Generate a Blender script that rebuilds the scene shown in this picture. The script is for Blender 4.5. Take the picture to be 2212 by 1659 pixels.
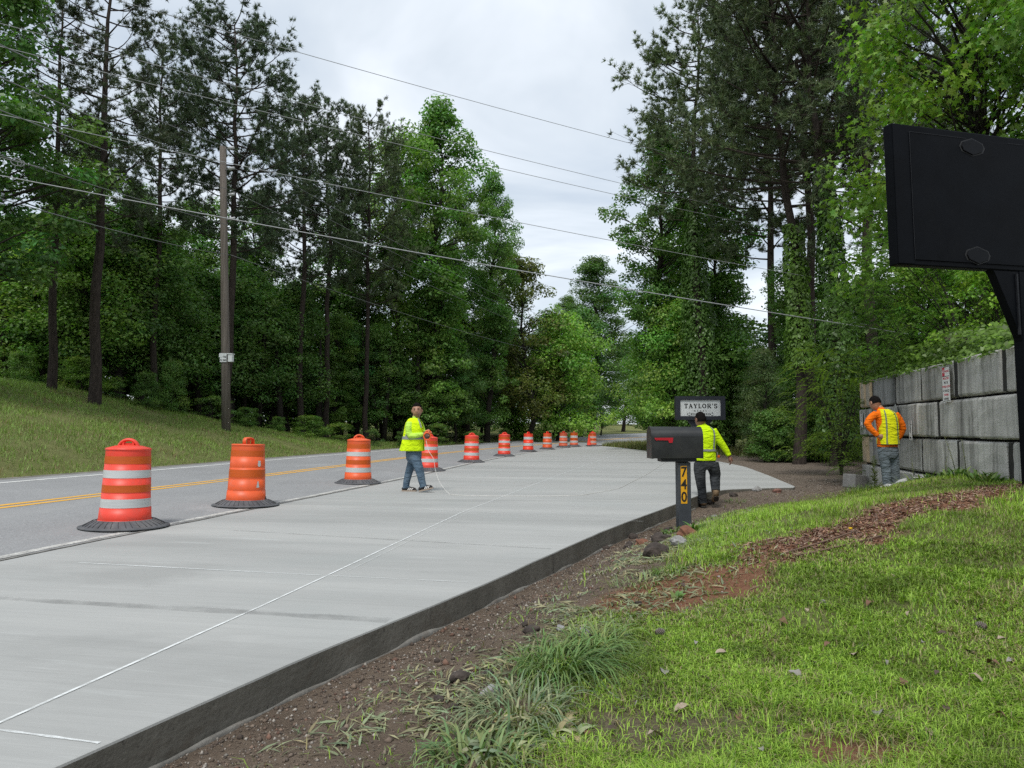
import bpy, bmesh, math, random
import numpy as np
from mathutils import Vector, Matrix
from mathutils.kdtree import KDTree

for o in list(bpy.data.objects):
    bpy.data.objects.remove(o, do_unlink=True)
scene = bpy.context.scene
COL = scene.collection
rng = np.random.default_rng(11)
random.seed(11)
pi = math.pi

# ------------------------------------------------------------------ camera
CAMZ = 1.22
PITCH = math.radians(3.54)
FPX = 1593.0                       # focal length in units of a 2212 px wide picture
cam_d = bpy.data.cameras.new("camera")
cam = bpy.data.objects.new("camera", cam_d)
COL.objects.link(cam)
cam.location = (0, 0, CAMZ)
cam.rotation_euler = (pi / 2 + PITCH, 0, 0)
cam_d.sensor_fit = 'HORIZONTAL'
cam_d.sensor_width = 36.0
cam_d.lens = 36.0 * FPX / 2212.0
cam_d.clip_start = 0.05
cam_d.clip_end = 3000
scene.camera = cam

# ------------------------------------------------------------------ sky and sun (overcast)
SUN_EL, SUN_AZ = math.radians(58), math.radians(200)   # azimuth clockwise from +Y
world = bpy.data.worlds.new("World")
scene.world = world
world.use_nodes = True
wn, wl = world.node_tree.nodes, world.node_tree.links
wn.clear()
wout = wn.new("ShaderNodeOutputWorld")
sky = wn.new("ShaderNodeTexSky")
sky.sky_type = 'NISHITA'
sky.sun_disc = False
sky.sun_elevation = SUN_EL
sky.sun_rotation = SUN_AZ
bg1 = wn.new("ShaderNodeBackground"); bg1.inputs[1].default_value = 0.10
wl.new(sky.outputs[0], bg1.inputs[0])
tc = wn.new("ShaderNodeTexCoord")
sep = wn.new("ShaderNodeSeparateXYZ"); wl.new(tc.outputs['Generated'], sep.inputs[0])
zz = wn.new("ShaderNodeMath"); zz.operation = 'ABSOLUTE'; wl.new(sep.outputs[2], zz.inputs[0])
za = wn.new("ShaderNodeMath"); za.operation = 'ADD'; za.inputs[1].default_value = 0.16; wl.new(zz.outputs[0], za.inputs[0])
dx = wn.new("ShaderNodeMath"); dx.operation = 'DIVIDE'; wl.new(sep.outputs[0], dx.inputs[0]); wl.new(za.outputs[0], dx.inputs[1])
dy = wn.new("ShaderNodeMath"); dy.operation = 'DIVIDE'; wl.new(sep.outputs[1], dy.inputs[0]); wl.new(za.outputs[0], dy.inputs[1])
cmb = wn.new("ShaderNodeCombineXYZ"); wl.new(dx.outputs[0], cmb.inputs[0]); wl.new(dy.outputs[0], cmb.inputs[1])
nz = wn.new("ShaderNodeTexNoise"); nz.inputs['Scale'].default_value = 1.15; nz.inputs['Detail'].default_value = 6
nz.inputs['Roughness'].default_value = 0.52; nz.inputs['Distortion'].default_value = 0.5
wl.new(cmb.outputs[0], nz.inputs['Vector'])
cr = wn.new("ShaderNodeValToRGB")
cr.color_ramp.elements[0].position = 0.38; cr.color_ramp.elements[0].color = (0.385, 0.44, 0.505, 1)
cr.color_ramp.elements[1].position = 0.62; cr.color_ramp.elements[1].color = (0.66, 0.695, 0.735, 1)
e_ = cr.color_ramp.elements.new(0.5); e_.color = (0.50, 0.545, 0.59, 1)
wl.new(nz.outputs[0], cr.inputs[0])
bg2 = wn.new("ShaderNodeBackground"); bg2.inputs[1].default_value = 1.0
wl.new(cr.outputs[0], bg2.inputs[0])
wmx = wn.new("ShaderNodeMixShader"); wmx.inputs[0].default_value = 0.88
wl.new(bg1.outputs[0], wmx.inputs[1]); wl.new(bg2.outputs[0], wmx.inputs[2])
wl.new(wmx.outputs[0], wout.inputs[0])

sun_d = bpy.data.lights.new("sun", 'SUN')
sun_d.energy = 1.5
sun_d.angle = math.radians(16)
sun_d.color = (1.0, 0.97, 0.92)
sun = bpy.data.objects.new("sun", sun_d)
COL.objects.link(sun)
sdir = Vector((math.sin(SUN_AZ) * math.cos(SUN_EL), math.cos(SUN_AZ) * math.cos(SUN_EL), math.sin(SUN_EL)))
sun.rotation_euler = sdir.to_track_quat('Z', 'Y').to_euler()
sun.location = (0, 0, 40)

scene.view_settings.view_transform = 'Standard'
scene.view_settings.look = 'None'
scene.view_settings.exposure = 0.72
scene.view_settings.gamma = 1.0
scene.view_settings.use_curve_mapping = False
scene.render.engine = 'CYCLES'
scene.cycles.max_bounces = 8
scene.cycles.diffuse_bounces = 5
scene.cycles.glossy_bounces = 2
scene.cycles.transmission_bounces = 5
scene.cycles.caustics_reflective = False
scene.cycles.caustics_refractive = False
scene.cycles.use_denoising = False

# ------------------------------------------------------------------ helpers
CT, ST = math.cos(PITCH), math.sin(PITCH)
def P(px, py, Y):
    """world point at forward distance Y that a 2212x1659 picture shows at px, py"""
    u = (px - 1106.0) / FPX; v = (829.5 - py) / FPX
    dy = CT - v * ST; dz = ST + v * CT
    t = Y / dy
    return Vector((u * t, Y, CAMZ + dz * t))
def PZ(px, py, z):
    u = (px - 1106.0) / FPX; v = (829.5 - py) / FPX
    dy = CT - v * ST; dz = ST + v * CT
    t = (z - CAMZ) / dz
    return Vector((u * t, dy * t, z))
def PG(px, py):
    """point where the ray through a pixel meets the ground"""
    u = (px - 1106.0) / FPX; v = (829.5 - py) / FPX
    dy = CT - v * ST; dz = ST + v * CT
    t = np.concatenate([np.linspace(1.5, 30, 1200), np.linspace(30.1, 150, 800)])
    h = gz(u * t, dy * t) - (CAMZ + dz * t)
    i = np.argmax(h > 0)
    if h[i] <= 0: i = len(t) - 1
    tt = t[i]
    return Vector((u * tt, dy * tt, float(gz(np.array([u * tt]), np.array([dy * tt]))[0])))

def sm(a, b, x):
    t = np.clip((np.asarray(x, float) - a) / (b - a), 0, 1)
    return t * t * (3 - 2 * t)

_perm = np.random.default_rng(5).random((256, 256))
def vnoise(x, y):
    xi = np.floor(x).astype(int); yi = np.floor(y).astype(int)
    fx = x - xi; fy = y - yi
    fx = fx * fx * (3 - 2 * fx); fy = fy * fy * (3 - 2 * fy)
    g = lambda a, b: _perm[a & 255, b & 255]
    return (g(xi, yi) * (1 - fx) + g(xi + 1, yi) * fx) * (1 - fy) + (g(xi, yi + 1) * (1 - fx) + g(xi + 1, yi + 1) * fx) * fy
def fbm(x, y, o=4):
    s = 0; a = 0.5; n = 0
    for i in range(o):
        s = s + a * vnoise(x * 2 ** i + 17.3 * i, y * 2 ** i + 9.1 * i); n += a; a *= 0.5
    return s / n

def setp(o, label=None, cat=None, group=None, kind=None):
    if label: o["label"] = label
    if cat: o["category"] = cat
    if group: o["group"] = group
    if kind: o["kind"] = kind
    return o
def thing(name, label, cat, loc=(0, 0, 0), rz=0.0, group=None, scale=1.0):
    o = bpy.data.objects.new(name, None)
    COL.objects.link(o)
    o.empty_display_size = 0.2
    o.location = loc; o.rotation_euler = (0, 0, rz); o.scale = (scale,) * 3
    return setp(o, label, cat, group)
def link(name, me, parent=None):
    o = bpy.data.objects.new(name, me)
    COL.objects.link(o)
    if parent is not None: o.parent = parent
    return o
def fastmesh(name, V, F, mats, col=None, smooth=False, mi=None):
    """V (n,3) array, F (m,k) int array"""
    V = np.ascontiguousarray(V, dtype=np.float32); F = np.ascontiguousarray(F, dtype=np.int32)
    me = bpy.data.meshes.new(name)
    me.vertices.add(len(V)); me.vertices.foreach_set("co", V.ravel())
    k = F.shape[1]
    me.loops.add(F.size); me.loops.foreach_set("vertex_index", F.ravel())
    me.polygons.add(len(F))
    me.polygons.foreach_set("loop_start", np.arange(0, F.size, k, dtype=np.int32))
    for m in (mats if isinstance(mats, (list, tuple)) else [mats]): me.materials.append(m)
    if mi is not None: me.polygons.foreach_set("material_index", np.asarray(mi, dtype=np.int32))
    if smooth: me.polygons.foreach_set("use_smooth", np.ones(len(F), dtype=bool))
    me.update(calc_edges=True)
    if col is not None:
        c = np.ones((len(V), 4), dtype=np.float32); c[:, :3] = col
        a = me.attributes.new("col", 'FLOAT_COLOR', 'POINT'); a.data.foreach_set("color", c.ravel())
    return me

class MB:
    """collects shapes into one mesh"""
    def __init__(s): s.V = []; s.F = []; s.M = []; s.S = []
    def add(s, V, F, m=0, smooth=False):
        b = len(s.V); s.V += [tuple(v) for v in V]
        for f in F: s.F.append(tuple(b + i for i in f)); s.M.append(m); s.S.append(smooth)
        return s
    def box(s, c, d, rot=None, m=0):
        x, y, z = d[0] / 2, d[1] / 2, d[2] / 2
        V = [Vector(p) for p in ((-x, -y, -z), (x, -y, -z), (x, y, -z), (-x, y, -z), (-x, -y, z), (x, -y, z), (x, y, z), (-x, y, z))]
        if rot is not None: V = [rot @ v for v in V]
        V = [v + Vector(c) for v in V]
        return s.add(V, [(0, 3, 2, 1), (4, 5, 6, 7), (0, 1, 5, 4), (1, 2, 6, 5), (2, 3, 7, 6), (3, 0, 4, 7)], m)
    def tube(s, pts, radii, n=8, m=0, caps=True, smooth=True, flat=None):
        pts = [Vector(p) for p in pts]
        if not hasattr(radii, '__len__'): radii = [radii] * len(pts)
        V = []; F = []; up = None
        for i, p in enumerate(pts):
            t = (pts[min(i + 1, len(pts) - 1)] - pts[max(i - 1, 0)])
            if t.length < 1e-9: t = Vector((0, 0, 1))
            t.normalize()
            if up is None:
                up = Vector((0, 1, 0)) if abs(t.y) < 0.9 else Vector((1, 0, 0))
            a = t.cross(up).normalized(); b = a.cross(t).normalized(); up = b
            r = radii[i]; ra, rb = (r if hasattr(r, '__len__') else (r, r))
            for k in range(n):
                an = 2 * pi * k / n
                V.append(p + a * (ra * math.cos(an)) + b * (rb * math.sin(an)))
        for i in range(len(pts) - 1):
            for k in range(n):
                k2 = (k + 1) % n
                F.append((i * n + k, i * n + k2, (i + 1) * n + k2, (i + 1) * n + k))
        if caps:
            F.append(tuple(range(n - 1, -1, -1))); F.append(tuple(range((len(pts) - 1) * n, len(pts) * n)))
        return s.add(V, F, m, smooth)
    def lathe(s, prof, n=40, m=0, smooth=True, c=(0, 0, 0), closed=False):
        V = []; F = []
        for r, z in prof:
            for k in range(n):
                a = 2 * pi * k / n
                V.append((c[0] + r * math.cos(a), c[1] + r * math.sin(a), c[2] + z))
        for i in range(len(prof) - 1):
            for k in range(n):
                k2 = (k + 1) % n
                F.append((i * n + k, i * n + k2, (i + 1) * n + k2, (i + 1) * n + k))
        return s.add(V, F, m, smooth)
    def prism(s, poly, y0, y1, m=0, M=None):
        """poly: list of (x,z) ; extruded along y"""
        n = len(poly)
        V = [Vector((x, y0, z)) for x, z in poly] + [Vector((x, y1, z)) for x, z in poly]
        if M is not None: V = [M @ v for v in V]
        F = [tuple(range(n)), tuple(range(2 * n - 1, n - 1, -1))] + [(i, i + n, (i + 1) % n + n, (i + 1) % n) for i in range(n)]
        return s.add(V, F, m)
    def mesh(s, name, mats):
        me = bpy.data.meshes.new(name)
        me.from_pydata(s.V, [], s.F)
        for q in (mats if isinstance(mats, (list, tuple)) else [mats]): me.materials.append(q)
        me.polygons.foreach_set("material_index", s.M)
        me.polygons.foreach_set("use_smooth", s.S)
        bm = bmesh.new(); bm.from_mesh(me); bmesh.ops.recalc_face_normals(bm, faces=bm.faces); bm.to_mesh(me); bm.free()
        me.update()
        return me
    def build(s, name, mats, parent=None, bevel=0.0, seg=2):
        me = s.mesh(name, mats)
        if bevel > 0:
            bm = bmesh.new(); bm.from_mesh(me)
            bmesh.ops.bevel(bm, geom=[e for e in bm.edges if len(e.link_faces) == 2 and e.calc_face_angle(0) > 0.6], offset=bevel, segments=seg, affect='EDGES', profile=0.5)
            bm.to_mesh(me); bm.free()
        return link(name, me, parent)

# ------------------------------------------------------------------ materials
def nmat(name):
    m = bpy.data.materials.new(name); m.use_nodes = True
    n = m.node_tree.nodes; n.clear()
    out = n.new("ShaderNodeOutputMaterial"); b = n.new("ShaderNodeBsdfPrincipled")
    m.node_tree.links.new(b.outputs[0], out.inputs[0])
    return m, n, m.node_tree.links, b, out
def noise(n, l, vec, scale, detail=5, rough=0.6, dist=0.0):
    t = n.new("ShaderNodeTexNoise"); t.inputs['Scale'].default_value = scale
    t.inputs['Detail'].default_value = detail; t.inputs['Roughness'].default_value = rough; t.inputs['Distortion'].default_value = dist
    if vec is not None: l.new(vec, t.inputs['Vector'])
    return t.outputs[0]
def ramp(n, l, fac, stops):
    r = n.new("ShaderNodeValToRGB"); e = r.color_ramp.elements
    e[0].position = stops[0][0]; e[0].color = (*stops[0][1], 1)
    e[1].position = stops[-1][0]; e[1].color = (*stops[-1][1], 1)
    for p, c in stops[1:-1]:
        q = e.new(p); q.color = (*c, 1)
    l.new(fac, r.inputs[0]); return r.outputs[0]
def mixc(n, l, fac, a, b, mode='MIX'):
    x = n.new("ShaderNodeMix"); x.data_type = 'RGBA'; x.blend_type = mode
    for s, v in ((x.inputs[0], fac), (x.inputs[6], a), (x.inputs[7], b)):
        if isinstance(v, (int, float)): s.default_value = v
        elif isinstance(v, tuple): s.default_value = (*v, 1)
        else: l.new(v, s)
    return x.outputs[2]
def mapping(n, l, vec, scale=(1, 1, 1), rot=(0, 0, 0)):
    mp = n.new("ShaderNodeMapping"); mp.inputs['Scale'].default_value = scale; mp.inputs['Rotation'].default_value = rot
    l.new(vec, mp.inputs[0]); return mp.outputs[0]
def bump(n, l, b, h, strength=0.3, dist=0.01):
    bp = n.new("ShaderNodeBump"); bp.inputs['Strength'].default_value = strength; bp.inputs['Distance'].default_value = dist
    l.new(h, bp.inputs['Height']); l.new(bp.outputs[0], b.inputs['Normal'])
def pos(n):
    return n.new("ShaderNodeNewGeometry").outputs['Position']
def ocoord(n):
    return n.new("ShaderNodeTexCoord").outputs['Object']

def plain(name, c, rough=0.6, var=0.15, scale=8, bmp=0.0, bscale=40, metal=0.0, dirt=None, spec=None):
    """a colour with large soft mottling, optional dirt tint and fine relief"""
    m, n, l, b, o = nmat(name)
    v = ocoord(n)
    f = noise(n, l, v, scale, 5, 0.62)
    lo = tuple(x * (1 - var) for x in c); hi = tuple(min(1, x * (1 + var)) for x in c)
    colr = ramp(n, l, f, [(0.3, lo), (0.7, hi)])
    if dirt:
        f2 = noise(n, l, v, scale * 0.7, 7, 0.7, 0.4)
        g = ramp(n, l, f2, [(0.5, (0, 0, 0)), (0.75, (dirt[3],) * 3)])
        colr = mixc(n, l, g, colr, tuple(dirt[:3]))
    l.new(colr, b.inputs['Base Color'])
    b.inputs['Roughness'].default_value = rough; b.inputs['Metallic'].default_value = metal
    if spec is not None: b.inputs['Specular IOR Level'].default_value = spec
    if bmp > 0: bump(n, l, b, noise(n, l, v, bscale, 6, 0.65), bmp, 0.01)
    return m

def leafmat(name, mult=(1, 1, 1), trans=0.35, gloss=0.45, tcol=(0.9, 1.15, 0.4)):
    m, n, l, b, out = nmat(name)
    at = n.new("ShaderNodeAttribute"); at.attribute_name = "col"
    oi = n.new("ShaderNodeObjectInfo")
    rr = ramp(n, l, oi.outputs['Random'], [(0.0, tuple(0.8 * x for x in mult)), (0.5, mult), (1.0, (mult[0] * 1.3, mult[1] * 1.18, mult[2]))])
    c = mixc(n, l, 1.0, at.outputs['Color'], rr, 'MULTIPLY')
    l.new(c, b.inputs['Base Color'])
    b.inputs['Roughness'].default_value = gloss; b.inputs['Specular IOR Level'].default_value = 0.35
    tr = n.new("ShaderNodeBsdfTranslucent")
    c2 = mixc(n, l, 1.0, c, tcol, 'MULTIPLY'); l.new(c2, tr.inputs[0])
    mx = n.new("ShaderNodeMixShader"); mx.inputs[0].default_value = trans
    l.new(b.outputs[0], mx.inputs[1]); l.new(tr.outputs[0], mx.inputs[2]); l.new(mx.outputs[0], out.inputs[0])
    return m

def bark(name, dark, light, scale=3.0):
    m, n, l, b, out = nmat(name)
    v = mapping(n, l, ocoord(n), (scale * 3, scale * 3, scale * 0.55))
    f = noise(n, l, v, 1.6, 8, 0.72, 0.6)
    c = ramp(n, l, f, [(0.32, dark), (0.72, light)])
    l.new(c, b.inputs['Base Color']); b.inputs['Roughness'].default_value = 0.95
    b.inputs['Specular IOR Level'].default_value = 0.1
    bump(n, l, b, f, 0.9, 0.05)
    return m
# ------------------------------------------------------------------ lie of the land
_ey = np.array([-20, 0, 6.88, 9.25, 12, 17.3, 28.3, 40.9, 51, 58, 66, 76, 90, 110, 140.])
_ex = np.array([-9.2, -5.95, -4.78, -4.36, -3.86, -2.88, -1.15, 1.35, 4.3, 7.1, 11.0, 16.5, 26., 44., 76.])
def _pchip(xk, yk):
    h = np.diff(xk); d = np.diff(yk) / h
    m = np.zeros(len(xk)); m[0] = d[0]; m[-1] = d[-1]
    m[1:-1] = (d[:-1] * h[1:] + d[1:] * h[:-1]) / (h[1:] + h[:-1])
    def f(x):
        x = np.asarray(x, float); i = np.clip(np.searchsorted(xk, x) - 1, 0, len(xk) - 2)
        t = (x - xk[i]) / h[i]
        return (2 * t**3 - 3 * t**2 + 1) * yk[i] + (t**3 - 2 * t**2 + t) * h[i] * m[i] + (-2 * t**3 + 3 * t**2) * yk[i + 1] + (t**3 - t**2) * h[i] * m[i + 1]
    return f
edge = _pchip(_ey, _ex)                         # near edge line of the road, x as a function of y
def edge_s(y): return (edge(np.asarray(y) + 0.25) - edge(np.asarray(y) - 0.25)) / 0.5
_kp = [PZ(*q, 0) for q in ((119, 1659), (616, 1437), (821, 1353), (1037, 1265), (1303, 1146), (1460, 1088))]
_ky = np.array([-20, -6] + [p.y for p in _kp] + [13.44, 14.6, 15.25, 15.6, 15.75, 20, 24.5, 28, 34, 41, 50, 56, 60, 150.])
_kx = np.array([-10.2, -5.75] + [p.x for p in _kp] + [3.28, 3.85, 4.45, 5.3, 6.05, 6.9, 7.7, 7.95, 8.1, 7.9, 7.3, 6.6, 7.9, 82.])
def kerb(y): return np.interp(y, _ky, _kx)
ROADW = 6.9
def sup(y): return 0.030 + 0.045 * sm(46, 78, y)
def rise(y): return 0.35 * sm(52, 100, y) + 0.9 * sm(90, 150, y)
def road_z(l, y): return -sup(y) * np.minimum(l, 0) + rise(y)
def wall_x(y): return 6.33 + 0.212 * (y - 9.35)
def gz(x, y, rough=False):
    x = np.asarray(x, float); y = np.asarray(y, float)
    l = (x - edge(np.clip(y, -20, 140))) / np.sqrt(1 + edge_s(np.clip(y, -19, 139)) ** 2)
    rz = road_z(l, y) - 0.06
    d = np.maximum(-(l + ROADW + 0.25), 0)
    fac = 1 - sm(26, 50, y)
    fac = fac * 0.93 + 0.07
    bank = road_z(np.full_like(l, -ROADW), y) + fac * (0.29 * np.minimum(d, 9) * sm(-1.2, 2.0, d) + 0.04 * np.maximum(d - 9, 0)) + 0.01 * d - 0.05 * np.exp(-((d - 0.5) / 0.6) ** 2)
    k = kerb(y)
    xi = np.maximum(x - k - 0.25, 0)
    A = 0.20 + 0.76 * sm(2.2, 7.6, y)
    g = 1 - sm(7.6, 16.0, y)
    b0 = -0.185 - 0.035 * sm(5.5, 9, y) + 0.18 * sm(13.9, 15.7, y)
    lawn = b0 + A * (1 - np.exp(-xi / 2.4)) * g
    lawn = lawn + .24 * sm(-1.9, -.25, x - wall_x(y)) * (1 - sm(13.8, 15.6, y)) * sm(8.6, 11, y) * (x < wall_x(y) + .2)
    lawn = np.where(x > k - 0.1, lawn, -0.3)
    far = sm(18, 40, y) * 0.02 * np.maximum(x - 12, 0)
    lawn = lawn + far + rise(y) + sm(85, 130, y) * 0.9
    hill = (2.12 + 0.06 * np.clip(x - wall_x(y), 0, 30)) * sm(0.12, 0.45, x - wall_x(y)) * (1 - sm(15.3, 16.75, y + 0.05 * np.maximum(x - 9, 0)))
    lawn = np.maximum(lawn, hill - 0.3 * (hill < 0.3))
    z = np.where(l < -ROADW - 0.25, bank, np.where(l < 0.0, rz, lawn))
    if rough:
        nz_ = (fbm(x * 1.3, y * 1.3, 3) - 0.5) * 0.05 + (fbm(x * 6, y * 6, 4) - 0.5) * 0.035
        w = np.where((l > 0) & (x > k + 0.03), np.clip((x - k) / 0.3, 0.15, 1), np.where(l < -ROADW - 0.25, 1.6 * sm(0, 1, d), 0.0))
        z = z + nz_ * w
    return z
def g1(x, y): return float(gz(np.array([x]), np.array([y]), True)[0])
_bp = np.array([[0, 0], [1, 0.]]); CLAY0 = (1.45, 5.95); CLAY3 = (1.25, 2.95)
def seg_dist(x, y, pts):
    dmin = np.full(np.shape(x), 1e9)
    for a, b in zip(pts[:-1], pts[1:]):
        ab = b - a; t = np.clip(((x - a[0]) * ab[0] + (y - a[1]) * ab[1]) / (ab @ ab), 0, 1)
        dmin = np.minimum(dmin, np.hypot(x - a[0] - t * ab[0], y - a[1] - t * ab[1]))
    return dmin
def masks(x, y):
    """grass density, red clay, gravel for the near right-hand ground"""
    dk = x - kerb(y)
    n1 = fbm(x * 1.7 + 3, y * 1.7, 4) - 0.5; n2 = fbm(x * 5 + 9, y * 5, 3) - 0.5
    bnd = 1.42 - 0.22 * sm(6, 9, y) + 0.25 * sm(9, 14, y) + 1.1 * n1
    grass = sm(bnd - 0.30, bnd + 0.55, dk + 0.35 * n2)
    grass = grass * (1 - sm(13.6, 15.4, y + 1.2 * n1 - 0.35 * np.maximum(x - 5.5, 0)))
    c1 = np.hypot((x - CLAY0[0]) * 0.85 + (y - CLAY0[1]) * 0.53, ((y - CLAY0[1]) * 0.85 - (x - CLAY0[0]) * 0.53) * 1.5)
    clay = 1 - sm(0.58, 0.86, c1 + 0.45 * n1 + 0.25 * n2)
    sd = seg_dist(x, y, _bp)
    clay = np.maximum(clay, 1 - sm(0.16, 0.50, sd + 0.80 * n1 + 0.4 * n2 - 0.12 * sm(4, 6, x)))
    c3 = np.hypot(x - CLAY3[0], (y - CLAY3[1]) * 1.4)
    clay = np.maximum(clay, 0.9 * (1 - sm(0.12, 0.34, c3 + 0.5 * n1)))
    grass = grass * (1 - 0.93 * clay)
    thin = np.hypot((x - 0.25) / 0.75, (y - 3.35) / 0.5)
    grass = grass * (1 - 0.6 * (1 - sm(0.5, 1.2, thin + n1)))
    grass = np.where(x > wall_x(y) - 0.05, 0, grass)
    gravel = sm(12.8, 16, y)
    return np.clip(grass, 0, 1), np.clip(clay, 0, 1), gravel

_bp = np.array([tuple(PG(*q))[:2] for q in ((1690, 1196), (1790, 1160), (1930, 1112), (2080, 1074), (2230, 1048))])
CLAY0 = tuple(PG(1490, 1268))[:2]; CLAY3 = tuple(PG(1900, 1640))[:2]
# ------------------------------------------------------------------ ground sheet
def spaced(parts):
    out = []
    for a, b, s in parts: out.append(np.arange(a, b - 1e-6, s))
    return np.concatenate(out + [np.array([parts[-1][1]])])
gx = spaced([(-600, -120, 60), (-120, -40, 10), (-40, -22, 2), (-22, -6, 0.5), (-6, -2.4, 0.3), (-2.4, 8.4, 0.06), (8.4, 24, 0.6), (24, 60, 4), (60, 120, 15), (120, 600, 60)])
gy = spaced([(-60, -4, 8), (-4, 1.5, 0.5), (1.5, 9, 0.055), (9, 17, 0.09), (17, 50, 0.6), (50, 110, 2), (110, 200, 10), (200, 900, 70)])
GX, GY = np.meshgrid(gx, gy)
GZ = gz(GX, GY, True)
g_, c_, v_ = masks(GX.ravel(), GY.ravel())
l_ = (GX - edge(np.clip(GY, -20, 140))).ravel()
leftg = (l_ < -ROADW).astype(float)
forest = np.where((l_ < -ROADW - 9.5), 1.0, 0.0); forest = np.maximum(forest, ((GX > 9.3) & (GY > 22)).ravel() * 1.0)
fr_ = ((GY > 38) & (GX > edge(np.clip(GY, -20, 140)))).ravel(); g_ = np.where(fr_, 1.0, g_); v_ = np.where(fr_, 0.0, v_)
lit_ = ((GX > kerb(GY) + 3.2) & (GY > 21) & (GY <= 38)).ravel(); v_ = np.where(lit_, 0.1, v_)
gcol = np.stack([np.maximum(g_ * (1 - leftg), leftg), c_ * (1 - leftg), np.maximum(v_ * (1 - leftg), 0)], 1)
nx, ny = len(gx), len(gy)
ii = (np.arange(ny - 1)[:, None] * nx + np.arange(nx - 1)[None, :]).ravel()
GF = np.stack([ii, ii + 1, ii + nx + 1, ii + nx], 1)

def ground_material():
    m, n, l, b, out = nmat("soil_and_turf")
    at = n.new("ShaderNodeAttribute"); at.attribute_name = "col"
    sp = n.new("ShaderNodeSeparateColor"); l.new(at.outputs['Color'], sp.inputs[0])
    v = pos(n)
    f1 = noise(n, l, v, 2.2, 8, 0.7); f2 = noise(n, l, v, 28, 6, 0.75); f3 = noise(n, l, v, 90, 3, 0.7)
    soil = ramp(n, l, f1, [(0.30, (0.125, 0.094, 0.070)), (0.52, (0.195, 0.150, 0.112)), (0.75, (0.26, 0.20, 0.150))])
    soil = mixc(n, l, ramp(n, l, f2, [(0.45, (0, 0, 0)), (0.75, (0.5,) * 3)]), soil, (0.11, 0.082, 0.062))
    gv = n.new("ShaderNodeTexVoronoi"); gv.inputs['Scale'].default_value = 34; l.new(v, gv.inputs['Vector'])
    peb = ramp(n, l, gv.outputs['Color'], [(0.0, (0.10, 0.08, 0.062)), (0.6, (0.19, 0.155, 0.125)), (1.0, (0.33, 0.29, 0.25))])
    pm = mixc(n, l, 0.5, sp.outputs[2], f1, 'MULTIPLY')
    soil = mixc(n, l, ramp(n, l, sp.outputs[2], [(0.0, (0.10,) * 3), (1.0, (0.70,) * 3)]), soil, peb)
    clay = ramp(n, l, f2, [(0.3, (0.15, 0.070, 0.042)), (0.5, (0.255, 0.125, 0.076)), (0.72, (0.35, 0.195, 0.125))])
    turf = ramp(n, l, f1, [(0.3, (0.12, 0.145, 0.042)), (0.7, (0.21, 0.24, 0.075))])
    turf = mixc(n, l, ramp(n, l, f2, [(0.45, (0, 0, 0)), (0.68, (0.45,) * 3)]), turf, (0.19, 0.155, 0.095))
    c = mixc(n, l, ramp(n, l, sp.outputs[0], [(0.25, (0, 0, 0)), (0.9, (0.85,) * 3)]), soil, turf)
    c = mixc(n, l, sp.outputs[1], c, clay)
    l.new(c, b.inputs['Base Color'])
    b.inputs['Roughness'].default_value = 1.0; b.inputs['Specular IOR Level'].default_value = 0.1
    hh = n.new("ShaderNodeMath"); hh.operation = 'ADD'; l.new(f2, hh.inputs[0]); l.new(f3, hh.inputs[1])
    bump(n, l, b, hh.outputs[0], 0.9, 0.03)
    return m
M_ground = ground_material()
ground = link("ground", fastmesh("ground", np.stack([GX.ravel(), GY.ravel(), GZ.ravel()], 1), GF, M_ground, gcol, True))
setp(ground, "brown soil, turf and grassy bank around the road", kind="structure")

# ------------------------------------------------------------------ road
def strip(l0, l1, ys, dz, wob=0.0, seed=0, nseg=1):
    ys = np.asarray(ys, float)
    s = edge_s(ys); nrm = np.stack([1 / np.sqrt(1 + s * s), -s / np.sqrt(1 + s * s)], 1)
    base = np.stack([edge(ys), ys], 1)
    rows = []
    for k in range(nseg + 1):
        lk = l0 + (l1 - l0) * k / nseg
        w = wob * (fbm(ys * 1.7 + seed * 31 + k * 57, ys * 0 + seed + k, 3) - 0.5) * 2 if wob else 0
        q = base + nrm * (lk + w)[..., None] if wob else base + nrm * lk
        z = road_z(np.full(len(ys), lk), base[:, 1]) + dz
        rows.append(np.concatenate([q, z[:, None]], 1))
    V = np.stack(rows, 1).reshape(-1, 3)
    n = nseg + 1
    i = (np.arange(len(ys) - 1)[:, None] * n + np.arange(nseg)[None, :]).ravel()
    return V, np.stack([i, i + 1, i + n + 1, i + n], 1)
ROADY = np.concatenate([np.arange(-18, 60, 1.0), np.arange(60, 138, 1.5)])
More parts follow.
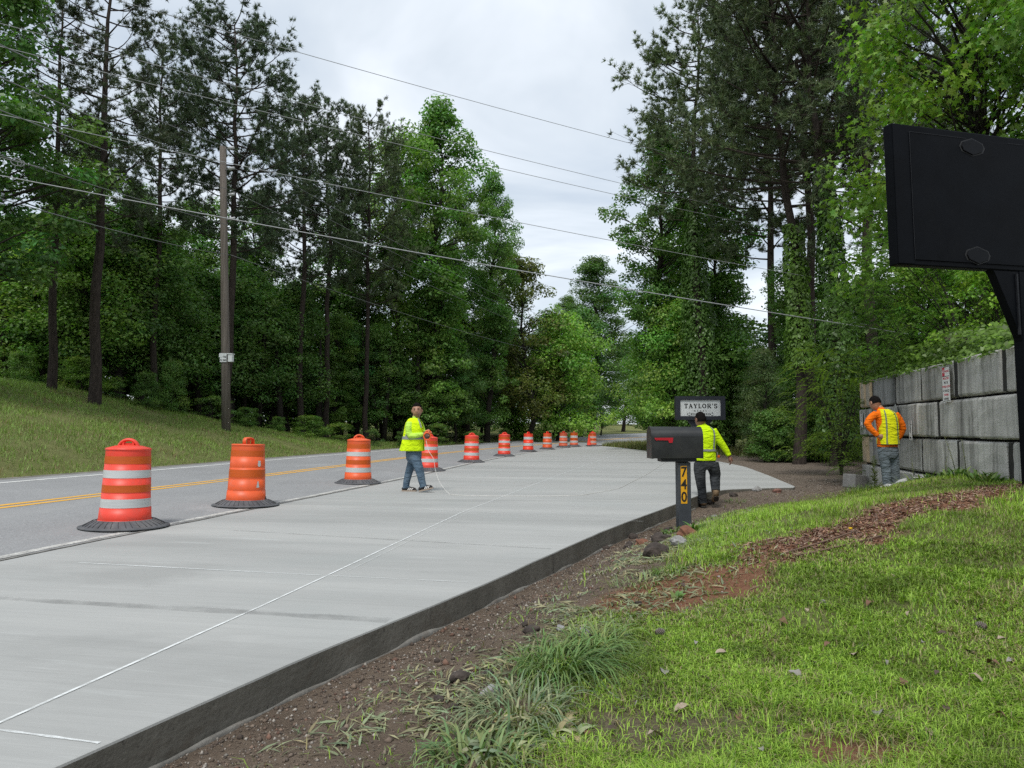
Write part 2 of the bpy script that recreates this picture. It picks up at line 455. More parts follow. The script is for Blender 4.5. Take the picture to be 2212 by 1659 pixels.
def asphalt():
    m, n, l, b, out = nmat("worn_asphalt")
    v = pos(n)
    f1 = noise(n, l, v, 0.5, 6, 0.6); f2 = noise(n, l, v, 55, 3, 0.8)
    gv = n.new("ShaderNodeTexVoronoi"); gv.inputs['Scale'].default_value = 70; l.new(v, gv.inputs['Vector'])
    c = ramp(n, l, f1, [(0.3, (0.235, 0.238, 0.24)), (0.7, (0.31, 0.313, 0.315))])
    agg = ramp(n, l, gv.outputs['Color'], [(0.0, (0.16, 0.16, 0.16)), (0.7, (0.31, 0.31, 0.31)), (1.0, (0.50, 0.50, 0.49))])
    c = mixc(n, l, 0.45, c, agg)
    st = noise(n, l, mapping(n, l, v, (1.3, 0.05, 1), (0, 0, 0.2)), 1.0, 4, 0.6)
    c = mixc(n, l, ramp(n, l, st, [(0.5, (0, 0, 0)), (0.75, (0.4,) * 3)]), c, (0.33, 0.33, 0.325))
    # pale concrete dust tracked over the edge near the new paving
    dst = noise(n, l, mapping(n, l, v, (0.8, 0.35, 1), (0, 0, 0.2)), 1.0, 6, 0.7)
    c = mixc(n, l, ramp(n, l, dst, [(0.56, (0, 0, 0)), (0.72, (0.45,) * 3)]), c, (0.43, 0.43, 0.42))
    l.new(c, b.inputs['Base Color']); b.inputs['Roughness'].default_value = 0.92; b.inputs['Specular IOR Level'].default_value = 0.25
    bump(n, l, b, gv.outputs['Distance'], 0.5, 0.006)
    return m
M_asph = asphalt()
V, F = strip(-ROADW, -0.012, ROADY, 0.0, 0, 0, 6)
road = setp(link("road", fastmesh("road", V, F, M_asph, None, True)), "grey two-lane asphalt road curving away to the right", kind="structure")
def paint(name, c, wear):
    m, n, l, b, out = nmat(name)
    v = pos(n)
    f = noise(n, l, v, 9, 8, 0.75); f2 = noise(n, l, v, 60, 3, 0.7)
    k = mixc(n, l, 0.4, f, f2)
    cc = mixc(n, l, ramp(n, l, k, [(wear - 0.06, (1, 1, 1)), (wear + 0.06, (0, 0, 0))]), c, (0.28, 0.275, 0.26))
    l.new(cc, b.inputs['Base Color']); b.inputs['Roughness'].default_value = 0.8
    bump(n, l, b, f2, 0.3, 0.004)
    return m
M_white = paint("worn_white_paint", (0.72, 0.72, 0.69), 0.44)
M_yel = paint("worn_yellow_paint", (0.70, 0.38, 0.05), 0.38)
M_white2 = paint("dirty_white_paint", (0.60, 0.59, 0.55), 0.50)
MY = np.arange(-16, 136, 0.3)
for nm, l0, l1, mt in (("edge_line", -6.42, -6.30, M_white), ("centre_line", -3.49, -3.37, M_yel), ("centre_line", -3.24, -3.12, M_yel), ("edge_line", -0.19, -0.08, M_white2)):
    V, F = strip(l0, l1, MY, 0.004, 0.030 if mt is not M_yel else 0.020, int(abs(l0) * 10))
    o = link(nm, fastmesh(nm, V, F, mt, None, False), road)
# rough dirt-dark seam and broken asphalt edge between road and paving
M_seam = plain("dark_seam", (0.17, 0.165, 0.15), 0.95, 0.5, 6, 0.8, 30)
V, F = strip(-0.030, 0.012, np.arange(-10, 53, 0.11), 0.0065, 0.026, 3)
link("seam", fastmesh("seam", V, F, M_seam), road)
# gravelly shoulder on the far side
M_should = plain("gravel_shoulder", (0.17, 0.16, 0.14), 0.95, 0.45, 4, 0.9, 24)
V, F = strip(-7.35, -6.88, np.arange(-14, 130, 0.4), -0.012, 0.06, 8)
link("shoulder", fastmesh("shoulder", V, F, M_should), road)

# ------------------------------------------------------------------ new concrete paving
def slab_material():
    m, n, l, b, out = nmat("broomed_concrete")
    v = mapping(n, l, pos(n), (1, 1, 1), (0, 0, 0.20))
    fine = noise(n, l, mapping(n, l, v, (0.55, 26, 1)), 1.0, 6, 0.65)
    fine2 = noise(n, l, mapping(n, l, v, (1.5, 95, 1)), 1.0, 4, 0.7)
    band = noise(n, l, mapping(n, l, v, (0.10, 0.85, 1)), 1.0, 5, 0.6)
    blot = noise(n, l, v, 0.55, 5, 0.6)
    spk = noise(n, l, v, 120, 2, 0.5)
    c = ramp(n, l, band, [(0.28, (0.305, 0.309, 0.297)), (0.5, (0.365, 0.368, 0.354)), (0.72, (0.425, 0.427, 0.408))])
    c = mixc(n, l, ramp(n, l, fine, [(0.46, (0, 0, 0)), (0.76, (0.22,) * 3)]), c, (0.20, 0.203, 0.196))
    c = mixc(n, l, ramp(n, l, fine2, [(0.45, (0, 0, 0)), (0.8, (0.40,) * 3)]), c, (0.47, 0.47, 0.452))
    c = mixc(n, l, ramp(n, l, blot, [(0.52, (0, 0, 0)), (0.72, (0.35,) * 3)]), c, (0.31, 0.335, 0.325))
    c = mixc(n, l, ramp(n, l, spk, [(0.66, (0, 0, 0)), (0.74, (0.35,) * 3)]), c, (0.16, 0.16, 0.155))
    dmp = noise(n, l, mapping(n, l, v, (0.16, 0.55, 1)), 1.0, 6, 0.62, 0.8)
    c = mixc(n, l, ramp(n, l, dmp, [(0.54, (0, 0, 0)), (0.66, (0.42,) * 3)]), c, (0.235, 0.238, 0.228))
    scf = noise(n, l, mapping(n, l, v, (3.2, 0.5, 1), (0, 0, 0.5)), 1.0, 7, 0.75, 1.5)
    c = mixc(n, l, ramp(n, l, scf, [(0.66, (0, 0, 0)), (0.74, (0.28,) * 3)]), c, (0.24, 0.23, 0.21))
    # chalky powder blown about
    pw = noise(n, l, mapping(n, l, v, (0.5, 4.0, 1)), 1.0, 5, 0.65, 0.3)
    c = mixc(n, l, ramp(n, l, pw, [(0.62, (0, 0, 0)), (0.78, (0.55,) * 3)]), c, (0.50, 0.515, 0.50))
    l.new(c, b.inputs['Base Color']); b.inputs['Roughness'].default_value = 0.82; b.inputs['Specular IOR Level'].default_value = 0.3
    bump(n, l, b, fine2, 0.35, 0.004)
    return m
def form_material():
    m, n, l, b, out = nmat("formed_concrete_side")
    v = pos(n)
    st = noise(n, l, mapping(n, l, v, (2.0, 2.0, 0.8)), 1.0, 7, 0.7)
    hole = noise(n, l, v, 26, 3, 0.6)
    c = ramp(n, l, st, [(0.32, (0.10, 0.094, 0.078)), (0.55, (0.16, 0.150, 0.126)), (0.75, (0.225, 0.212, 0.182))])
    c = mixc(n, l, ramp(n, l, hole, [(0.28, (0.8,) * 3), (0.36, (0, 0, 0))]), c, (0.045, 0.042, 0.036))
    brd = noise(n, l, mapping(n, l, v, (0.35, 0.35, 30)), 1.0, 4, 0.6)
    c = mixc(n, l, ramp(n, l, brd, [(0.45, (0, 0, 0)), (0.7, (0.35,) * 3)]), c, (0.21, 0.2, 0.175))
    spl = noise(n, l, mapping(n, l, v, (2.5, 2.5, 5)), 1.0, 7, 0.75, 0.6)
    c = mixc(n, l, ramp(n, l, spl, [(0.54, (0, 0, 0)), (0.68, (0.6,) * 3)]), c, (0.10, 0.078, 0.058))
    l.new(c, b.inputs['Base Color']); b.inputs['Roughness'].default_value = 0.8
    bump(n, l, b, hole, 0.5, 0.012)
    return m
M_slab, M_form = slab_material(), form_material()
ysl = np.concatenate([np.arange(-12, 56, 0.6)])
left = [(float(edge(y)) + 0.004, float(y)) for y in ysl]
yr = np.concatenate([np.arange(-12, 13.4, 0.5), [13.44, 13.9, 14.3, 14.6, 14.95, 15.25, 15.45, 15.6, 15.68, 15.75, 16.6, 18, 20, 22, 24.5, 26, 28, 31, 34, 38, 41, 45, 50, 53, 55.4]])
right = [(float(kerb(y)), float(y)) for y in yr]
# round the apron corner a little
def chaikin(p, k):
    for _ in range(k):
        q = [p[0]]
        for a, b in zip(p[:-1], p[1:]):
            q += [(a[0] * .75 + b[0] * .25, a[1] * .75 + b[1] * .25), (a[0] * .25 + b[0] * .75, a[1] * .25 + b[1] * .75)]
        p = q + [p[-1]]
    return p
right = chaikin(right, 1)
_rq = []
for (x, y), (x2, y2) in zip(right[:-1], right[1:]):
    for u in (0, .25, .5, .75): _rq.append((x + (x2 - x) * u, y + (y2 - y) * u))
right = [(x + .012 * (float(fbm(np.array([y * 1.9]), np.array([x * 1.9]), 3)[0]) - .5) * 2, y) for x, y in _rq] + [right[-1]]
poly = right + left[::-1]
bm = bmesh.new()
tv = [bm.verts.new((x, y, 0.0 if i >= len(right) else -0.0)) for i, (x, y) in enumerate(poly)]
f = bm.faces.new(tv)
if f.normal.z < 0: f.normal_flip()
f.material_index = 0
tin = tv
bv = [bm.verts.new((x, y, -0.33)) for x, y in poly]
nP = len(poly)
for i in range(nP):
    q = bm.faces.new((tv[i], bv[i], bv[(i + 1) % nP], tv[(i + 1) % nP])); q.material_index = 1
bmesh.ops.recalc_face_normals(bm, faces=bm.faces)
edges = [e for e in bm.edges if abs(e.verts[0].co.z) < 1e-6 and abs(e.verts[1].co.z) < 1e-6 and all(v in tv[:len(right)] for v in e.verts) and len(e.link_faces) == 2]
bmesh.ops.bevel(bm, geom=edges, offset=0.012, segments=2, affect='EDGES', profile=0.6)
bmesh.ops.triangulate(bm, faces=[f for f in bm.faces if len(f.verts) > 4])
me = bpy.data.meshes.new("concrete_paving"); bm.to_mesh(me); bm.free()
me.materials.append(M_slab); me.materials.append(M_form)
slab = setp(link("concrete_pavement", me), "fresh pale broom-finished concrete paving beside the road", kind="structure")
# saw-cut lines, cold joints and chalk lines on the paving
def ribbon(name, pts, w, z, mt, parent, wob=0.0):
    pts = [Vector((p[0], p[1], z)) for p in pts]
    V = []; F = []
    for i, p in enumerate(pts):
        t = (pts[min(i + 1, len(pts) - 1)] - pts[max(i - 1, 0)]).normalized()
        nn = Vector((-t.y, t.x, 0)) * (w / 2 * (1 + random.uniform(-wob, wob)))
        V += [p + nn, p - nn]
    F = [(2 * i, 2 * i + 1, 2 * i + 3, 2 * i + 2) for i in range(len(pts) - 1)]
    b = MB().add(V, F); return b.build(name, mt, parent)
def faded(name, c, amt, lo, hi, scale):
    m, n, l, b, out = nmat(name)
    v = pos(n)
    f = noise(n, l, v, scale, 7, 0.75)
    b.inputs['Base Color'].default_value = (*c, 1); b.inputs['Roughness'].default_value = 0.9
    tr = n.new("ShaderNodeBsdfTransparent"); mx = n.new("ShaderNodeMixShader")
    l.new(ramp(n, l, f, [(lo, (0, 0, 0)), (hi, (amt,) * 3)]), mx.inputs[0])
    l.new(tr.outputs[0], mx.inputs[1]); l.new(b.outputs[0], mx.inputs[2]); l.new(mx.outputs[0], out.inputs[0])
    return m
M_chalk = faded("chalk_line", (0.74, 0.76, 0.75), 0.95, 0.30, 0.55, 7)
M_chalk2 = faded("faint_chalk", (0.66, 0.68, 0.67), 0.6, 0.38, 0.66, 4)
M_joint = faded("cold_joint", (0.17, 0.17, 0.165), 0.40, 0.30, 0.72, 3)
def line_px(a, b, n=14): return [PZ(a[0] + (b[0] - a[0]) * t, a[1] + (b[1] - a[1]) * t, 0) for t in np.linspace(0, 1, n)]
lng = [PZ(x, y, 0) for x, y in ((-160, 1634), (0, 1562), (300, 1428), (560, 1312), (700, 1247), (850, 1176), (1000, 1106), (1140, 1052), (1240, 1014), (1340, 978))]
ribbon("chalk_line", lng, 0.017, 0.004, M_chalk, slab, 0.25)
lng2 = [p + Vector((0.10, 0.0, 0)) for p in [PZ(x, y, 0) for x, y in ((700, 1247), (850, 1176), (1000, 1106))]]
ribbon("chalk_line", lng2, 0.014, 0.0055, M_chalk2, slab, 0.3)
for k, (a, b, w, mt) in enumerate([((170, 1216), (690, 1243), 0.018, M_chalk), ((690, 1243), (1010, 1258), 0.02, M_chalk2), ((-80, 1288), (840, 1341), 0.10, M_joint), ((-20, 1575), (215, 1606), 0.016, M_chalk),
                              ((505, 1146), (1190, 1186), 0.04, M_joint), ((790, 1093), (1390, 1127), 0.02, M_chalk2),
                              ((1060, 1061), (1170, 1040), 0.02, M_joint), ((1430, 1008), (1250, 1066), 0.022, M_chalk2), ((1240, 1028), (1465, 1032), 0.06, M_chalk2), ((900, 1030), (1330, 1028), 0.02, M_joint)]):
    ribbon("chalk_line" if mt is not M_joint else "cold_joint", line_px(a, b), w, 0.003 + 0.0012 * (k % 3), mt, slab, 0.3)
M_jdark = plain("dark_form_joint", (0.05, 0.047, 0.04), 0.95)
for y in (5.2, 7.4, 10.6, 12.6):        # form joints on the side face
    x = float(kerb(y)); MB().box((x + 0.001, y, -0.15), (0.006, 0.007, 0.28)).build("form_joint", M_jdark, slab)

M_spill = plain("grey_concrete_spill", (0.17, 0.162, 0.145), 0.9, 0.4, 6, 0.9, 18, dirt=(0.12, 0.095, 0.072, 0.8))
ys_ = np.arange(1.5, 13.6, 0.09); b = MB(); pts = []; rr = []
for y in ys_:
    w = .006 + .09 * max(0, float(fbm(np.array([y * 2.6]), np.array([3.3]), 4)[0]) - .38)
    x = float(kerb(y)); pts.append((x + w * .5, y, float(gz(np.array([x + .06]), np.array([y]))[0]) - .005)); rr.append((w * 1.1, w * .55))
b.tube(pts, rr, 7); b.build("concrete_spill", M_spill, slab)
# ------------------------------------------------------------------ lettering
def text_mesh(txt, size, mt, name, parent, M, bold=0.0, align='CENTER', depth=0.0015, squash=1.0, space=1.0):
    cu = bpy.data.curves.new("lettering", 'FONT')
    cu.body = txt; cu.size = size; cu.align_x = align; cu.align_y = 'CENTER'; cu.offset = bold; cu.extrude = depth; cu.resolution_u = 3
    cu.space_character = space
    tmp = bpy.data.objects.new("tmp", cu); COL.objects.link(tmp)
    dg = bpy.context.evaluated_depsgraph_get()
    me = bpy.data.meshes.new_from_object(tmp.evaluated_get(dg))
    bpy.data.objects.remove(tmp); bpy.data.curves.remove(cu)
    me.transform(Matrix.Diagonal((squash, 1, 1, 1))); me.transform(M)
    me.materials.clear(); me.materials.append(mt)
    for p in me.polygons: p.material_index = 0
    o = link(name, me, parent); return o
SLAB_GLYPH = {  # slab-serif strokes on a box 1 high; thickness factor per stroke
 'T': (.80, [((.04, .93), (.76, .93), .14), ((.06, .97), (.06, .72), .09), ((.74, .97), (.74, .72), .09), ((.40, .93), (.40, .05), .19), ((.22, .05), (.58, .05), .10)]),
 'A': (.92, [((.17, .05), (.42, .95), .10), ((.75, .05), (.46, .95), .20), ((.28, .33), (.64, .33), .09), ((.04, .05), (.31, .05), .10), ((.58, .05), (.90, .05), .10)]),
 'Y': (.86, [((.15, .95), (.42, .45), .18), ((.72, .95), (.45, .45), .10), ((.43, .47), (.43, .05), .18), ((.26, .05), (.62, .05), .10), ((.02, .95), (.30, .95), .10), ((.58, .95), (.85, .95), .10)]),
 'L': (.72, [((.20, .05), (.20, .95), .18), ((.05, .95), (.38, .95), .10), ((.05, .055), (.66, .055), .11), ((.64, .02), (.64, .30), .09)]),
 'O': (.90, None), 'C': (.86, None), 'G': (.90, None), 'S': (.70, None),
 'R': (.90, [((.20, .05), (.20, .95), .18), ((.05, .95), (.55, .95), .10), ((.55, .95), (.70, .86), .12), ((.70, .86), (.70, .62), .17), ((.70, .62), (.52, .50), .12), ((.24, .50), (.54, .50), .10), ((.48, .50), (.76, .05), .18), ((.05, .05), (.36, .05), .10), ((.66, .05), (.90, .05), .10)]),
 'E': (.78, [((.20, .05), (.20, .95), .18), ((.05, .95), (.68, .95), .10), ((.05, .05), (.70, .05), .10), ((.22, .50), (.52, .50), .10), ((.67, .97), (.67, .74), .09), ((.69, .03), (.69, .27), .09), ((.52, .60), (.52, .40), .08)]),
 'M': (1.0, [((.16, .05), (.16, .95), .11), ((.84, .05), (.84, .95), .18), ((.18, .95), (.50, .25), .17), ((.82, .95), (.50, .25), .10), ((.03, .05), (.30, .05), .10), ((.68, .05), (.98, .05), .10)]),
 'I': (.42, [((.21, .05), (.21, .95), .18), ((.05, .95), (.37, .95), .10), ((.05, .05), (.37, .05), .10)]),
 'N': (.92, [((.17, .05), (.17, .95), .10), ((.75, .05), (.75, .95), .10), ((.19, .95), (.73, .05), .19), ((.03, .05), (.32, .05), .10), ((.60, .95), (.90, .95), .10), ((.03, .95), (.24, .95), .10)]),
 "'": (.30, [((.15, 1.0), (.15, .72), .13)]),
 ' ': (.5, []),
}
def arc(cx, cz, rx, rz, a0, a1, n, t): 
    P_ = [(cx + rx * math.cos(a0 + (a1 - a0) * i / n), cz + rz * math.sin(a0 + (a1 - a0) * i / n)) for i in range(n + 1)]
    return [(p, q, t * (0.75 + 0.5 * abs(math.cos(a0 + (a1 - a0) * (i + .5) / n)))) for i, (p, q) in enumerate(zip(P_[:-1], P_[1:]))]
SLAB_GLYPH['O'] = (.90, arc(.45, .5, .35, .43, 0, 2 * pi, 16, .15))
SLAB_GLYPH['C'] = (.86, arc(.45, .5, .35, .43, .7, 2 * pi - .7, 13, .15) + [((.74, .95), (.74, .68), .09)])
SLAB_GLYPH['G'] = (.92, arc(.45, .5, .35, .43, .7, 2 * pi - .6, 13, .15) + [((.76, .42), (.76, .12), .15), ((.58, .42), (.90, .42), .09), ((.74, .95), (.74, .70), .09)])
SLAB_GLYPH['S'] = (.72, arc(.36, .72, .25, .22, .5, 1.5 * pi, 8, .14) + arc(.36, .27, .27, .24, .5 * pi, -pi + .5, 8, .15) + [((.62, .95), (.62, .72), .08), ((.09, .05), (.09, .30), .08)])
def slab_text(txt, h, gap, sx, M, mt, parent, name="letter"):
    x = 0; k = 0
    W = (sum(SLAB_GLYPH[c_][0] + gap for c_ in txt) - gap) * h * sx
    for ch in txt:
        w, st = SLAB_GLYPH[ch]
        b = MB()
        for (a, c, t) in st:
            a2 = Vector((a[0], 0, a[1])); c2 = Vector((c[0], 0, c[1])); d = (c2 - a2)
            if d.length < 1e-6: continue
            d.normalize(); nn = Vector((-d.z, 0, d.x)) * (t * .64)
            e = d * (0.03 if t < .12 else 0.02)
            q = [a2 - e + nn, a2 - e - nn, c2 + e - nn, c2 + e + nn]
            q = [Vector(((v.x + x) * h * sx, -0.002 - 0.0003 * (k % 7), v.z * h)) for v in q]; k += 1
            b.add(q, [(0, 1, 2, 3)])
        x += w + gap
        b.V = [tuple(M @ (Vector(v) - Vector((W / 2, 0, 0)))) for v in b.V]
        b.build(name, mt, parent)

# ------------------------------------------------------------------ traffic drums
def shifted(n, l):
    oi = n.new("ShaderNodeObjectInfo"); mu = n.new("ShaderNodeMath"); mu.operation = 'MULTIPLY'; mu.inputs[1].default_value = 60; l.new(oi.outputs['Random'], mu.inputs[0])
    ad = n.new("ShaderNodeVectorMath"); ad.operation = 'ADD'; l.new(ocoord(n), ad.inputs[0]); l.new(mu.outputs[0], ad.inputs[1]); return ad.outputs[0]
def plastic(name, c, rough=0.45, grime=0.25):
    m, n, l, b, out = nmat(name)
    v = shifted(n, l)
    f = noise(n, l, v, 3.5, 6, 0.65)
    c1 = ramp(n, l, f, [(0.3, tuple(x * 0.86 for x in c)), (0.7, tuple(min(1, x * 1.1) for x in c))])
    g = noise(n, l, mapping(n, l, v, (5, 5, 9)), 1.0, 8, 0.78, 1.2)
    c1 = mixc(n, l, ramp(n, l, g, [(0.50, (0, 0, 0)), (0.70, (grime * 1.5,) * 3)]), c1, (0.17, 0.11, 0.08))
    l.new(c1, b.inputs['Base Color']); b.inputs['Roughness'].default_value = rough
    return m
def sheeting(name, c, rough=0.4):
    m, n, l, b, out = nmat(name)
    v = shifted(n, l)
    f = noise(n, l, mapping(n, l, v, (3, 3, 40)), 1.0, 5, 0.7, 0.3)
    c1 = ramp(n, l, f, [(0.3, tuple(x * 0.8 for x in c)), (0.68, c)])
    s = noise(n, l, v, 16, 6, 0.8, 1.0)
    c1 = mixc(n, l, ramp(n, l, s, [(0.66, (0, 0, 0)), (0.78, (0.45,) * 3)]), c1, (0.16, 0.14, 0.12))
    l.new(c1, b.inputs['Base Color']); b.inputs['Roughness'].default_value = rough
    bump(n, l, b, f, 0.15, 0.004)
    return m
M_red = plastic("red_orange_plastic", (0.78, 0.055, 0.028))
M_org = plastic("orange_plastic", (0.76, 0.105, 0.022))
M_faded = plastic("faded_orange_plastic", (0.66, 0.115, 0.045), 0.6, 0.45)
M_bright = plastic("bright_red_plastic", (0.90, 0.05, 0.015))
M_amber = sheeting("amber_sheeting", (0.60, 0.098, 0.006))
M_silver = sheeting("silver_sheeting", (0.58, 0.60, 0.59))
M_rubber = plain("grey_tyre_rubber", (0.085, 0.088, 0.095), 0.75, 0.35, 6, 0.4, 30, dirt=(0.20, 0.19, 0.18, 0.7))
TIERS = [(0.0, 0.040, .302, .302), (0.040, 0.182, .298, .290), (0.182, 0.364, .283, .276), (0.364, 0.543, .275, .268), (0.543, 0.717, .267, .260), (0.717, 0.885, .259, .252)]
def rad(z):
    for a, b, r0, r1 in TIERS:
        if z <= b: return r0 + (r1 - r0) * (z - a) / (b - a)
    return .252
def dent(v, t):
    th = math.atan2(v[1], v[0]); k_ = t.location.x * 7.3 + t.location.y
    f_ = 1 + .045 * (float(fbm(np.array([math.cos(th) * 1.4 + k_]), np.array([math.sin(th) * 1.4 + v[2] * 2.2]), 2)[0]) - .5)
    return (v[0] * f_, v[1] * f_, v[2])
def drum(loc, lean, turn, body, top, bands, handle, label, tears=False, base_r=.51):
    t = thing("traffic_drum", label, "traffic drum", loc, turn, "traffic drums along the edge of the paving")
    t.rotation_euler = (lean[0], lean[1], turn)
    b = MB(); zb = 0.055
    prof = []
    for a, c, r0, r1 in TIERS:
        prof += [(r0, a + zb), (r0 + .001, a + zb + .004), (r1, c + zb)]
    b.lathe(prof, 44); b.V = [dent(v, t) for v in b.V]; b.build("drum_body", body, t)
    b = MB()
    if handle == 'cone':
        b.lathe([(.252, .885 + zb), (.259, .890 + zb), (.260, .905 + zb), (.250, .917 + zb), (.150, .945 + zb), (.05, .957 + zb), (.0005, .958 + zb)], 44)
    else:
        b.lathe([(.252, .885 + zb), (.257, .888 + zb), (.257, .912 + zb), (.247, .918 + zb), (.236, .914 + zb), (.05, .916 + zb), (.0005, .917 + zb)], 44)
    b.V = [dent(v, t) for v in b.V]; lid = b.build("lid", top, t)
    b = MB()
    if handle == 'cone':
        pts = [(.115 * math.cos(a), 0, .915 + zb + .105 * math.sin(a)) for a in np.linspace(-.35, pi + .35, 15)]
        b.tube(pts, [(.021, .036)] * 15, 8)
        b.box((0, 0, .955 + zb), (.10, .012, .05))
        b.box((.06, 0, .97 + zb), (.025, .05, .05)); b.box((-.06, 0, .97 + zb), (.025, .05, .05))
    else:
        pts = [(-.085, 0, .905 + zb), (-.088, 0, .975 + zb), (-.07, 0, 1.005 + zb), (0, 0, 1.012 + zb), (.07, 0, 1.005 + zb), (.088, 0, .975 + zb), (.085, 0, .905 + zb)]
        b.tube(pts, [(.018, .040)] * 7, 8)
        b.box((0, 0, .948 + zb), (.05, .02, .09))
    b.build("handle", top, t)
    for kind, z0, z1 in bands:
        b = MB(); b.lathe([(rad(z) + .0028, z + zb) for z in np.linspace(z0, z1, 4)], 44); b.V = [dent(v, t) for v in b.V]
        b.build("reflective_band" if kind is M_silver else "amber_band", kind, t)
    if tears:
        for (an, z0, z1, w) in ((-1.62, .565, .655, .030), (-1.70, .235, .335, .026)):
            b = MB(); V = []
            for k, z in enumerate(np.linspace(z0, z1, 5)):
                wv = w * (1 + .25 * math.sin(k * 2.1 + an)) if z0 > .4 else w * (1.15 - .2 * k)
                for s in (-1, 1):
                    a = an + s * wv / .3
                    V.append(((rad(z) + .004) * math.cos(a), (rad(z) + .004) * math.sin(a), z + zb))
            b.add(V, [(2 * i, 2 * i + 1, 2 * i + 3, 2 * i + 2) for i in range(4)]); b.build("torn_tape", M_silver, t)
        b = MB(); V = [(.309 * math.cos(-.95), .309 * math.sin(-.95), .03 + zb)]
        for k in range(13):
            a = pi * k / 12; an = -.95 + .17 * math.cos(a); z = .005 + zb + .085 * math.sin(a)
            V.append(((rad(max(z - zb, 0)) + .006) * math.cos(an), (rad(max(z - zb, 0)) + .006) * math.sin(an), z))
        b.add(V, [(0, i, i + 1) for i in range(1, 13)]); b.build("drain_hole", plain("black_hole", (.01, .01, .01)), t)
    b = MB()
    b.lathe([(base_r, 0.0), (base_r + .006, .006), (base_r + .002, .016), (base_r - .06, .028), (.40, .060), (.345, .088), (.325, .096), (.306, .086), (.303, .05)], 48)
    ring = b.build("tyre_base", M_rubber, t)
    b = MB()
    for k in range(36):
        a = 2 * pi * k / 36 + 0.01 * (k % 3)
        p0 = Vector((.345 * math.cos(a), .345 * math.sin(a), .0895)); p1 = Vector((.40 * math.cos(a + .02), .40 * math.sin(a + .02), .0615)); p2 = Vector(((base_r - .05) * math.cos(a + .05), (base_r - .05) * math.sin(a + .05), .0275))
        b.tube([p0, p1, p2], .0028, 4)
    b.build("tread_groove", plain("tread_shadow", (.03, .03, .033), .9), ring)
    return t
STD = [(M_amber, .725, .818), (M_silver, .552, .648), (M_amber, .378, .466), (M_silver, .192, .298)]
AMB = [(M_amber, .725, .815), (M_amber, .395, .515)]
WTOP = [(M_silver, .60, .70), (M_silver, .25, .35)]
def dz_road(p): return Vector((p[0], p[1], float(road_z(np.array([(p[0] - float(edge(p[1]))) * .98]), np.array([p[1]]))[0]) + .006))
drum_px = [  # picture x, base centre y
 (269, 1137, M_red, M_red, STD, 'cone', .1, "red-orange traffic drum, nearest and largest, with two silver bands"),
 (531, 1091, M_org, M_org, AMB, 'flat', 1.1, "orange traffic drum without silver bands, two torn silver tape scraps on it"),
 (773, 1043, M_org, M_org, STD, 'cone', .25, "striped orange traffic drum behind the back of the worker holding the reel"),
 (925, 1016, M_red, M_red, STD, 'cone', .2, "striped red-orange traffic drum partly hidden by the reel worker"),
 (1018, 998, M_red, M_red, STD, 'cone', .15, "red-orange traffic drum just beyond the reel worker, fifth from the near end"),
 (1089, 985, M_red, M_red, STD, 'cone', .2, "striped traffic drum, sixth from the near end of the row"),
 (1141, 975, M_bright, M_bright, [(M_silver, .60, .74), (M_silver, .25, .40)], 'flat', .9, "brightest red traffic drum with two wide white bands, seventh in the row"),
 (1182, 970, M_org, M_bright, WTOP, 'flat', .8, "orange traffic drum with a red top, eighth in the row"),
 (1216.5, 966, M_faded, M_red, WTOP, 'flat', .1, "faded traffic drum with a low red handle, ninth in the row"),
 (1240, 964, M_faded, M_faded, [(M_amber, .72, .88), (M_silver, .55, .70), (M_amber, .39, .53), (M_silver, .20, .34)], 'flat', 1.5, "slim amber and white traffic drum, second from the far end"),
 (1280, 963.5, M_faded, M_red, STD, 'cone', .5, "farthest traffic drum of the row, next to the thin orange cone"),
]
for i, (px, py, bd, tp, bands, hd, trn, lab) in enumerate(drum_px):
    p = PZ(px, py, 0.0)
    for _ in range(3):
        zz_ = dz_road(p).z; p = PZ(px, py, zz_)
    drum(p, (random.uniform(-.008, .008), 0.022 + random.uniform(-.006, .006)), trn, bd, tp, bands, hd, lab, tears=(i == 1))
# thin orange cone leaning beside the last drum
p = PZ(1272.5, 962.5, 0.06)
t = thing("traffic_cone", "thin bright orange cone beside the farthest traffic drum", "traffic cone", p, 0.2)
b = MB(); b.lathe([(.16, .03), (.15, .05), (.035, .78), (.03, .80), (.0005, .80)], 24); b.build("cone_body", M_bright, t)
b = MB(); b.box((0, 0, .018), (.40, .40, .036)); b.build("base", M_rubber, t, 0.01)

# ------------------------------------------------------------------ mailbox
M_mbox = plain("black_enamel", (0.016, 0.017, 0.017), 0.38, 0.5, 5, 0.08, 30, dirt=(0.032, 0.031, 0.027, 0.8))
M_post = plain("grey_painted_post", (0.040, 0.047, 0.055), 0.6, 0.25, 6, 0.25, 30, dirt=(0.09, 0.085, 0.08, 0.5))
M_blackw = plain("black_painted_board", (0.010, 0.011, 0.013), 0.55, 0.3, 6)
M_flag = plain("red_flag_paint", (0.42, 0.008, 0.018), 0.4, 0.15, 8)
M_yplate = plain("yellow_number_plate", (0.72, 0.36, 0.008), 0.5, 0.06, 8)
M_ink = plain("black_ink", (0.008, 0.008, 0.008), 0.6, 0.1, 8)
pb = PG(1477, 1139)
MBX = thing("mailbox", "large black mailbox with red flag on a grey post numbered 740", "mailbox", pb, 0.035)
S = pb.y / 334.0 * 1.8517 * 2950 / 3192.0     # metres per source px at that depth, rounded below
pxm = FPX / (pb.y / CT)                        # picture px per metre
def L(px, py):                                 # local metres from a picture position on the mailbox plane
    q = P(px, py, pb.y); return (q.x - pb.x, q.z - pb.z)
x0, _ = L(1463, 1100); x1, _ = L(1490, 1100)
_, zt = L(1477, 998)
b = MB(); b.box(((x0 + x1) / 2, .0, zt / 2 - .12), (x1 - x0, x1 - x0, zt + .24)); b.build("post", M_post, MBX, .008)
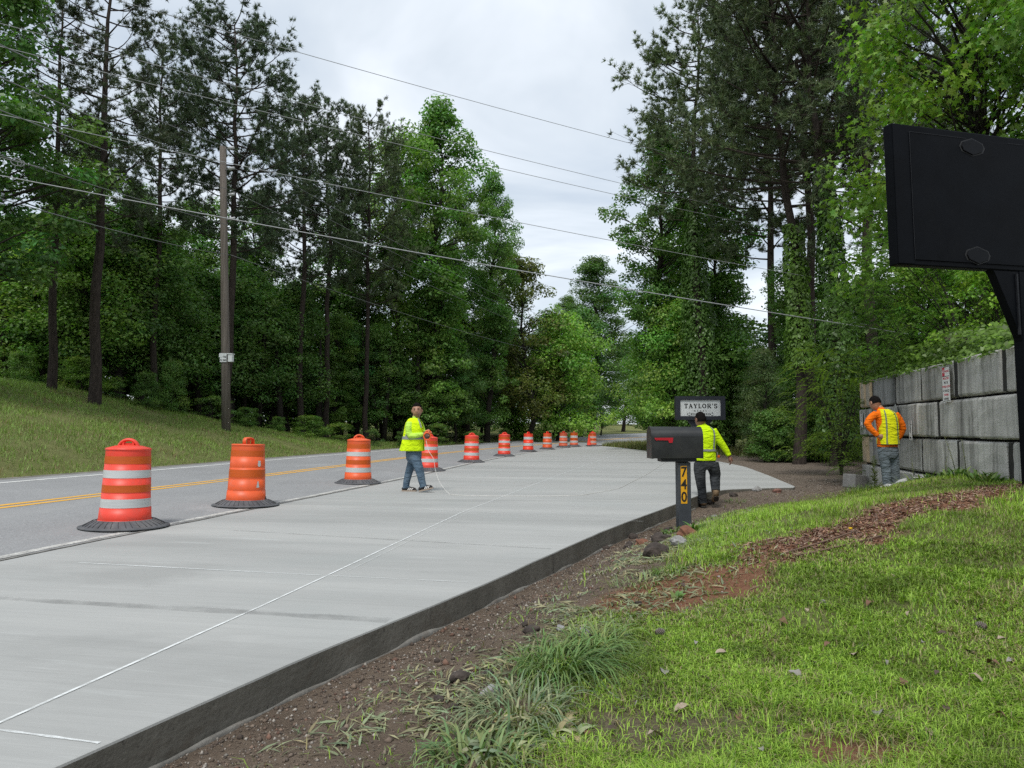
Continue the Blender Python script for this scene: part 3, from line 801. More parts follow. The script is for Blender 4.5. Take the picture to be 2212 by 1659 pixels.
bx0, zb0 = L(1424, 997.5); bx1, zb1 = L(1500, 990)
b = MB(); b.box(((bx0 + bx1) / 2, 0, (zb0 + zb1) / 2 + .004), (bx1 - bx0, .235, zb1 - zb0)); b.build("mount_board", M_blackw, MBX, .004)
mx0, mz1 = L(1401, 921.5); mx1, mz0 = L(1512.5, 990)
hw = .145; hh_ = mz1 - mz0; zs = mz0 + hh_ - hw * .93
prof = [(-hw, mz0 + .004), (-hw, zs)] + [(-hw * math.cos(a), zs + hw * .93 * math.sin(a)) for a in np.linspace(.12, pi - .12, 15)] + [(hw, zs), (hw, mz0 + .004)]
def hood(b, prof, xa, xb, grow=0.0, cap=True):
    n = len(prof); cz = mz0 + hh_ / 2
    pr = [(y * (1 + grow), cz + (z - cz) * (1 + grow)) for y, z in prof]
    V = [(xa, y, z) for y, z in pr] + [(xb, y, z) for y, z in pr]
    F = [(i, (i + 1) % n, (i + 1) % n + n, i + n) for i in range(n)]
    b.add(V, F, 0, False)
    if cap: b.add([V[i] for i in range(n)], [tuple(range(n))]); b.add([V[i + n] for i in range(n)], [tuple(range(n - 1, -1, -1))])
b = MB(); hood(b, prof, mx0 + .022, mx1); bo = b.build("box_body", M_mbox, MBX)
for p_ in bo.data.polygons: p_.use_smooth = len(p_.vertices) == 4
bo.data.set_sharp_from_angle(angle=0.6)
b = MB(); hood(b, prof, mx0, mx0 + .028, .018); b.build("door", M_mbox, MBX, .003)
b = MB(); hood(b, prof, mx1 - .012, mx1 + .004, .012); b.build("rear_rim", M_mbox, MBX)
fl = [L(x, y) for x, y in ((1407.3, 945.5), (1447.5, 945.2), (1447, 952), (1446, 956), (1439, 956.3), (1437.2, 951), (1414, 950.5), (1412, 951.5), (1409.5, 950))]
b = MB(); b.prism(fl, -hw - .012, -hw - .006); b.build("flag", M_flag, MBX)
b = MB(); q = L(1410.5, 948.5); b.tube([(q[0], -hw - .016, q[1]), (q[0], -hw + .004, q[1])], .008, 10); b.build("flag_pivot", M_flag, MBX)
yx0, yz1 = L(1466.4, 1006); yx1, yz0 = L(1481, 1086.5)
yc, hyw = (yx0 + yx1) / 2, (x1 - x0) / 2
b = MB(); b.box((yc, -hyw - .003, (yz0 + yz1) / 2), (yx1 - yx0, .004, yz1 - yz0)); plate = b.build("number_plate", M_yplate, MBX)
for k, ch in enumerate("740"):
    zc = yz1 - (yz1 - yz0) * (k + .5) / 3
    text_mesh(ch, (yz1 - yz0) / 3 * 1.12, M_ink, "digit", plate, Matrix.Translation((yc, -hyw - .0062, zc)) @ Matrix.Rotation(pi / 2, 4, 'X'), .0035, squash=.86)

# ------------------------------------------------------------------ entrance sign
M_frame = plain("charcoal_sign_frame", (0.016, 0.019, 0.027), 0.55, 0.2, 3)
M_face = plain("off_white_sign_face", (0.62, 0.64, 0.625), 0.5, 0.06, 2)
SY = 33.0
sc_ = P(1511, 880, SY)
SG = thing("entrance_sign", "charcoal framed white sign reading TAYLOR'S METAL RECYCLING by the trees", "sign", (sc_.x, SY, g1(sc_.x, SY)), -0.02)
gz0 = SG.location.z
def SL(px, py): q = P(px, py, SY); return (q.x - sc_.x, q.z - gz0)
ax0, az1 = SL(1458.5, 856); ax1, az0 = SL(1565, 907)
ix0, iz1 = SL(1468, 864.3); ix1, iz0 = SL(1555, 899)
b = MB()
b.box(((ax0 + ix0) / 2, 0, (az0 + az1) / 2), (ix0 - ax0, .34, az1 - az0)); b.box(((ax1 + ix1) / 2, 0, (az0 + az1) / 2), (ax1 - ix1, .34, az1 - az0))
b.box(((ix0 + ix1) / 2, 0, (az1 + iz1) / 2), (ix1 - ix0, .336, az1 - iz1)); b.box(((ix0 + ix1) / 2, 0, (az0 + iz0) / 2), (ix1 - ix0, .336, iz0 - az0))
b.build("frame", M_frame, SG)
b = MB(); b.box(((ix0 + ix1) / 2, 0, (iz0 + iz1) / 2), (ix1 - ix0, .22, iz1 - iz0)); face = b.build("sign_face", M_face, SG)
pw0, _ = SL(1500, 920); pw1, _ = SL(1523, 920)
b = MB(); b.box(((pw0 + pw1) / 2, 0, az0 / 2 - .15), (pw1 - pw0, .3, az0 + .3)); 
for s in (-1, 1):
    c0 = (pw0 + pw1) / 2 + s * (pw1 - pw0) / 2
    b.prism([(c0, az0), (c0 + s * .34, az0), (c0, az0 - .42)], -.06, .06)
b.build("post", M_frame, SG)
def sm_(px, py): q = SL(px, py); return Matrix.Translation((q[0], -.111, q[1]))
hs = SL(0, 872)[1] - SL(0, 881.5)[1]
slab_text("TAYLOR'S", hs * 1.02, .17, 1.0, sm_(1512.5, 882), M_ink, face)
slab_text("METAL", hs * .36, .95, 1.0, sm_(1511.5, 889.3), M_ink, face)
slab_text("RECYCLING", hs * .50, .24, .94, sm_(1512, 897.2), M_ink, face)
def recycle(cx):
    b = MB(); q = SL(cx, 894.8); r = hs * .33
    for k in range(3):
        a = pi / 2 + k * 2 * pi / 3; a2 = a + 2 * pi / 3
        p0 = Vector((q[0] + r * math.cos(a + .35), -.1135, q[1] + r * math.sin(a + .35))); p1 = Vector((q[0] + r * math.cos(a2 - .45), -.1135, q[1] + r * math.sin(a2 - .45)))
        d = (p1 - p0).normalized(); nn = Vector((-d.z, 0, d.x)) * r * .17
        b.add([p0 - nn, p0 + nn, p1 + nn, p1 - nn], [(0, 1, 2, 3)])
        b.add([p1 + nn * 2.1 + Vector((0, -.0006, 0)), p1 - nn * 2.1 + Vector((0, -.0006, 0)), p1 + d * r * .5 + Vector((0, -.0006, 0))], [(0, 1, 2)])
    b.build("recycling_mark", M_ink, face)
recycle(1487); recycle(1536.5)

# ------------------------------------------------------------------ big black roadside sign
M_cab = plain("black_sign_cabinet", (0.0022, 0.0028, 0.0042), 0.5, 0.4, 2.5, 0.06, 20, dirt=(0.006, 0.0065, 0.008, 0.6), spec=.07)
c0 = P(1933, 260, 7.0); cbm = P(1946, 565, 7.0)
ang = math.radians(16.5)
BW, BT = 3.7, .11
BS = thing("roadside_sign", "huge black sign cabinet on a black steel post in front of the block wall", "sign", (0, 0, 0))
post_s = 1.56
base = Vector((c0.x + post_s * math.cos(ang), 7.0 + post_s * math.sin(ang) + BT / 2, 0)); base.z = g1(base.x, base.y)
BS.location = base; BS.rotation_euler = (0, math.radians(-1.0), ang)
zt_, zb_ = c0.z - base.z, cbm.z - base.z
yl = -BT / 2
b = MB(); b.box((BW / 2 - post_s, 0, (zt_ + zb_) / 2), (BW, BT, zt_ - zb_)); cab = b.build("cabinet", M_cab, BS, .012)
# raised rim, flush door panel with its seam, hexagonal covers
rimz = (zt_ - zb_)
b = MB()
x_l = -post_s
b.box((x_l + .10, yl - .004, (zt_ + zb_) / 2), (.19, .010, rimz - .02)); b.build("edge_trim", M_cab, BS, .003)
b = MB(); b.box((x_l + .205 + 1.6, yl - .005, (zt_ + zb_) / 2 - .012), (3.19, .012, rimz - .13)); dpan = b.build("rear_panel", M_cab, BS, .003)
M_edge = plain("worn_black_edge", (0.018, 0.019, 0.022), 0.4, 0.3, 10, spec=.1)
b = MB(); b.box((x_l + .2005, yl - .0125, (zt_ + zb_) / 2 - .012), (.006, .004, rimz - .13)); b.box((x_l + .55, yl - .0125, zt_ - .075), (.70, .004, .005)); b.box((x_l + 2.2, yl - .0125, zt_ - .075), (1.5, .004, .005)); b.build("panel_seam", M_edge, BS)
M_hex = plain("dark_hex_cover", (0.004, 0.0045, 0.006), 0.4, 0.3, 8, spec=.10)
for zc in (zt_ - .16, zb_ + .13):
    hp = [(-.155, 0), (-.13, .045), (0, .085), (.13, .045), (.155, 0), (.13, -.045), (0, -.085), (-.13, -.045)]
    b = MB(); b.prism([(x_l + .98 + x * .92, zc + z) for x, z in hp], yl - .024, yl - .008); hx = b.build("hex_cover", M_hex, BS, .006)
    b = MB(); b.prism([(x_l + .98 + x * 1.06, zc + z * 1.1) for x, z in hp], yl - .013, yl - .0105); b.build("cover_gasket", M_ink, hx)
b = MB(); b.box((0.10, 0, (zb_ - .5) / 2), (.26, .105, zb_ + .5)); b.build("post", M_cab, BS, .008)
for s in (-1, 1):
    b = MB(); b.prism([(.10 + s * .13, zb_), (.10 + s * .47, zb_), (.10 + s * .44, zb_ - .04), (.10 + s * .14, zb_ - .68), (.10 + s * .13, zb_ - .72)], -.045, .045); b.build("gusset", M_cab, BS, .004)
    b = MB(); b.box((.10 + s * .17, -.052, zb_ - .34), (.02, .02, .62)); b.build("weld_bar", M_edge, BS)

# ------------------------------------------------------------------ concrete block wall
def block_mat(name, base, streak, amt, extra=None):
    m, n, l, b, out = nmat(name)
    v = pos(n)
    f1 = noise(n, l, v, 1.4, 6, 0.65)
    st = noise(n, l, mapping(n, l, v, (2.6, 2.6, 0.22)), 1.0, 9, 0.72, 0.4)
    st2 = noise(n, l, mapping(n, l, v, (7, 7, 0.9)), 1.0, 7, 0.7, 0.3)
    pit = noise(n, l, v, 34, 4, 0.7)
    c = ramp(n, l, f1, [(0.3, tuple(x * .82 for x in base)), (0.7, tuple(x * 1.12 for x in base))])
    c = mixc(n, l, ramp(n, l, st, [(0.44, (0, 0, 0)), (0.66, (amt,) * 3)]), c, streak)
    c = mixc(n, l, ramp(n, l, st2, [(0.52, (0, 0, 0)), (0.75, (amt * .6,) * 3)]), c, tuple(x * 1.35 for x in base))
    c = mixc(n, l, ramp(n, l, pit, [(0.26, (.8,) * 3), (0.34, (0, 0, 0))]), c, (0.05, 0.05, 0.047))
    if extra: c = mixc(n, l, ramp(n, l, noise(n, l, mapping(n, l, v, (3, 3, .5)), 1.0, 3, .5), [(0.42, (0, 0, 0)), (0.55, (.8,) * 3)]), c, extra)
    l.new(c, b.inputs['Base Color']); b.inputs['Roughness'].default_value = 0.92; b.inputs['Specular IOR Level'].default_value = .2
    bump(n, l, b, mixc(n, l, .5, pit, f1), 0.6, 0.03)
    return m
M_b1 = block_mat("stained_concrete", (0.40, 0.395, 0.37), (0.075, 0.075, 0.07), 1.0)
M_b2 = block_mat("dark_stained_concrete", (0.25, 0.253, 0.25), (0.045, 0.047, 0.047), .95)
M_b3 = block_mat("tan_stained_concrete", (0.38, 0.36, 0.315), (0.09, 0.085, 0.075), .6, (0.52, 0.38, 0.23))
M_b4 = block_mat("pale_concrete", (0.48, 0.47, 0.44), (0.11, 0.107, 0.098), .95)
w0 = (wall_x(16.7), 16.7)
WA = thing("block_wall", "stained grey retaining wall of huge stacked concrete blocks", "wall", (wall_x(12.0), 12.0, 0.3), -math.atan(0.212))
wl_ = math.sqrt(1 + .212 ** 2)
def wy(y): return (y - 12.0) * wl_
ZT, HB = 2.30, .61
courses = [
 (ZT, [6.0, 7.9, 9.53, 11.13, 12.7, 14.15, 15.72, 16.7], [M_b1, M_b4, M_b4, M_b1, M_b1, M_b2, M_b3]),
 (ZT - HB, [5.8, 7.3, 8.9, 10.35, 11.9, 12.76, 14.2, 15.7, 16.75], [M_b4, M_b1, M_b4, M_b4, M_b1, M_b1, M_b1, M_b1]),
 (ZT - 2 * HB, [6.2, 7.9, 9.45, 11.13, 12.75, 14.3, 15.75, 16.72], [M_b1, M_b4, M_b4, M_b4, M_b1, M_b2, M_b3]),
 (ZT - 3 * HB, [8.5, 10.2, 11.9, 13.2, 14.6, 16.72], [M_b4, M_b4, M_b4, M_b4, M_b4])]
for ci, (zt2, js, ms) in enumerate(courses):
    for (ya, yb), mt in zip(zip(js[:-1], js[1:]), ms):
        G_ = {9.53: .055, 11.13: .075, 11.9: .065, 9.45: .075, 15.72: .03, 14.6: .05}
        a, c = wy(ya) + G_.get(ya, .014), wy(yb) - G_.get(yb, .014)
        dx_ = random.uniform(-.02, .02) + (-.015 if ci == 1 else 0)
        b = MB(); b.box((dx_ + .31, (a + c) / 2, zt2 - .3 - HB / 2 + random.uniform(-.006, .006)), (.62, c - a, HB - .036))
        o = b.build("block", mt, WA, .034 + random.uniform(0, .014), 3)
        bm = bmesh.new(); bm.from_mesh(o.data)
        bmesh.ops.subdivide_edges(bm, edges=[e for e in bm.edges if e.calc_length() > .35], cuts=3, use_grid_fill=True)
        for v in bm.verts: v.co += Vector((random.uniform(-1, 1), random.uniform(-1, 1), random.uniform(-1, 1))) * .005
        bm.to_mesh(o.data); bm.free()
M_jshade = plain("joint_shade_and_stain", (.022, .021, .018), .98, .3, 10)  # black strips added to darken the block joints: gap shade and stain as colour
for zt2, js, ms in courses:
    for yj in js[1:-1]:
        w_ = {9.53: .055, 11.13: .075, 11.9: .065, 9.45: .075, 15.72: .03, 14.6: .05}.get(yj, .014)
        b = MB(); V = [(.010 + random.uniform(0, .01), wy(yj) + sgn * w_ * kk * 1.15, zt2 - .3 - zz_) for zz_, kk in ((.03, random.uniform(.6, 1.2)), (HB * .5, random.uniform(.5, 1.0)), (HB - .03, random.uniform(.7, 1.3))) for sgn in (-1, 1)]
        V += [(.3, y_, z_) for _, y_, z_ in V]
        b.add(V, [(0, 1, 3, 2), (2, 3, 5, 4), (0, 6, 7, 1), (4, 5, 11, 10), (0, 2, 8, 6), (2, 4, 10, 8), (1, 7, 9, 3), (3, 9, 11, 5)]); b.build("joint_shade_strip", M_jshade, WA)
# dark backing seen in the joints
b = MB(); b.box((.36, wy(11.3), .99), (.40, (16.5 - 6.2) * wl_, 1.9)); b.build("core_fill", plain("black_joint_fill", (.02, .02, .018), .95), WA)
# stain wedge and hairline scratches as wear sheets are left to the material
M_signw = plain("white_sign_plate", (0.72, 0.71, 0.70), 0.45, 0.04, 5)
M_signr = plain("red_sign_ink", (0.52, 0.03, 0.06), 0.5, 0.1, 10)
M_signp = plain("pink_faded_ink", (0.72, 0.30, 0.34), 0.5, 0.1, 10)
def wall_sign(y, zc, w, h, label, kind):
    s = thing("no_parking_sign" if kind == 'np' else "number_sticker", label, "sign", (wall_x(y) - .052, y, zc), -math.atan(.212))
    b = MB(); b.box((0, 0, 0), (.004, w, h)); pl = b.build("plate", M_signw, s)
    # local frame: face looks to -x ; text runs towards -y
    def TM(dy, dz, off=.003): return Matrix.Translation((-off, dy, dz)) @ Matrix(((0, 0, -1, 0), (-1, 0, 0, 0), (0, 1, 0, 0), (0, 0, 0, 1)))
    if kind == 'np':
        b = MB(); b.box((-.0027, w * .30, h * .355), (.0012, w * .34, h * .24)); b.build("red_field", M_signr, s)
        text_mesh("NO", w * .26, M_signw, "lettering", s, TM(w * .30, h * .36, .0036), .001, depth=.0003)
        text_mesh("PARKING", w * .145, M_signr, "lettering", s, TM(-w * .17, h * .36), .0008, depth=.0003)
        for zr in (.485, .225, -.47): b = MB(); b.box((-.0027, 0, h * zr), (.001, w * .95, .008)); b.build("rule", M_ink, s)
        for k, tx in enumerate(("VIOLATORS", "WILL BE", "TOWED AWAY", "AT VEHICLE", "OWNERS", "EXPENSE")):
            text_mesh(tx, w * .16, M_signr if k % 2 == 0 else M_ink, "lettering", s, TM(0, h * (.16 - .115 * k)), .0007, depth=.0003)
    else:
        for k, tx in enumerate("808"):
            text_mesh(tx, w * .85, M_ink, "lettering", s, TM(0, h * (.36 - .19 * k)), .0012, depth=.0003)
        b = MB(); b.box((-.0027, 0, -h * .40), (.001, w * .6, h * .09)); b.build("rule", M_ink, s)
def wall_pt(px, py):
    u = (px - 1106.0) / FPX; v = (829.5 - py) / FPX
    d = Vector((u, CT - v * ST, ST + v * CT)); t = (6.33 - .212 * 9.35) / (d.x - .212 * d.y)
    return Vector((0, 0, CAMZ)) + d * t
q = wall_pt(2051, 830); wall_sign(q.y, q.z, .30, .55, "red and white no parking sign on top course of block wall", 'np')
q = wall_pt(1973, 929); wall_sign(q.y, q.z, .15, .34, "small white number sticker right of orange-sleeved worker", 'st')
q = wall_pt(1866.5, 908); wall_sign(q.y, q.z, .14, .30, "small white number sticker at far end of block wall", 'st')

# ------------------------------------------------------------------ utility pole
def pole_mat():
    m, n, l, b, out = nmat("weathered_pole_wood")
    v = mapping(n, l, ocoord(n), (22, 22, 0.6))
    f = noise(n, l, v, 1.0, 6, 0.7)
    c = ramp(n, l, f, [(0.3, (0.075, 0.062, 0.050)), (0.7, (0.19, 0.165, 0.14))])
    l.new(c, b.inputs['Base Color']); b.inputs['Roughness'].default_value = .95; bump(n, l, b, f, .5, .02)
    return m
M_pole = pole_mat()
M_metal = plain("galvanised_metal", (0.30, 0.31, 0.31), .5, .2, 8, metal=.5)
M_ceram = plain("grey_insulator", (0.45, 0.46, 0.46), .3, .1, 8)
PY = 30.0
pb2 = P(489, 939, PY); pb2.z = g1(pb2.x, PY); ptop = P(481.5, 317, PY)
UP = thing("utility_pole", "weathered wooden utility pole on the grassy bank with a white number box", "utility pole", pb2)
H_ = ptop.z - pb2.z; tx = ptop.x - pb2.x
b = MB(); b.tube([(0, 0, -.4), (tx * .3, 0, H_ * .3), (tx * .7, 0, H_ * .7), (tx, 0, H_)], [.178, .165, .145, .128], 16); b.build("pole_shaft", M_pole, UP)
def at_pole(z): return Vector((tx * z / H_, 0, z))
for k, z in enumerate([P(487, q_, PY).z - pb2.z for q_ in (324, 368, 424, 476)]):
    q = at_pole(z)
    b = MB(); b.tube([q + Vector((.1, -.05, 0)), q + Vector((.36, -.10, .03))], .022, 8); br = b.build("bracket", M_metal, UP)
    b = MB(); b.tube([q + Vector((.26, -.09, .03)), q + Vector((.34, -.10, .04)), q + Vector((.42, -.11, .05)), q + Vector((.50, -.12, .06))], [.05, .075, .055, .06], 10); b.build("insulator", M_ceram, br)
_, zs1 = 0, P(489, 764, PY).z - pb2.z
zs0 = P(489, 783, PY).z - pb2.z
q = at_pole(zs0)
M_wbox = plain("white_painted_metal", (0.66, 0.69, 0.68), .5, .06, 6)
hb = zs1 - zs0; pxu = PY / FPX
xl, xr, xr2 = (479 - 487.5) * pxu, (493.2 - 487.5) * pxu, (504 - 487.5) * pxu
b = MB(); b.box((q.x + (xl + xr) / 2, -.19, zs0 + hb / 2), (xr - xl, .012, hb)); pl = b.build("number_plate", M_wbox, UP)
b = MB(); b.box((q.x + (xr + xr2) / 2 + .02, -.05, zs0 + hb / 2 - .01), (xr2 - xr - .03, .22, hb * .86)); bxo = b.build("meter_box", M_wbox, UP, .012)
b = MB(); b.box((q.x + (xr + xr2) / 2 + .02, -.055, zs0 + hb * .94), (xr2 - xr + .02, .26, .035)); b.build("box_lid", M_wbox, bxo)
b = MB(); b.prism([(q.x + xl - .025, zs0 + hb * .99), (q.x + xl + .17, zs0 + hb * .99), (q.x + xl + .12, zs0 + hb * .56), (q.x + xl - .04, zs0 + hb * .56)], -.206, -.198); b.build("bent_flap", M_wbox, pl)
text_mesh("06)", .12, M_ink, "lettering", pl, Matrix.Translation((q.x + xl + .22, -.199, zs0 + hb * .58)) @ Matrix.Rotation(pi / 2, 4, 'X'), .002)
text_mesh("391 5840", .105, M_ink, "lettering", pl, Matrix.Translation((q.x + (xl + xr) / 2, -.199, zs0 + hb * .20)) @ Matrix.Rotation(pi / 2, 4, 'X'), .002, squash=.62)

# ------------------------------------------------------------------ overhead wires
M_wire = plain("dark_wire", (0.16, 0.165, 0.165), .6, .1, 3)
M_wirel = plain("pale_wire", (0.30, 0.31, 0.31), .5, .1, 3)
def wire(a, c, sag, r, mt, label, name="overhead_wire", n=36):
    a, c = Vector(a), Vector(c); pts = []
    for i in range(n + 1):
        t = i / n; p = a.lerp(c, t); p.z -= sag * 4 * t * (1 - t); pts.append(p)
    t = thing(name, label, "wire", a, 0, "overhead wires")
    b = MB(); b.tube([p - a for p in pts], r, 5); b.build("strand", mt, t); return pts
UPw = lambda z: Vector(pb2) + at_pole(z) + Vector((.3, -.1, 0))
wire(P(-260, -150, 13), P(1900, 436, 42), .35, .0085, M_wirel, "topmost thin grey wire crossing the open sky")
wire(P(-260, -20, 14), P(1900, 515, 42), .35, .0085, M_wirel, "second thin wire from the top crossing the open sky")
wire(P(-100, 75, 15), P(2100, 575, 40), .35, .0085, M_wirel, "third thin wire from the top crossing the open sky")
wire(P(-100, 225, 15), P(2200, 670, 34), .3, .0085, M_wirel, "lowest thin wire in the sky gap, above the thick cable")
thick = wire(P(-150, 350, 15), P(2004, 728, 18), .12, .0105, M_wirel, "thick pale cable sloping down to the trees above the block wall", "service_cable")
t = thing("cable_splice", "short kinked splice clamp on the thick pale cable near the wall", "clamp", P(1846, 700, 17.6))
b = MB(); b.tube([(-.12, 0, -.03), (-.03, -.02, .03), (.05, -.02, .04), (.16, 0, .0), (.34, 0, -.03)], .012, 6); b.build("splice", M_wirel, t)
# strands carried by the pole: from the left foreground to the pole and on along the road
hz = lambda py: P(487, py, PY).z - pb2.z
ends = [(hz(321), P(-40, 76, 9.5), P(1368, 757, 88)), (hz(360), P(-40, 150, 9.5), P(1371, 763, 88)), (hz(411), P(-40, 222, 10.5), P(1374, 776, 88)), (hz(552), P(-40, 417, 12), P(1375, 790, 88))]
nm = ["highest pole wire", "second pole wire", "third pole wire", "lowest pole wire"]
for (z, a, c), s in zip(ends, nm):
    wire(a, UPw(z), .12, .009, M_wire, s + " between the left edge and the utility pole")
    wire(UPw(z), c, 1.0, .010, M_wire, s + " running on from the utility pole along the road")
# storage loop hanging on a wire
c = P(40, 350, 13)
t = thing("cable_storage_loop", "small double loop of dark cable hung on a wire at left edge", "cable loop", c)
b = MB(); b.tube([(.10 * math.cos(a) - .04, 0, .065 * math.sin(a) - .02 * math.cos(a)) for a in np.linspace(0, 2 * pi, 25)], .008, 6, caps=False); b.build("loop", M_wire, t)
b = MB(); b.tube([(.065 * math.cos(a) + .05, 0, .048 * math.sin(a) - .03) for a in np.linspace(0, 2 * pi, 21)], .008, 6, caps=False); b.build("loop", M_wire, t)
b = MB(); b.tube([(-.35, 0, .09), (0, 0, 0), (.5, 0, -.12)], .006, 5); b.build("hanger", M_wire, t)
wire(P(-60, 316, 13), UPw(hz(489)), .05, .009, M_wire, "wire carrying the small cable loop at the left edge")
# ------------------------------------------------------------------ people
def cloth(name, c, var=.12, wr=0.5, scale=4, dirt=None, trans=0):
    m, n, l, b, out = nmat(name)
    v = ocoord(n)
    f = noise(n, l, v, scale, 6, .6, .6)
    w = noise(n, l, mapping(n, l, v, (3.2, 3.2, 8)), 1.5, 4, .55, 1.6)
    c1 = ramp(n, l, f, [(.3, tuple(x * (1 - var) for x in c)), (.7, tuple(min(1, x * (1 + var)) for x in c))])
    if dirt: c1 = mixc(n, l, ramp(n, l, noise(n, l, v, 3.2, 6, .7, .5), [(.42, (0, 0, 0)), (.68, (dirt[3],) * 3)]), c1, tuple(dirt[:3]))
    l.new(c1, b.inputs['Base Color']); b.inputs['Roughness'].default_value = .9; b.inputs['Specular IOR Level'].default_value = .15
    bump(n, l, b, w, min(1, wr * 1.1), .055)
    return m
M_skin1 = plain("tan_skin", (.37, .195, .125), .55, .12, 14)
M_skin2 = plain("brown_skin", (.22, .11, .072), .55, .12, 14)
M_hair = plain("short_dark_hair", (.010, .0085, .008), 1.0, .4, 30, .4, 90, spec=.05)
M_beard = plain("shaven_shadow", (.24, .135, .095), .6, .1, 20)
M_lip = plain("lips", (.22, .08, .065), .5, .1, 20)
M_eye = plain("dark_eye", (.012, .01, .009), .25, .1, 20)
M_lime = cloth("pale_lime_shirt", (.50, .78, .10), .10, .6)
M_hiv = cloth("lime_high_visibility_shirt", (.56, .82, .008), .10, .7)
M_vest1 = cloth("lime_yellow_vest", (.64, .88, .010), .08, .7)
M_vest2 = cloth("yellow_vest", (.72, .74, .012), .10, .6)
M_tape = cloth("grey_reflective_tape", (.25, .265, .26), .10, .3)
M_tape2 = cloth("olive_grey_tape", (.20, .225, .15), .10, .3)
M_pipe = plain("black_piping", (.02, .02, .02), .8)
M_jean1 = cloth("blue_jeans", (.085, .135, .19), .25, .9, 7, (.17, .215, .25, .6))
M_jean2 = cloth("black_jeans", (.022, .025, .028), .3, .9, 7, (.085, .09, .092, .7))
M_jean3 = cloth("faded_grey_jeans", (.16, .195, .22), .25, .9, 7, (.085, .085, .08, .6))
M_orange = cloth("orange_long_sleeve", (.86, .17, .008), .10, .7)
M_shoe = plain("black_suede_shoe", (.022, .020, .020), .8, .3, 20)
M_sole = plain("tan_gum_sole", (.33, .26, .20), .7, .1, 20)
M_boot = plain("tan_work_boot", (.20, .135, .075), .85, .25, 14)
M_bsole = plain("dark_boot_sole", (.03, .027, .024), .85)
M_stripe = plain("white_shoe_stripe", (.68, .66, .62), .6)

def ringloft(rings, n=28, sup_=2.3):
    """rings: (center, rx, ry, yaw) -> function S(t, th) on the closed loft"""
    R_ = [(Vector(c), rx, ry, yaw) for c, rx, ry, yaw in rings]
    def S(t, th, off=0.0):
        t = max(0, min(len(R_) - 1.0001, t)); i = int(t); f = t - i
        # catmull-like smoothing of the radii
        f2 = f
        c = R_[i][0].lerp(R_[i + 1][0], f2)
        rx = R_[i][1] + (R_[i + 1][1] - R_[i][1]) * f2 + off; ry = R_[i][2] + (R_[i + 1][2] - R_[i][2]) * f2 + off
        yaw = R_[i][3] + (R_[i + 1][3] - R_[i][3]) * f2
        ct, st = math.cos(th), math.sin(th)
        x = rx * math.copysign(abs(ct) ** (2 / sup_), ct); y = ry * math.copysign(abs(st) ** (2 / sup_), st)
        return c + Vector((x * math.cos(yaw) - y * math.sin(yaw), x * math.sin(yaw) + y * math.cos(yaw), 0))
    return S, len(R_) - 1
def loft_mesh(b, S, N, nt=None, n=32, m=0, off=0.0, keep=None, caps=True, wave=0.0):
    nt = nt or N * 4
    V = []; F = []
    for i in range(nt + 1):
        t = N * i / nt
        for k in range(n):
            th = 2 * pi * k / n
            p = S(t, th, off + wave * math.sin(th * 5 + t * 1.3) * (1 - t / N))
            V.append(p)
    for i in range(nt):
        for k in range(n):
            if keep is not None and not keep(N * (i + .5) / nt, 2 * pi * (k + .5) / n): continue
            k2 = (k + 1) % n
            F.append((i * n + k, i * n + k2, (i + 1) * n + k2, (i + 1) * n + k))
    if caps and keep is None:
        F.append(tuple(range(n - 1, -1, -1))); F.append(tuple(range(nt * n, nt * n + n)))
    b.add(V, F, m, True)
def patch(S, ta, tb, tha, thb, off, nt=14, nth=10):
    V = []; F = []
    for i in range(nt + 1):
        for k in range(nth + 1):
            u, w = i / nt, k / nth
            V.append(S(ta(u) if callable(ta) else ta + (tb - ta) * u, tha(u) + (thb(u) - tha(u)) * w if callable(tha) else tha + (thb - tha) * w, off))
    for i in range(nt):
        for k in range(nth):
            a = i * (nth + 1) + k; F.append((a, a + 1, a + nth + 2, a + nth + 1))
    return MB().add(V, F, 0, True)

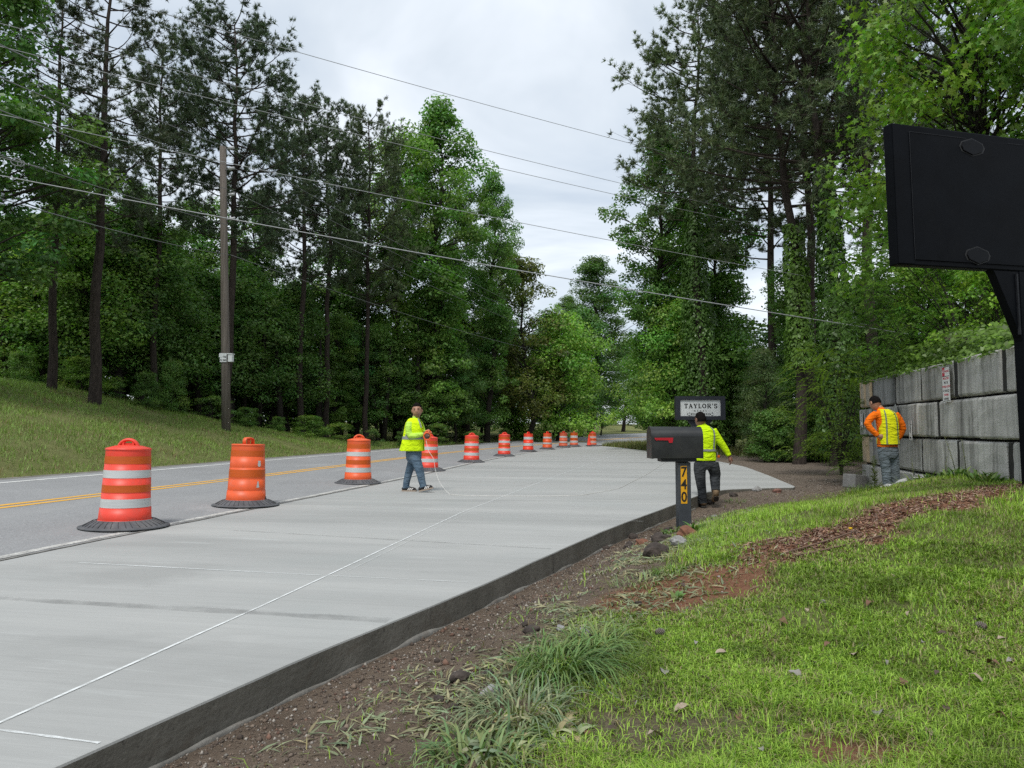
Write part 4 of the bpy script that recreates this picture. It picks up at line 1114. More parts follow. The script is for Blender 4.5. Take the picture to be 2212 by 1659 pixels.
def head(b, c, yaw, pitch, tilt, s, mi, face=True):
    """mi: material slots skin, hair, beard, lip, eye"""
    R = Matrix.Rotation(yaw, 3, 'Z') @ Matrix.Rotation(pitch, 3, 'X') @ Matrix.Rotation(tilt, 3, 'Y')   # looks along +Y before turning
    NT, NP = 30, 22; V = []; F = []; Mx = []
    def shape(th, ph):
        # th: azimuth from +Y (front), ph: -pi/2..pi/2
        d = Vector((math.sin(th) * math.cos(ph), math.cos(th) * math.cos(ph), math.sin(ph)))
        x, y, z = d.x * .076, d.y * .097, d.z * .122
        fr = max(0, d.y)
        if z < 0:
            k = -z / .122
            x *= 1 - .30 * k ** 1.6; y *= 1 - (.04 if d.y > 0 else .42) * k ** 1.4
        if d.y > .3 and z > .02: y *= 1 - .10 * (z / .122)
        f = math.exp(-(x / .016) ** 2)
        y += fr ** 6 * f * .024 * math.exp(-((z + .018) / .020) ** 2) + fr ** 6 * math.exp(-(x / .011) ** 2) * .012 * math.exp(-((z - .005) / .022) ** 2)
        y += fr ** 3 * .007 * math.exp(-((z - .030) / .012) ** 2)
        y -= fr ** 3 * .010 * (math.exp(-((x - .031) / .016) ** 2) + math.exp(-((x + .031) / .016) ** 2)) * math.exp(-((z - .010) / .013) ** 2)
        y += fr ** 5 * .008 * math.exp(-(x / .024) ** 2) * math.exp(-((z + .058) / .010) ** 2)
        y += fr ** 5 * .010 * math.exp(-(x / .026) ** 2) * math.exp(-((z + .098) / .015) ** 2)
        return Vector((x, y, z)), d
    for j in range(NP + 1):
        ph = -pi / 2 + pi * j / NP
        for i in range(NT):
            p, d = shape(2 * pi * i / NT, ph)
            hl = .066 if d.y > .55 else (.066 - (.55 - d.y) * .11 if d.y > -.2 else -.035)
            if p.z > hl: p += d * .008
            V.append(R @ (p * s) + Vector(c))
    for j in range(NP):
        for i in range(NT):
            i2 = (i + 1) % NT
            p, d = shape(2 * pi * (i + .5) / NT, -pi / 2 + pi * (j + .5) / NP)
            hl = .062 if d.y > .55 else (.062 - (.55 - d.y) * .11 if d.y > -.2 else -.038)
            m = mi[0]
            if p.z > hl: m = mi[1]
            elif d.y > .25 and p.z < -.050 and face: m = mi[2]
            if face and d.y > .8 and -.066 < p.z < -.050 and abs(p.x) < .026: m = mi[3]
            F.append((j * NT + i, j * NT + i2, (j + 1) * NT + i2, (j + 1) * NT + i)); Mx.append(m)
    for f, m in zip(F, Mx): pass
    b0 = len(b.V); b.V += [tuple(v) for v in V]
    for f, m in zip(F, Mx): b.F.append(tuple(b0 + q for q in f)); b.M.append(m); b.S.append(True)
    def ell(cc, r, m, n=8):
        VV = []; FF = []
        for j in range(n + 1):
            for i in range(n):
                ph = -pi / 2 + pi * j / n; th = 2 * pi * i / n
                VV.append(R @ ((Vector(cc) + Vector((r[0] * math.cos(ph) * math.cos(th), r[1] * math.cos(ph) * math.sin(th), r[2] * math.sin(ph)))) * s) + Vector(c))
        for j in range(n):
            for i in range(n): FF.append((j * n + i, j * n + (i + 1) % n, (j + 1) * n + (i + 1) % n, (j + 1) * n + i))
        b.add(VV, FF, m, True)
    for sx in (-1, 1):
        ell((sx * .079, -.008, -.004), (.010, .018, .030), mi[0])
        if face:
            ell((sx * .031, .082, .010), (.013, .006, .006), mi[4])
            ell((sx * .032, .092, .029), (.021, .005, .0045), mi[1])

def hand(b, wrist, d, palm_n, m, curl=.5, s=1.0, thumb=1):
    """five-fingered hand growing from wrist along d; palm_n is the palm's normal"""
    d = Vector(d).normalized(); nrm = Vector(palm_n); nrm = (nrm - d * nrm.dot(d)).normalized(); sd = d.cross(nrm).normalized()
    w = Vector(wrist)
    b.tube([w - d * .03, w, w + d * .03 * s, w + d * .085 * s, w + d * .095 * s], [(.026 * s, .021 * s), (.026 * s, .019 * s), (.040 * s, .017 * s), (.042 * s, .014 * s), (.036 * s, .010 * s)], 10, m) if abs(sd.z) < 2 else None
    for k, (o, ln) in enumerate(((-.031, .070), (-.0105, .080), (.0105, .076), (.031, .060))):
        p = w + d * .088 * s + sd * o * s; dr = d.copy(); pts = [p - d * .012]; 
        for j in range(3):
            ang_ = curl * (.35 + .45 * j)
            dr = (d * math.cos(ang_ * 1.6) + nrm * math.sin(ang_ * 1.6)).normalized()
            p = p + dr * ln * s / 3; pts.append(p)
        b.tube(pts, [.0095 * s, .0092 * s, .0085 * s, .006 * s], 7, m)
    p = w + d * .025 * s + sd * (-.034 * thumb) * s
    dr = (d * .75 - sd * thumb * .6 + nrm * .25).normalized()
    b.tube([w + d * .012 * s, p, p + dr * .035 * s, p + (dr + nrm * .35 * curl + d * .3).normalized() * .066 * s], [.014 * s, .0135 * s, .011 * s, .008 * s], 7, m)

def make_body(parts, mats, voxel=.0115):
    """parts: (MB with closed overlapping shapes, slot) -> one continuous surface, slots taken from the nearest part"""
    allb = MB(); kd_pts = []
    for pb_, slot in parts:
        allb.add([Vector(v) for v in pb_.V], pb_.F)
        vv = [Vector(v) for v in pb_.V]
        for f in pb_.F:
            c = sum((vv[i] for i in f), Vector()) / len(f); kd_pts.append((c, slot))
            if len(f) == 4:
                for i in f: kd_pts.append((vv[i].lerp(c, .5), slot))
    me = allb.mesh("body_src", mats)
    tmp = bpy.data.objects.new("tmp", me); COL.objects.link(tmp)
    md = tmp.modifiers.new("r", 'REMESH'); md.mode = 'VOXEL'; md.voxel_size = voxel
    sm2 = tmp.modifiers.new("s", 'SMOOTH'); sm2.factor = .5; sm2.iterations = 4
    dg = bpy.context.evaluated_depsgraph_get()
    out = bpy.data.meshes.new_from_object(tmp.evaluated_get(dg))
    bpy.data.objects.remove(tmp)
    kd = KDTree(len(kd_pts))
    for i, (c, s) in enumerate(kd_pts): kd.insert(c, i)
    kd.balance()
    out.materials.clear()
    for m in mats: out.materials.append(m)
    for p in out.polygons:
        _, i, _ = kd.find(p.center); p.material_index = kd_pts[i][1]; p.use_smooth = True
    return out
def join_extra(me, extra):
    """append loose detail (head, hands) to the body mesh, same object"""
    bm = bmesh.new(); bm.from_mesh(me)
    vs = [bm.verts.new(v) for v in extra.V]
    for f, m, s in zip(extra.F, extra.M, extra.S):
        try:
            q = bm.faces.new([vs[i] for i in f]); q.material_index = m; q.smooth = s
        except ValueError: pass
    bmesh.ops.recalc_face_normals(bm, faces=bm.faces)
    bm.to_mesh(me); bm.free(); return me
def shoe(b, heel, toe, w=.045, h=.065, m=0):
    heel, toe = Vector(heel), Vector(toe); d = (toe - heel); L_ = d.length; d.normalize()
    up = Vector((0, 0, 1)); up = (up - d * up.dot(d)).normalized()
    pts = []; rr = []
    for t, ww, hh in ((-.01, .5, .55), (.06, .85, .95), (.25, .95, 1.1), (.5, 1.0, .95), (.72, 1.08, .66), (.90, .95, .48), (1.0, .45, .30)):
        pts.append(heel + d * L_ * t + up * (h * hh * .5 + .012)); rr.append((w * ww, h * hh * .5))
    return pts, rr
def foot_parts(heel, toe, w, h, sole_m, b_sole):
    heel, toe = Vector(heel), Vector(toe); d = (toe - heel); L_ = d.length; d.normalize()
    up = Vector((0, 0, 1)); up = (up - d * up.dot(d)).normalized(); sd = d.cross(up)
    out = []
    for t, ww in ((-.02, .55), (.05, .9), (.3, .92), (.55, 1.0), (.75, 1.1), (.92, .92), (1.02, .5)): out.append((t, w * ww))
    top = [heel + d * L_ * t + sd * q for t, q in out] + [heel + d * L_ * t - sd * q for t, q in out[::-1]]
    n = len(top); V = [p - up * .002 for p in top] + [p + up * .024 for p in top]
    b_sole.add(V, [tuple(range(n)), tuple(range(2 * n - 1, n - 1, -1))] + [(i, (i + 1) % n, (i + 1) % n + n, i + n) for i in range(n)])
def tb(pts, rr, n=14):
    b = MB(); b.tube(pts, rr, n); return b

# --- worker holding the reel -------------------------------------------------
def worker_reel():
    g = PZ(1106 + (1655 - 2048) / 1.8517, 1967 / 1.8517, 0)
    t = thing("person", "worker in lime vest and blue jeans facing us, holding an orange reel", "person", (g.x, g.y, 0.0))
    k = g.y / 14.4
    sc = k
    t.scale = (sc,) * 3
    TR = -.12; t.rotation_euler = (0, 0, TR)
    rt = lambda dx_, dy_: (g.x + (dx_ * math.cos(TR) - dy_ * math.sin(TR)) * sc, g.y + (dx_ * math.sin(TR) + dy_ * math.cos(TR)) * sc)
    mats = [M_lime, M_jean1, M_skin1, M_hair, M_beard, M_lip, M_eye, M_shoe, M_sole, M_stripe]
    parts = []
    torso = [((-.005, 0, .78), .120, .14, .35), ((-.01, 0, .84), .160, .175, .35), ((0, 0, .95), .165, .19, .35), ((.005, 0, 1.10), .155, .195, .35), ((.01, 0, 1.24), .145, .205, .35), ((.005, 0, 1.34), .115, .185, .35), ((.02, -.01, 1.41), .065, .09, .35), ((.035, -.015, 1.46), .055, .06, .35)]
    S, N = ringloft(torso); b = MB(); loft_mesh(b, S, N, n=24); parts.append((b, 0))
    parts.append((tb([(.03, -.01, 1.42), (.045, -.02, 1.48), (.055, -.03, 1.54)], [.072, .068, .068]), 2))
    # hips and legs
    hp, N2 = ringloft([((-.01, 0, .56), .10, .13, .35), ((-.005, 0, .64), .150, .170, .35), ((-.005, 0, .74), .155, .172, .35), ((-.01, 0, .84), .155, .170, .35)])
    b = MB(); loft_mesh(b, hp, N2, n=24); parts.append((b, 1))
    # rear (far-left in picture) leg and front leg
    parts.append((tb([(-.01, .07, .72), (-.045, .075, .60), (-.095, .08, .46), (-.13, .085, .34), (-.165, .09, .20), (-.178, .09, .105), (-.175, .09, .06)], [.098, .096, .080, .074, .068, .064, .066]), 1))
    parts.append((tb([(.02, -.07, .72), (.065, -.08, .60), (.125, -.09, .455), (.155, -.09, .34), (.18, -.09, .22), (.205, -.09, .135), (.212, -.09, .10)], [.104, .102, .088, .078, .070, .066, .068]), 1))
    # near arm (towards camera): shoulder, elbow, wrist ; far arm
    parts.append((tb([(-.045, -.165, 1.335), (-.055, -.215, 1.24), (-.045, -.235, 1.13), (-.02, -.24, 1.085), (.06, -.225, 1.085), (.15, -.19, 1.10), (.215, -.16, 1.115)], [.070, .068, .062, .060, .056, .047, .040]), 0))
    parts.append((tb([(.06, .165, 1.335), (.10, .19, 1.24), (.13, .18, 1.14), (.17, .12, 1.13), (.22, .03, 1.15), (.245, -.04, 1.155)], [.066, .064, .060, .055, .046, .040]), 0))
    # shoes
    for he, to, ank in (((-.255, .09, .0), (.03, .09, .0), (-.175, .09, .07)), ((.135, -.09, .012), (.405, -.10, .075), (.212, -.09, .10))):
        pts, rr = shoe(None, he, to, .048, .075); parts.append((tb(pts, rr, 12), 7))
    me = make_body(parts, mats)
    ex = MB()
    head(ex, (.06, -.035, 1.572), pi + .16, -.02, .05, 1.22, [2, 3, 4, 5, 6])
    hand(ex, (.225, -.155, 1.118), (.85, .25, -.12), (0.1, .3, -.95), 2, .8, 1.05, -1)
    hand(ex, (.25, -.055, 1.158), (.75, -.55, .12), (.2, -.3, -.95), 2, .8, 1.05, 1)
    for he, to in (((-.255, .09, .0), (.03, .09, .0)), ((.135, -.09, .012), (.405, -.10, .075))):
        foot_parts(he, to, .052, .07, 8, sole_b := MB())
        sole_b.M = [8] * len(sole_b.F); b0 = len(ex.V); ex.V += sole_b.V; ex.F += [tuple(b0 + i for i in f) for f in sole_b.F]; ex.M += sole_b.M; ex.S += sole_b.S
        hv, tv_ = Vector(he), Vector(to); d = (tv_ - hv).normalized(); up = Vector((0, 0, 1)); up = (up - d * up.dot(d)).normalized()
        for j in range(3):
            a = hv + d * (.115 + .035 * j) - Vector((0, .0535, 0)) + up * .028; c2 = a + d * .030 + up * .042 + Vector((0, .014, 0))
            ex.add([a, a + d * .018, c2 + d * .018, c2], [(0, 1, 2, 3)], 9)
    link("body", join_extra(me, ex), t)
    # vest
    vest = [((-.045, 0, .790), .245, .235, .25), ((-.035, 0, .90), .225, .235, .28), ((-.02, 0, 1.02), .208, .235, .3), ((-.005, 0, 1.14), .196, .235, .3), ((.0, 0, 1.24), .185, .232, .3), ((-.005, 0, 1.33), .162, .215, .3), ((.0, -.005, 1.40), .120, .150, .3), ((.01, -.01, 1.425), .085, .095, .3)]
    VS, VN = ringloft(vest)
    b = MB(); fr = -.30          # front opening faces right and a little to the camera
    loft_mesh(b, VS, VN, 40, 56, 0, 0, keep=lambda tt, th: not (abs((th - fr + pi) % (2 * pi) - pi) < .10 + .10 * max(0, tt - 2)), wave=.006)
    v = b.build("vest", M_vest1, t)
    sd_ = v.modifiers.new("thickness", 'SOLIDIFY'); sd_.thickness = .006; sd_.offset = 0
    patch(VS, 1.95, 2.45, .0, 2 * pi - .5, .0085, 4, 60).build("reflective_tape", M_tape, v)
    patch(VS, 4.0, 6.6, lambda u: -1.02 - .12 * u, lambda u: -.80 - .10 * u, .0085, 14, 3).build("reflective_tape", M_tape, v)
    patch(VS, 4.0, 6.6, lambda u: .10 + .1 * u, lambda u: .30 + .1 * u, .0085, 14, 3).build("reflective_tape", M_tape, v)
    patch(VS, 2.3, 5.4, lambda u: -2.45, lambda u: -2.28, .0085, 14, 3).build("reflective_tape", M_tape, v)
    # reel held in both hands
    rl = thing("chalk_reel", "small orange reel of white string held in the worker's hands", "reel", (*rt(.295, -.15), 1.075 * sc), .05)
    M_ro = plastic("orange_reel_plastic", (.85, .12, .015))
    b = MB(); b.tube([(.068 * math.cos(a), 0, .068 * math.sin(a)) for a in np.linspace(0, 2 * pi, 25)], [(.014, .026)] * 25, 8, caps=False); b.build("rim", M_ro, rl)
    b = MB(); b.tube([(0, -.02, 0), (0, .02, 0)], .052, 20); b.build("string_spool", plain("dark_spool", (.09, .06, .05), .8, .3, 30), rl)
    b = MB(); b.tube([(-.055, 0, .05), (-.02, 0, .10), (.05, 0, .10), (.085, 0, .045)], .012, 8); b.build("grip", M_ro, rl)
    # white string to the ground and over the paving
    z5 = lambda x, y, z=.010: PZ((1400 + x * .5877) / 1.8517, (1500 + y * .5877) / 1.8517, z)
    A = Vector((*rt(.275, -.165), 1.0 * sc))
    pz = lambda x, y, yy: P((1560 + x * .2351) / 1.8517, (1600 + y * .2351) / 1.8517, yy)
    pts = [A, pz(655, 860, g.y - .26), pz(738, 1000, g.y - .30), pz(770, 1180, g.y - .32), pz(815, 1330, g.y - .36), pz(880, 1455, g.y - .40)] + [z5(*q) for q in ((672, 805), (700, 815), (900, 822), (1300, 824), (1560, 818), (1640, 806), (1720, 792), (1830, 770), (1900, 735), (2020, 675), (2130, 604), (2180, 575))]
    s_ = thing("string", "loose white string running from the reel over the concrete", "string", A)
    cu = []
    for i in range(len(pts) - 1):
        p0, p1, p2, p3 = pts[max(i - 1, 0)], pts[i], pts[i + 1], pts[min(i + 2, len(pts) - 1)]
        for u in np.linspace(0, 1, 6, endpoint=False): cu.append(.5 * ((2 * p1) + (p2 - p0) * u + (2 * p0 - 5 * p1 + 4 * p2 - p3) * u * u + (3 * p1 - p0 - 3 * p2 + p3) * u ** 3))
    cu.append(pts[-1])
    b = MB(); b.tube([p - A for p in cu], .0045, 5); b.build("strand", M_stripe, s_)
    return t
worker_reel()

# --- worker walking away behind the mailbox ---------------------------------
def worker_away():
    z0 = -.23; yy = 13.75
    c = P((2740 + 335 / 4.254) / 1.8517, (1630 + 1615 / 4.254) / 1.8517, yy)
    t = thing("person", "worker in lime long-sleeved shirt and dark jeans walking away behind the mailbox", "person", (c.x, yy, g1(c.x, yy) + .01))
    hgt = P(1500, (1630 + 95 / 4.254) / 1.8517, yy).z - t.location.z
    sc = hgt / 1.72; t.scale = (sc,) * 3
    u = lambda x, y, d=0: ((x - 335) / 886.0, d, (1615 - y) / 886.0)
    mats = [M_hiv, M_jean2, M_skin2, M_hair, M_beard, M_lip, M_eye, M_boot, M_bsole]
    parts = []
    S, N = ringloft([(u(350, 862), .208, .138, 0), (u(348, 760), .202, .135, 0), (u(345, 680), .200, .135, 0), (u(345, 560), .205, .135, 0), (u(345, 450), .215, .13, 0), (u(342, 370), .205, .115, 0), (u(335, 318), .14, .085, 0), (u(325, 285), .068, .066, 0), (u(318, 262), .058, .058, 0)])
    b = MB(); loft_mesh(b, S, N, n=28); parts.append((b, 0)); SH, SHN = S, N
    parts.append((tb([u(320, 300, -.0), u(312, 250), u(305, 215)], [.060, .057, .06]), 2))
    hp, N2 = ringloft([(u(360, 1010), .12, .11, 0), (u(362, 940), .185, .135, 0), (u(360, 890), .185, .130, 0), (u(352, 845), .165, .11, 0)])
    b = MB(); loft_mesh(b, hp, N2, n=26); parts.append((b, 1))
    parts.append((tb([u(268, 900), u(262, 1010), u(268, 1130), u(278, 1230), u(292, 1340), u(300, 1450), u(304, 1560)], [.112, .112, .100, .090, .082, .078, .080]), 1))
    parts.append((tb([u(468, 900), u(490, 990), u(520, 1085, .03), u(512, 1160, .02), u(500, 1240, -.05), u(490, 1310, -.10), u(486, 1350, -.13)], [.116, .114, .102, .095, .088, .080, .080]), 1))
    # right arm swung out
    parts.append((tb([u(478, 372), u(540, 470), u(600, 560), u(650, 625), u(705, 710), u(745, 785)], [.084, .080, .073, .066, .056, .047]), 0))
    parts.append((tb([u(215, 372), u(165, 480, .05), u(150, 580, .10), u(165, 680, .16), u(190, 740, .22)], [.072, .068, .062, .052, .042]), 0))
    pts, rr = shoe(None, (u(310, 1612, -.05)), (u(322, 1612, .22)), .052, .095); parts.append((tb(pts, rr, 12), 7))
    hl, to = u(488, 1375, -.16), u(492, 1500, -.02); pts, rr = shoe(None, hl, to, .055, .10)
    parts.append((tb([Vector(hl) + Vector((0, .02, .05)), Vector(hl) + Vector((0, .03, 0)), Vector(u(490, 1440, -.08)), Vector(u(494, 1490, .0)), Vector(u(496, 1500, .08))], [.055, .058, .056, .056, .045], 12), 7))
    me = make_body(parts, mats)
    ex = MB()
    head(ex, u(288, 200, .01), .42, -.06, .03, 1.17, [2, 3, 2, 2, 3], face=True)
    hand(ex, u(752, 800), (.30, -.05, -.95), (-.85, .2, -.2), 2, .6, 1.0, 1)
    foot_parts(u(310, 1613, -.06), u(322, 1613, .23), .054, .07, 8, q := MB()); b0 = len(ex.V); ex.V += q.V; ex.F += [tuple(b0 + i for i in f) for f in q.F]; ex.M += [8] * len(q.F); ex.S += q.S
    # lifted boot sole turned to the camera
    sp = [u(455, 1425, -.135), u(525, 1425, -.135), u(538, 1470, -.09), u(530, 1505, -.035), u(475, 1505, -.035), u(458, 1470, -.09)]
    ex.add([Vector(p_) + Vector((0, -.028, -.012)) for p_ in sp] + [Vector(p_) for p_ in sp], [tuple(range(6))] + [(i, (i + 1) % 6, (i + 1) % 6 + 6, i + 6) for i in range(6)], 8)
    link("body", join_extra(me, ex), t)
    # reflective tape on the shirt back
    ring_ = patch(SH, 1.62, 2.02, 0, 2 * pi, .010, 4, 48).build("reflective_tape", M_tape, t)
    patch(SH, 2.0, 6.2, lambda q_: -.98 + .13 * q_, lambda q_: -.76 + .09 * q_, .010, 16, 4).build("reflective_tape", M_tape, t)
    patch(SH, 2.0, 6.2, lambda q_: -pi + .98 - .13 * q_, lambda q_: -pi + .76 - .09 * q_, .010, 16, 4).build("reflective_tape", M_tape, t)
    q = Vector(u(566, 795, -.02))
    tp = thing("tape_measure", "tiny orange tape measure clipped on the walking worker's hip", "tape measure", t.matrix_basis @ q)
    b = MB(); b.box((0, 0, 0), (.04, .05, .05)); b.build("case", M_amber, tp, .008); b = MB(); b.box((-.02, 0, .05), (.012, .03, .06)); b.build("clip", M_metal, tp)
worker_away()

# --- worker at the wall ------------------------------------------------------
def worker_wall():
    yy = 13.0
    z3 = lambda x, y: ((3430 + x / 3.86) / 1.8517, (1560 + y / 3.86) / 1.8517)
    c = P(*z3(520, 1525), yy)
    t = thing("person", "worker in yellow vest and orange sleeves standing by the block wall, hands on hips", "person", (c.x, yy, g1(c.x, yy)))
    top = P(*z3(350, 118), yy).z - t.location.z
    pm = (yy / CT) / FPX / 1.8517 / 3.86
    mats = [M_orange, M_jean3, M_skin1, M_hair, M_skin1, M_skin1, M_hair, M_boot]
    zg = c.z - t.location.z
    u = lambda x, y, d=0: ((x - 520) * pm, d, (1525 - y) * pm + zg)
    parts = []
    S, N = ringloft([(u(482, 885), .170, .125, 0), (u(488, 800), .170, .125, 0), (u(492, 690), .170, .13, 0), (u(490, 560), .178, .135, 0), (u(482, 450), .190, .13, 0), (u(470, 372), .182, .11, 0), (u(448, 330), .12, .085, 0), (u(415, 305, .03), .065, .065, 0), (u(398, 280, .05), .058, .058, 0)])
    b = MB(); loft_mesh(b, S, N, n=28); parts.append((b, 0)); VSr = S
    parts.append((tb([u(425, 330, .02), u(395, 280, .05), u(372, 245, .08)], [.062, .058, .06]), 2))
    hp, N2 = ringloft([(u(505, 1060), .12, .11, 0), (u(495, 1000), .170, .125, 0), (u(490, 920), .172, .13, 0), (u(486, 868), .150, .11, 0)])
    b = MB(); loft_mesh(b, hp, N2, n=26); parts.append((b, 1))
    parts.append((tb([u(420, 930), u(432, 1050), u(445, 1180), u(455, 1300), u(460, 1420), u(465, 1520)], [.098, .095, .084, .078, .074, .078]), 1))
    parts.append((tb([u(568, 930, .02), u(580, 1050, .02), u(592, 1180, .02), u(600, 1300, .03), u(606, 1420, .03), u(610, 1520, .03)], [.098, .094, .082, .076, .072, .076]), 1))
    parts.append((tb([u(325, 385), u(255, 425, -.01), u(195, 490, -.02), u(172, 530, -.03), u(205, 600, -.045), u(260, 665, -.06), u(310, 715, -.08)], [.072, .066, .062, .060, .054, .047, .041]), 0))
    parts.append((tb([u(610, 385), u(665, 460, -.01), u(712, 550, -.01), u(728, 605, 0), u(715, 680, .03), u(690, 745, .06), u(660, 790, .09)], [.072, .066, .060, .058, .053, .046, .041]), 0))
    for x, d in ((465, -.06), (610, -.03)):
        pts, rr = shoe(None, u(x, 1525, d), u(x + 5, 1525, d + .27), .05, .09); parts.append((tb(pts, rr, 12), 7))
    me = make_body(parts, mats)
    ex = MB()
    head(ex, u(352, 212, .09), .30, -.42, .10, 1.10, [2, 3, 2, 2, 3], face=False)
    hand(ex, u(318, 722, -.085), (.90, -.12, -.10), (.1, .9, .1), 2, .35, 1.0, 1)
    hand(ex, u(655, 795, .10), (-.6, .5, -.3), (-.7, -.4, 0), 2, .4, 1.0, -1)
    link("body", join_extra(me, ex), t)
    vest = [(u(497, 850), .172, .148, 0), (u(496, 770), .170, .146, 0), (u(497, 690), .168, .146, 0), (u(495, 560), .170, .149, 0), (u(488, 450), .168, .146, 0), (u(476, 372), .155, .128, 0), (u(455, 325), .105, .095, 0), (u(430, 308), .075, .08, 0)]
    VS, VN = ringloft(vest)
    b = MB(); loft_mesh(b, VS, VN, 40, 56, 0, .004, keep=lambda tt, th: not (abs(th - pi / 2) < .25), wave=.004)
    v = b.build("vest", M_vest2, t)
    sd_ = v.modifiers.new("thickness", 'SOLIDIFY'); sd_.thickness = .005; sd_.offset = 0
    patch(VS, .02, 6.3, lambda q_: -2.12 + .05 * q_, lambda q_: -1.97 + .05 * q_, .011, 24, 3).build("reflective_tape", M_tape2, v)
    patch(VS, .02, 6.3, lambda q_: -1.04 - .12 * q_, lambda q_: -.89 - .12 * q_, .011, 24, 3).build("reflective_tape", M_tape2, v)
    b = MB(); b.tube([VS(.02, th, .008) for th in np.linspace(pi / 2 + .3, 2 * pi + pi / 2 - .3, 50)], .006, 5); b.build("piping", M_pipe, v)
worker_wall()

# ------------------------------------------------------------------ things at the foot of the wall
M_bag = plain("crumpled_grey_plastic", (.42, .42, .41), .55, .25, 9, .9, 14, dirt=(.15, .15, .14, .7))
z4 = lambda x, y, yy: P((3540 + x / 8.508) / 1.8517, (1820 + y / 8.508) / 1.8517, yy)
a = z4(-90, 1190, 12.55); c = z4(760, 985, 12.3)
t = thing("plastic_pipe_sleeve", "crumpled pale grey plastic tube lying in front of the wall worker", "plastic tube", a)
a0 = Vector(a); pts = []; rr = []
for i, u_ in enumerate(np.linspace(0, 1, 13)):
    p = a0.lerp(Vector(c), u_) + Vector((0, random.uniform(-.01, .01), .015 * math.sin(u_ * 9))); pts.append(p - a0); rr.append((.065 + .02 * u_ + random.uniform(-.010, .010), .060 + .03 * u_ + random.uniform(-.010, .010)))
b = MB(); b.tube(pts, rr, 18); b.build("tube", M_bag, t)
q = z4(1180, 880, 12.15); gq = g1(q.x, q.y)
t = thing("flood_light", "small dark lamp with bright metal lid at foot of block wall", "lamp", (q.x, q.y, gq), -.35)
hq = q.z - gq
b = MB(); b.box((.06, 0, hq), (.18, .13, .09)); b.build("housing", plain("bronze_housing", (.10, .085, .065), .5, .2, 10), t, .012)
b = MB(); b.box((-.03, -.01, hq + .055), (.15, .12, .012)); b.build("lid", plain("bright_steel", (.75, .75, .73), .25, .05, 8, metal=.6), t, .003)
b = MB(); b.box((0.05, -.075, hq - .055), (.19, .02, .03)); b.tube([(.04, -.06, hq - .05), (-.03, -.03, hq * .5 - .05), (-.10, 0, -.02)], .022, 8); b.build("bracket", M_blackw, t)
# broken concrete chunks at the near end of the drive
M_chunk = block_mat("broken_concrete", (.27, .265, .25), (.09, .09, .085), .5)
def rock(name, label, cat, p, r, mt, group=None, seed=0, flat=.7, rz=0.0, sub=2, sharp=.28):
    rg = np.random.default_rng(seed)
    bm = bmesh.new(); bmesh.ops.create_icosphere(bm, subdivisions=sub, radius=1)
    off = rg.random(3) * 50
    for v in bm.verts:
        c_ = v.co
        k_ = 1 + sharp * 2 * (vnoise(np.array([c_.x * 1.6 + off[0] + c_.z]), np.array([c_.y * 1.6 + off[1] - c_.z * .7]))[0] - .5) + .12 * (rg.random() - .5)
        v.co = Vector((c_.x * r[0] * k_, c_.y * r[1] * k_, max(c_.z, -.55) * r[2] * k_))
    me = bpy.data.meshes.new(name); bm.to_mesh(me); bm.free(); me.materials.append(mt)
    o = link(name, me); o.location = (p[0], p[1], p[2] + r[2] * .35); o.rotation_euler = (0, 0, rz)
    return setp(o, label, cat, group)
p = P(1846, 1022, 16.2); b = MB()
t = thing("concrete_chunk", "square broken concrete block left of the wall end", "concrete block", (p.x, 16.2, g1(p.x, 16.2)), .5)
b.box((0, 0, .14), (.40, .32, .30), Matrix.Rotation(.12, 3, 'Y')); b.build("chunk", M_chunk, t, .02)
# steel plate standing against the wall
z3w = lambda x, y: wall_pt((3430 + x / 3.86) / 1.8517, (1560 + y / 3.86) / 1.8517)
tri = [z3w(655, 215), z3w(640, 250), z3w(585, 430), z3w(600, 480), z3w(706, 478), z3w(690, 330)]
q = tri[0]
t = thing("metal_plate", "pointed grey metal plate leaning on the wall behind the worker's shoulder", "metal plate", (q.x - .085, q.y, q.z))
b = MB(); n_ = len(tri); V = [p_ - q for p_ in tri] + [p_ - q + Vector((-.006, .001, 0)) for p_ in tri]
b.add(V, [tuple(range(n_)), tuple(range(2 * n_ - 1, n_ - 1, -1))] + [(i, (i + 1) % n_, (i + 1) % n_ + n_, i + n_) for i in range(n_)])
b.build("plate", plain("dull_zinc", (.30, .31, .31), .45, .15, 6, metal=.3), t)
# log on top of the wall
q = wall_pt(2040, 733); 
a = P(2031, 733, 12.3); c = P(2130, 738, 11.2)
t = thing("log", "broken grey-brown log lying on top of the block wall", "log", a)
M_log = bark("weathered_log", (.055, .042, .032), (.20, .165, .13), 3)
b = MB(); dd = Vector(c) - Vector(a)
b.tube([Vector((0, 0, 0)), dd * .05, dd * .3, dd * .7, dd * 1.05], [.025, .040, .047, .052, .055], 12); b.build("stem", M_log, t)
for k in range(6):
    b = MB(); o_ = Vector((0, random.uniform(-.04, .04), random.uniform(-.05, .05))); b.tube([o_ + dd * .03, o_ - dd.normalized() * random.uniform(.05, .16)], [.012, .002], 5); b.build("splinter", M_log, t)
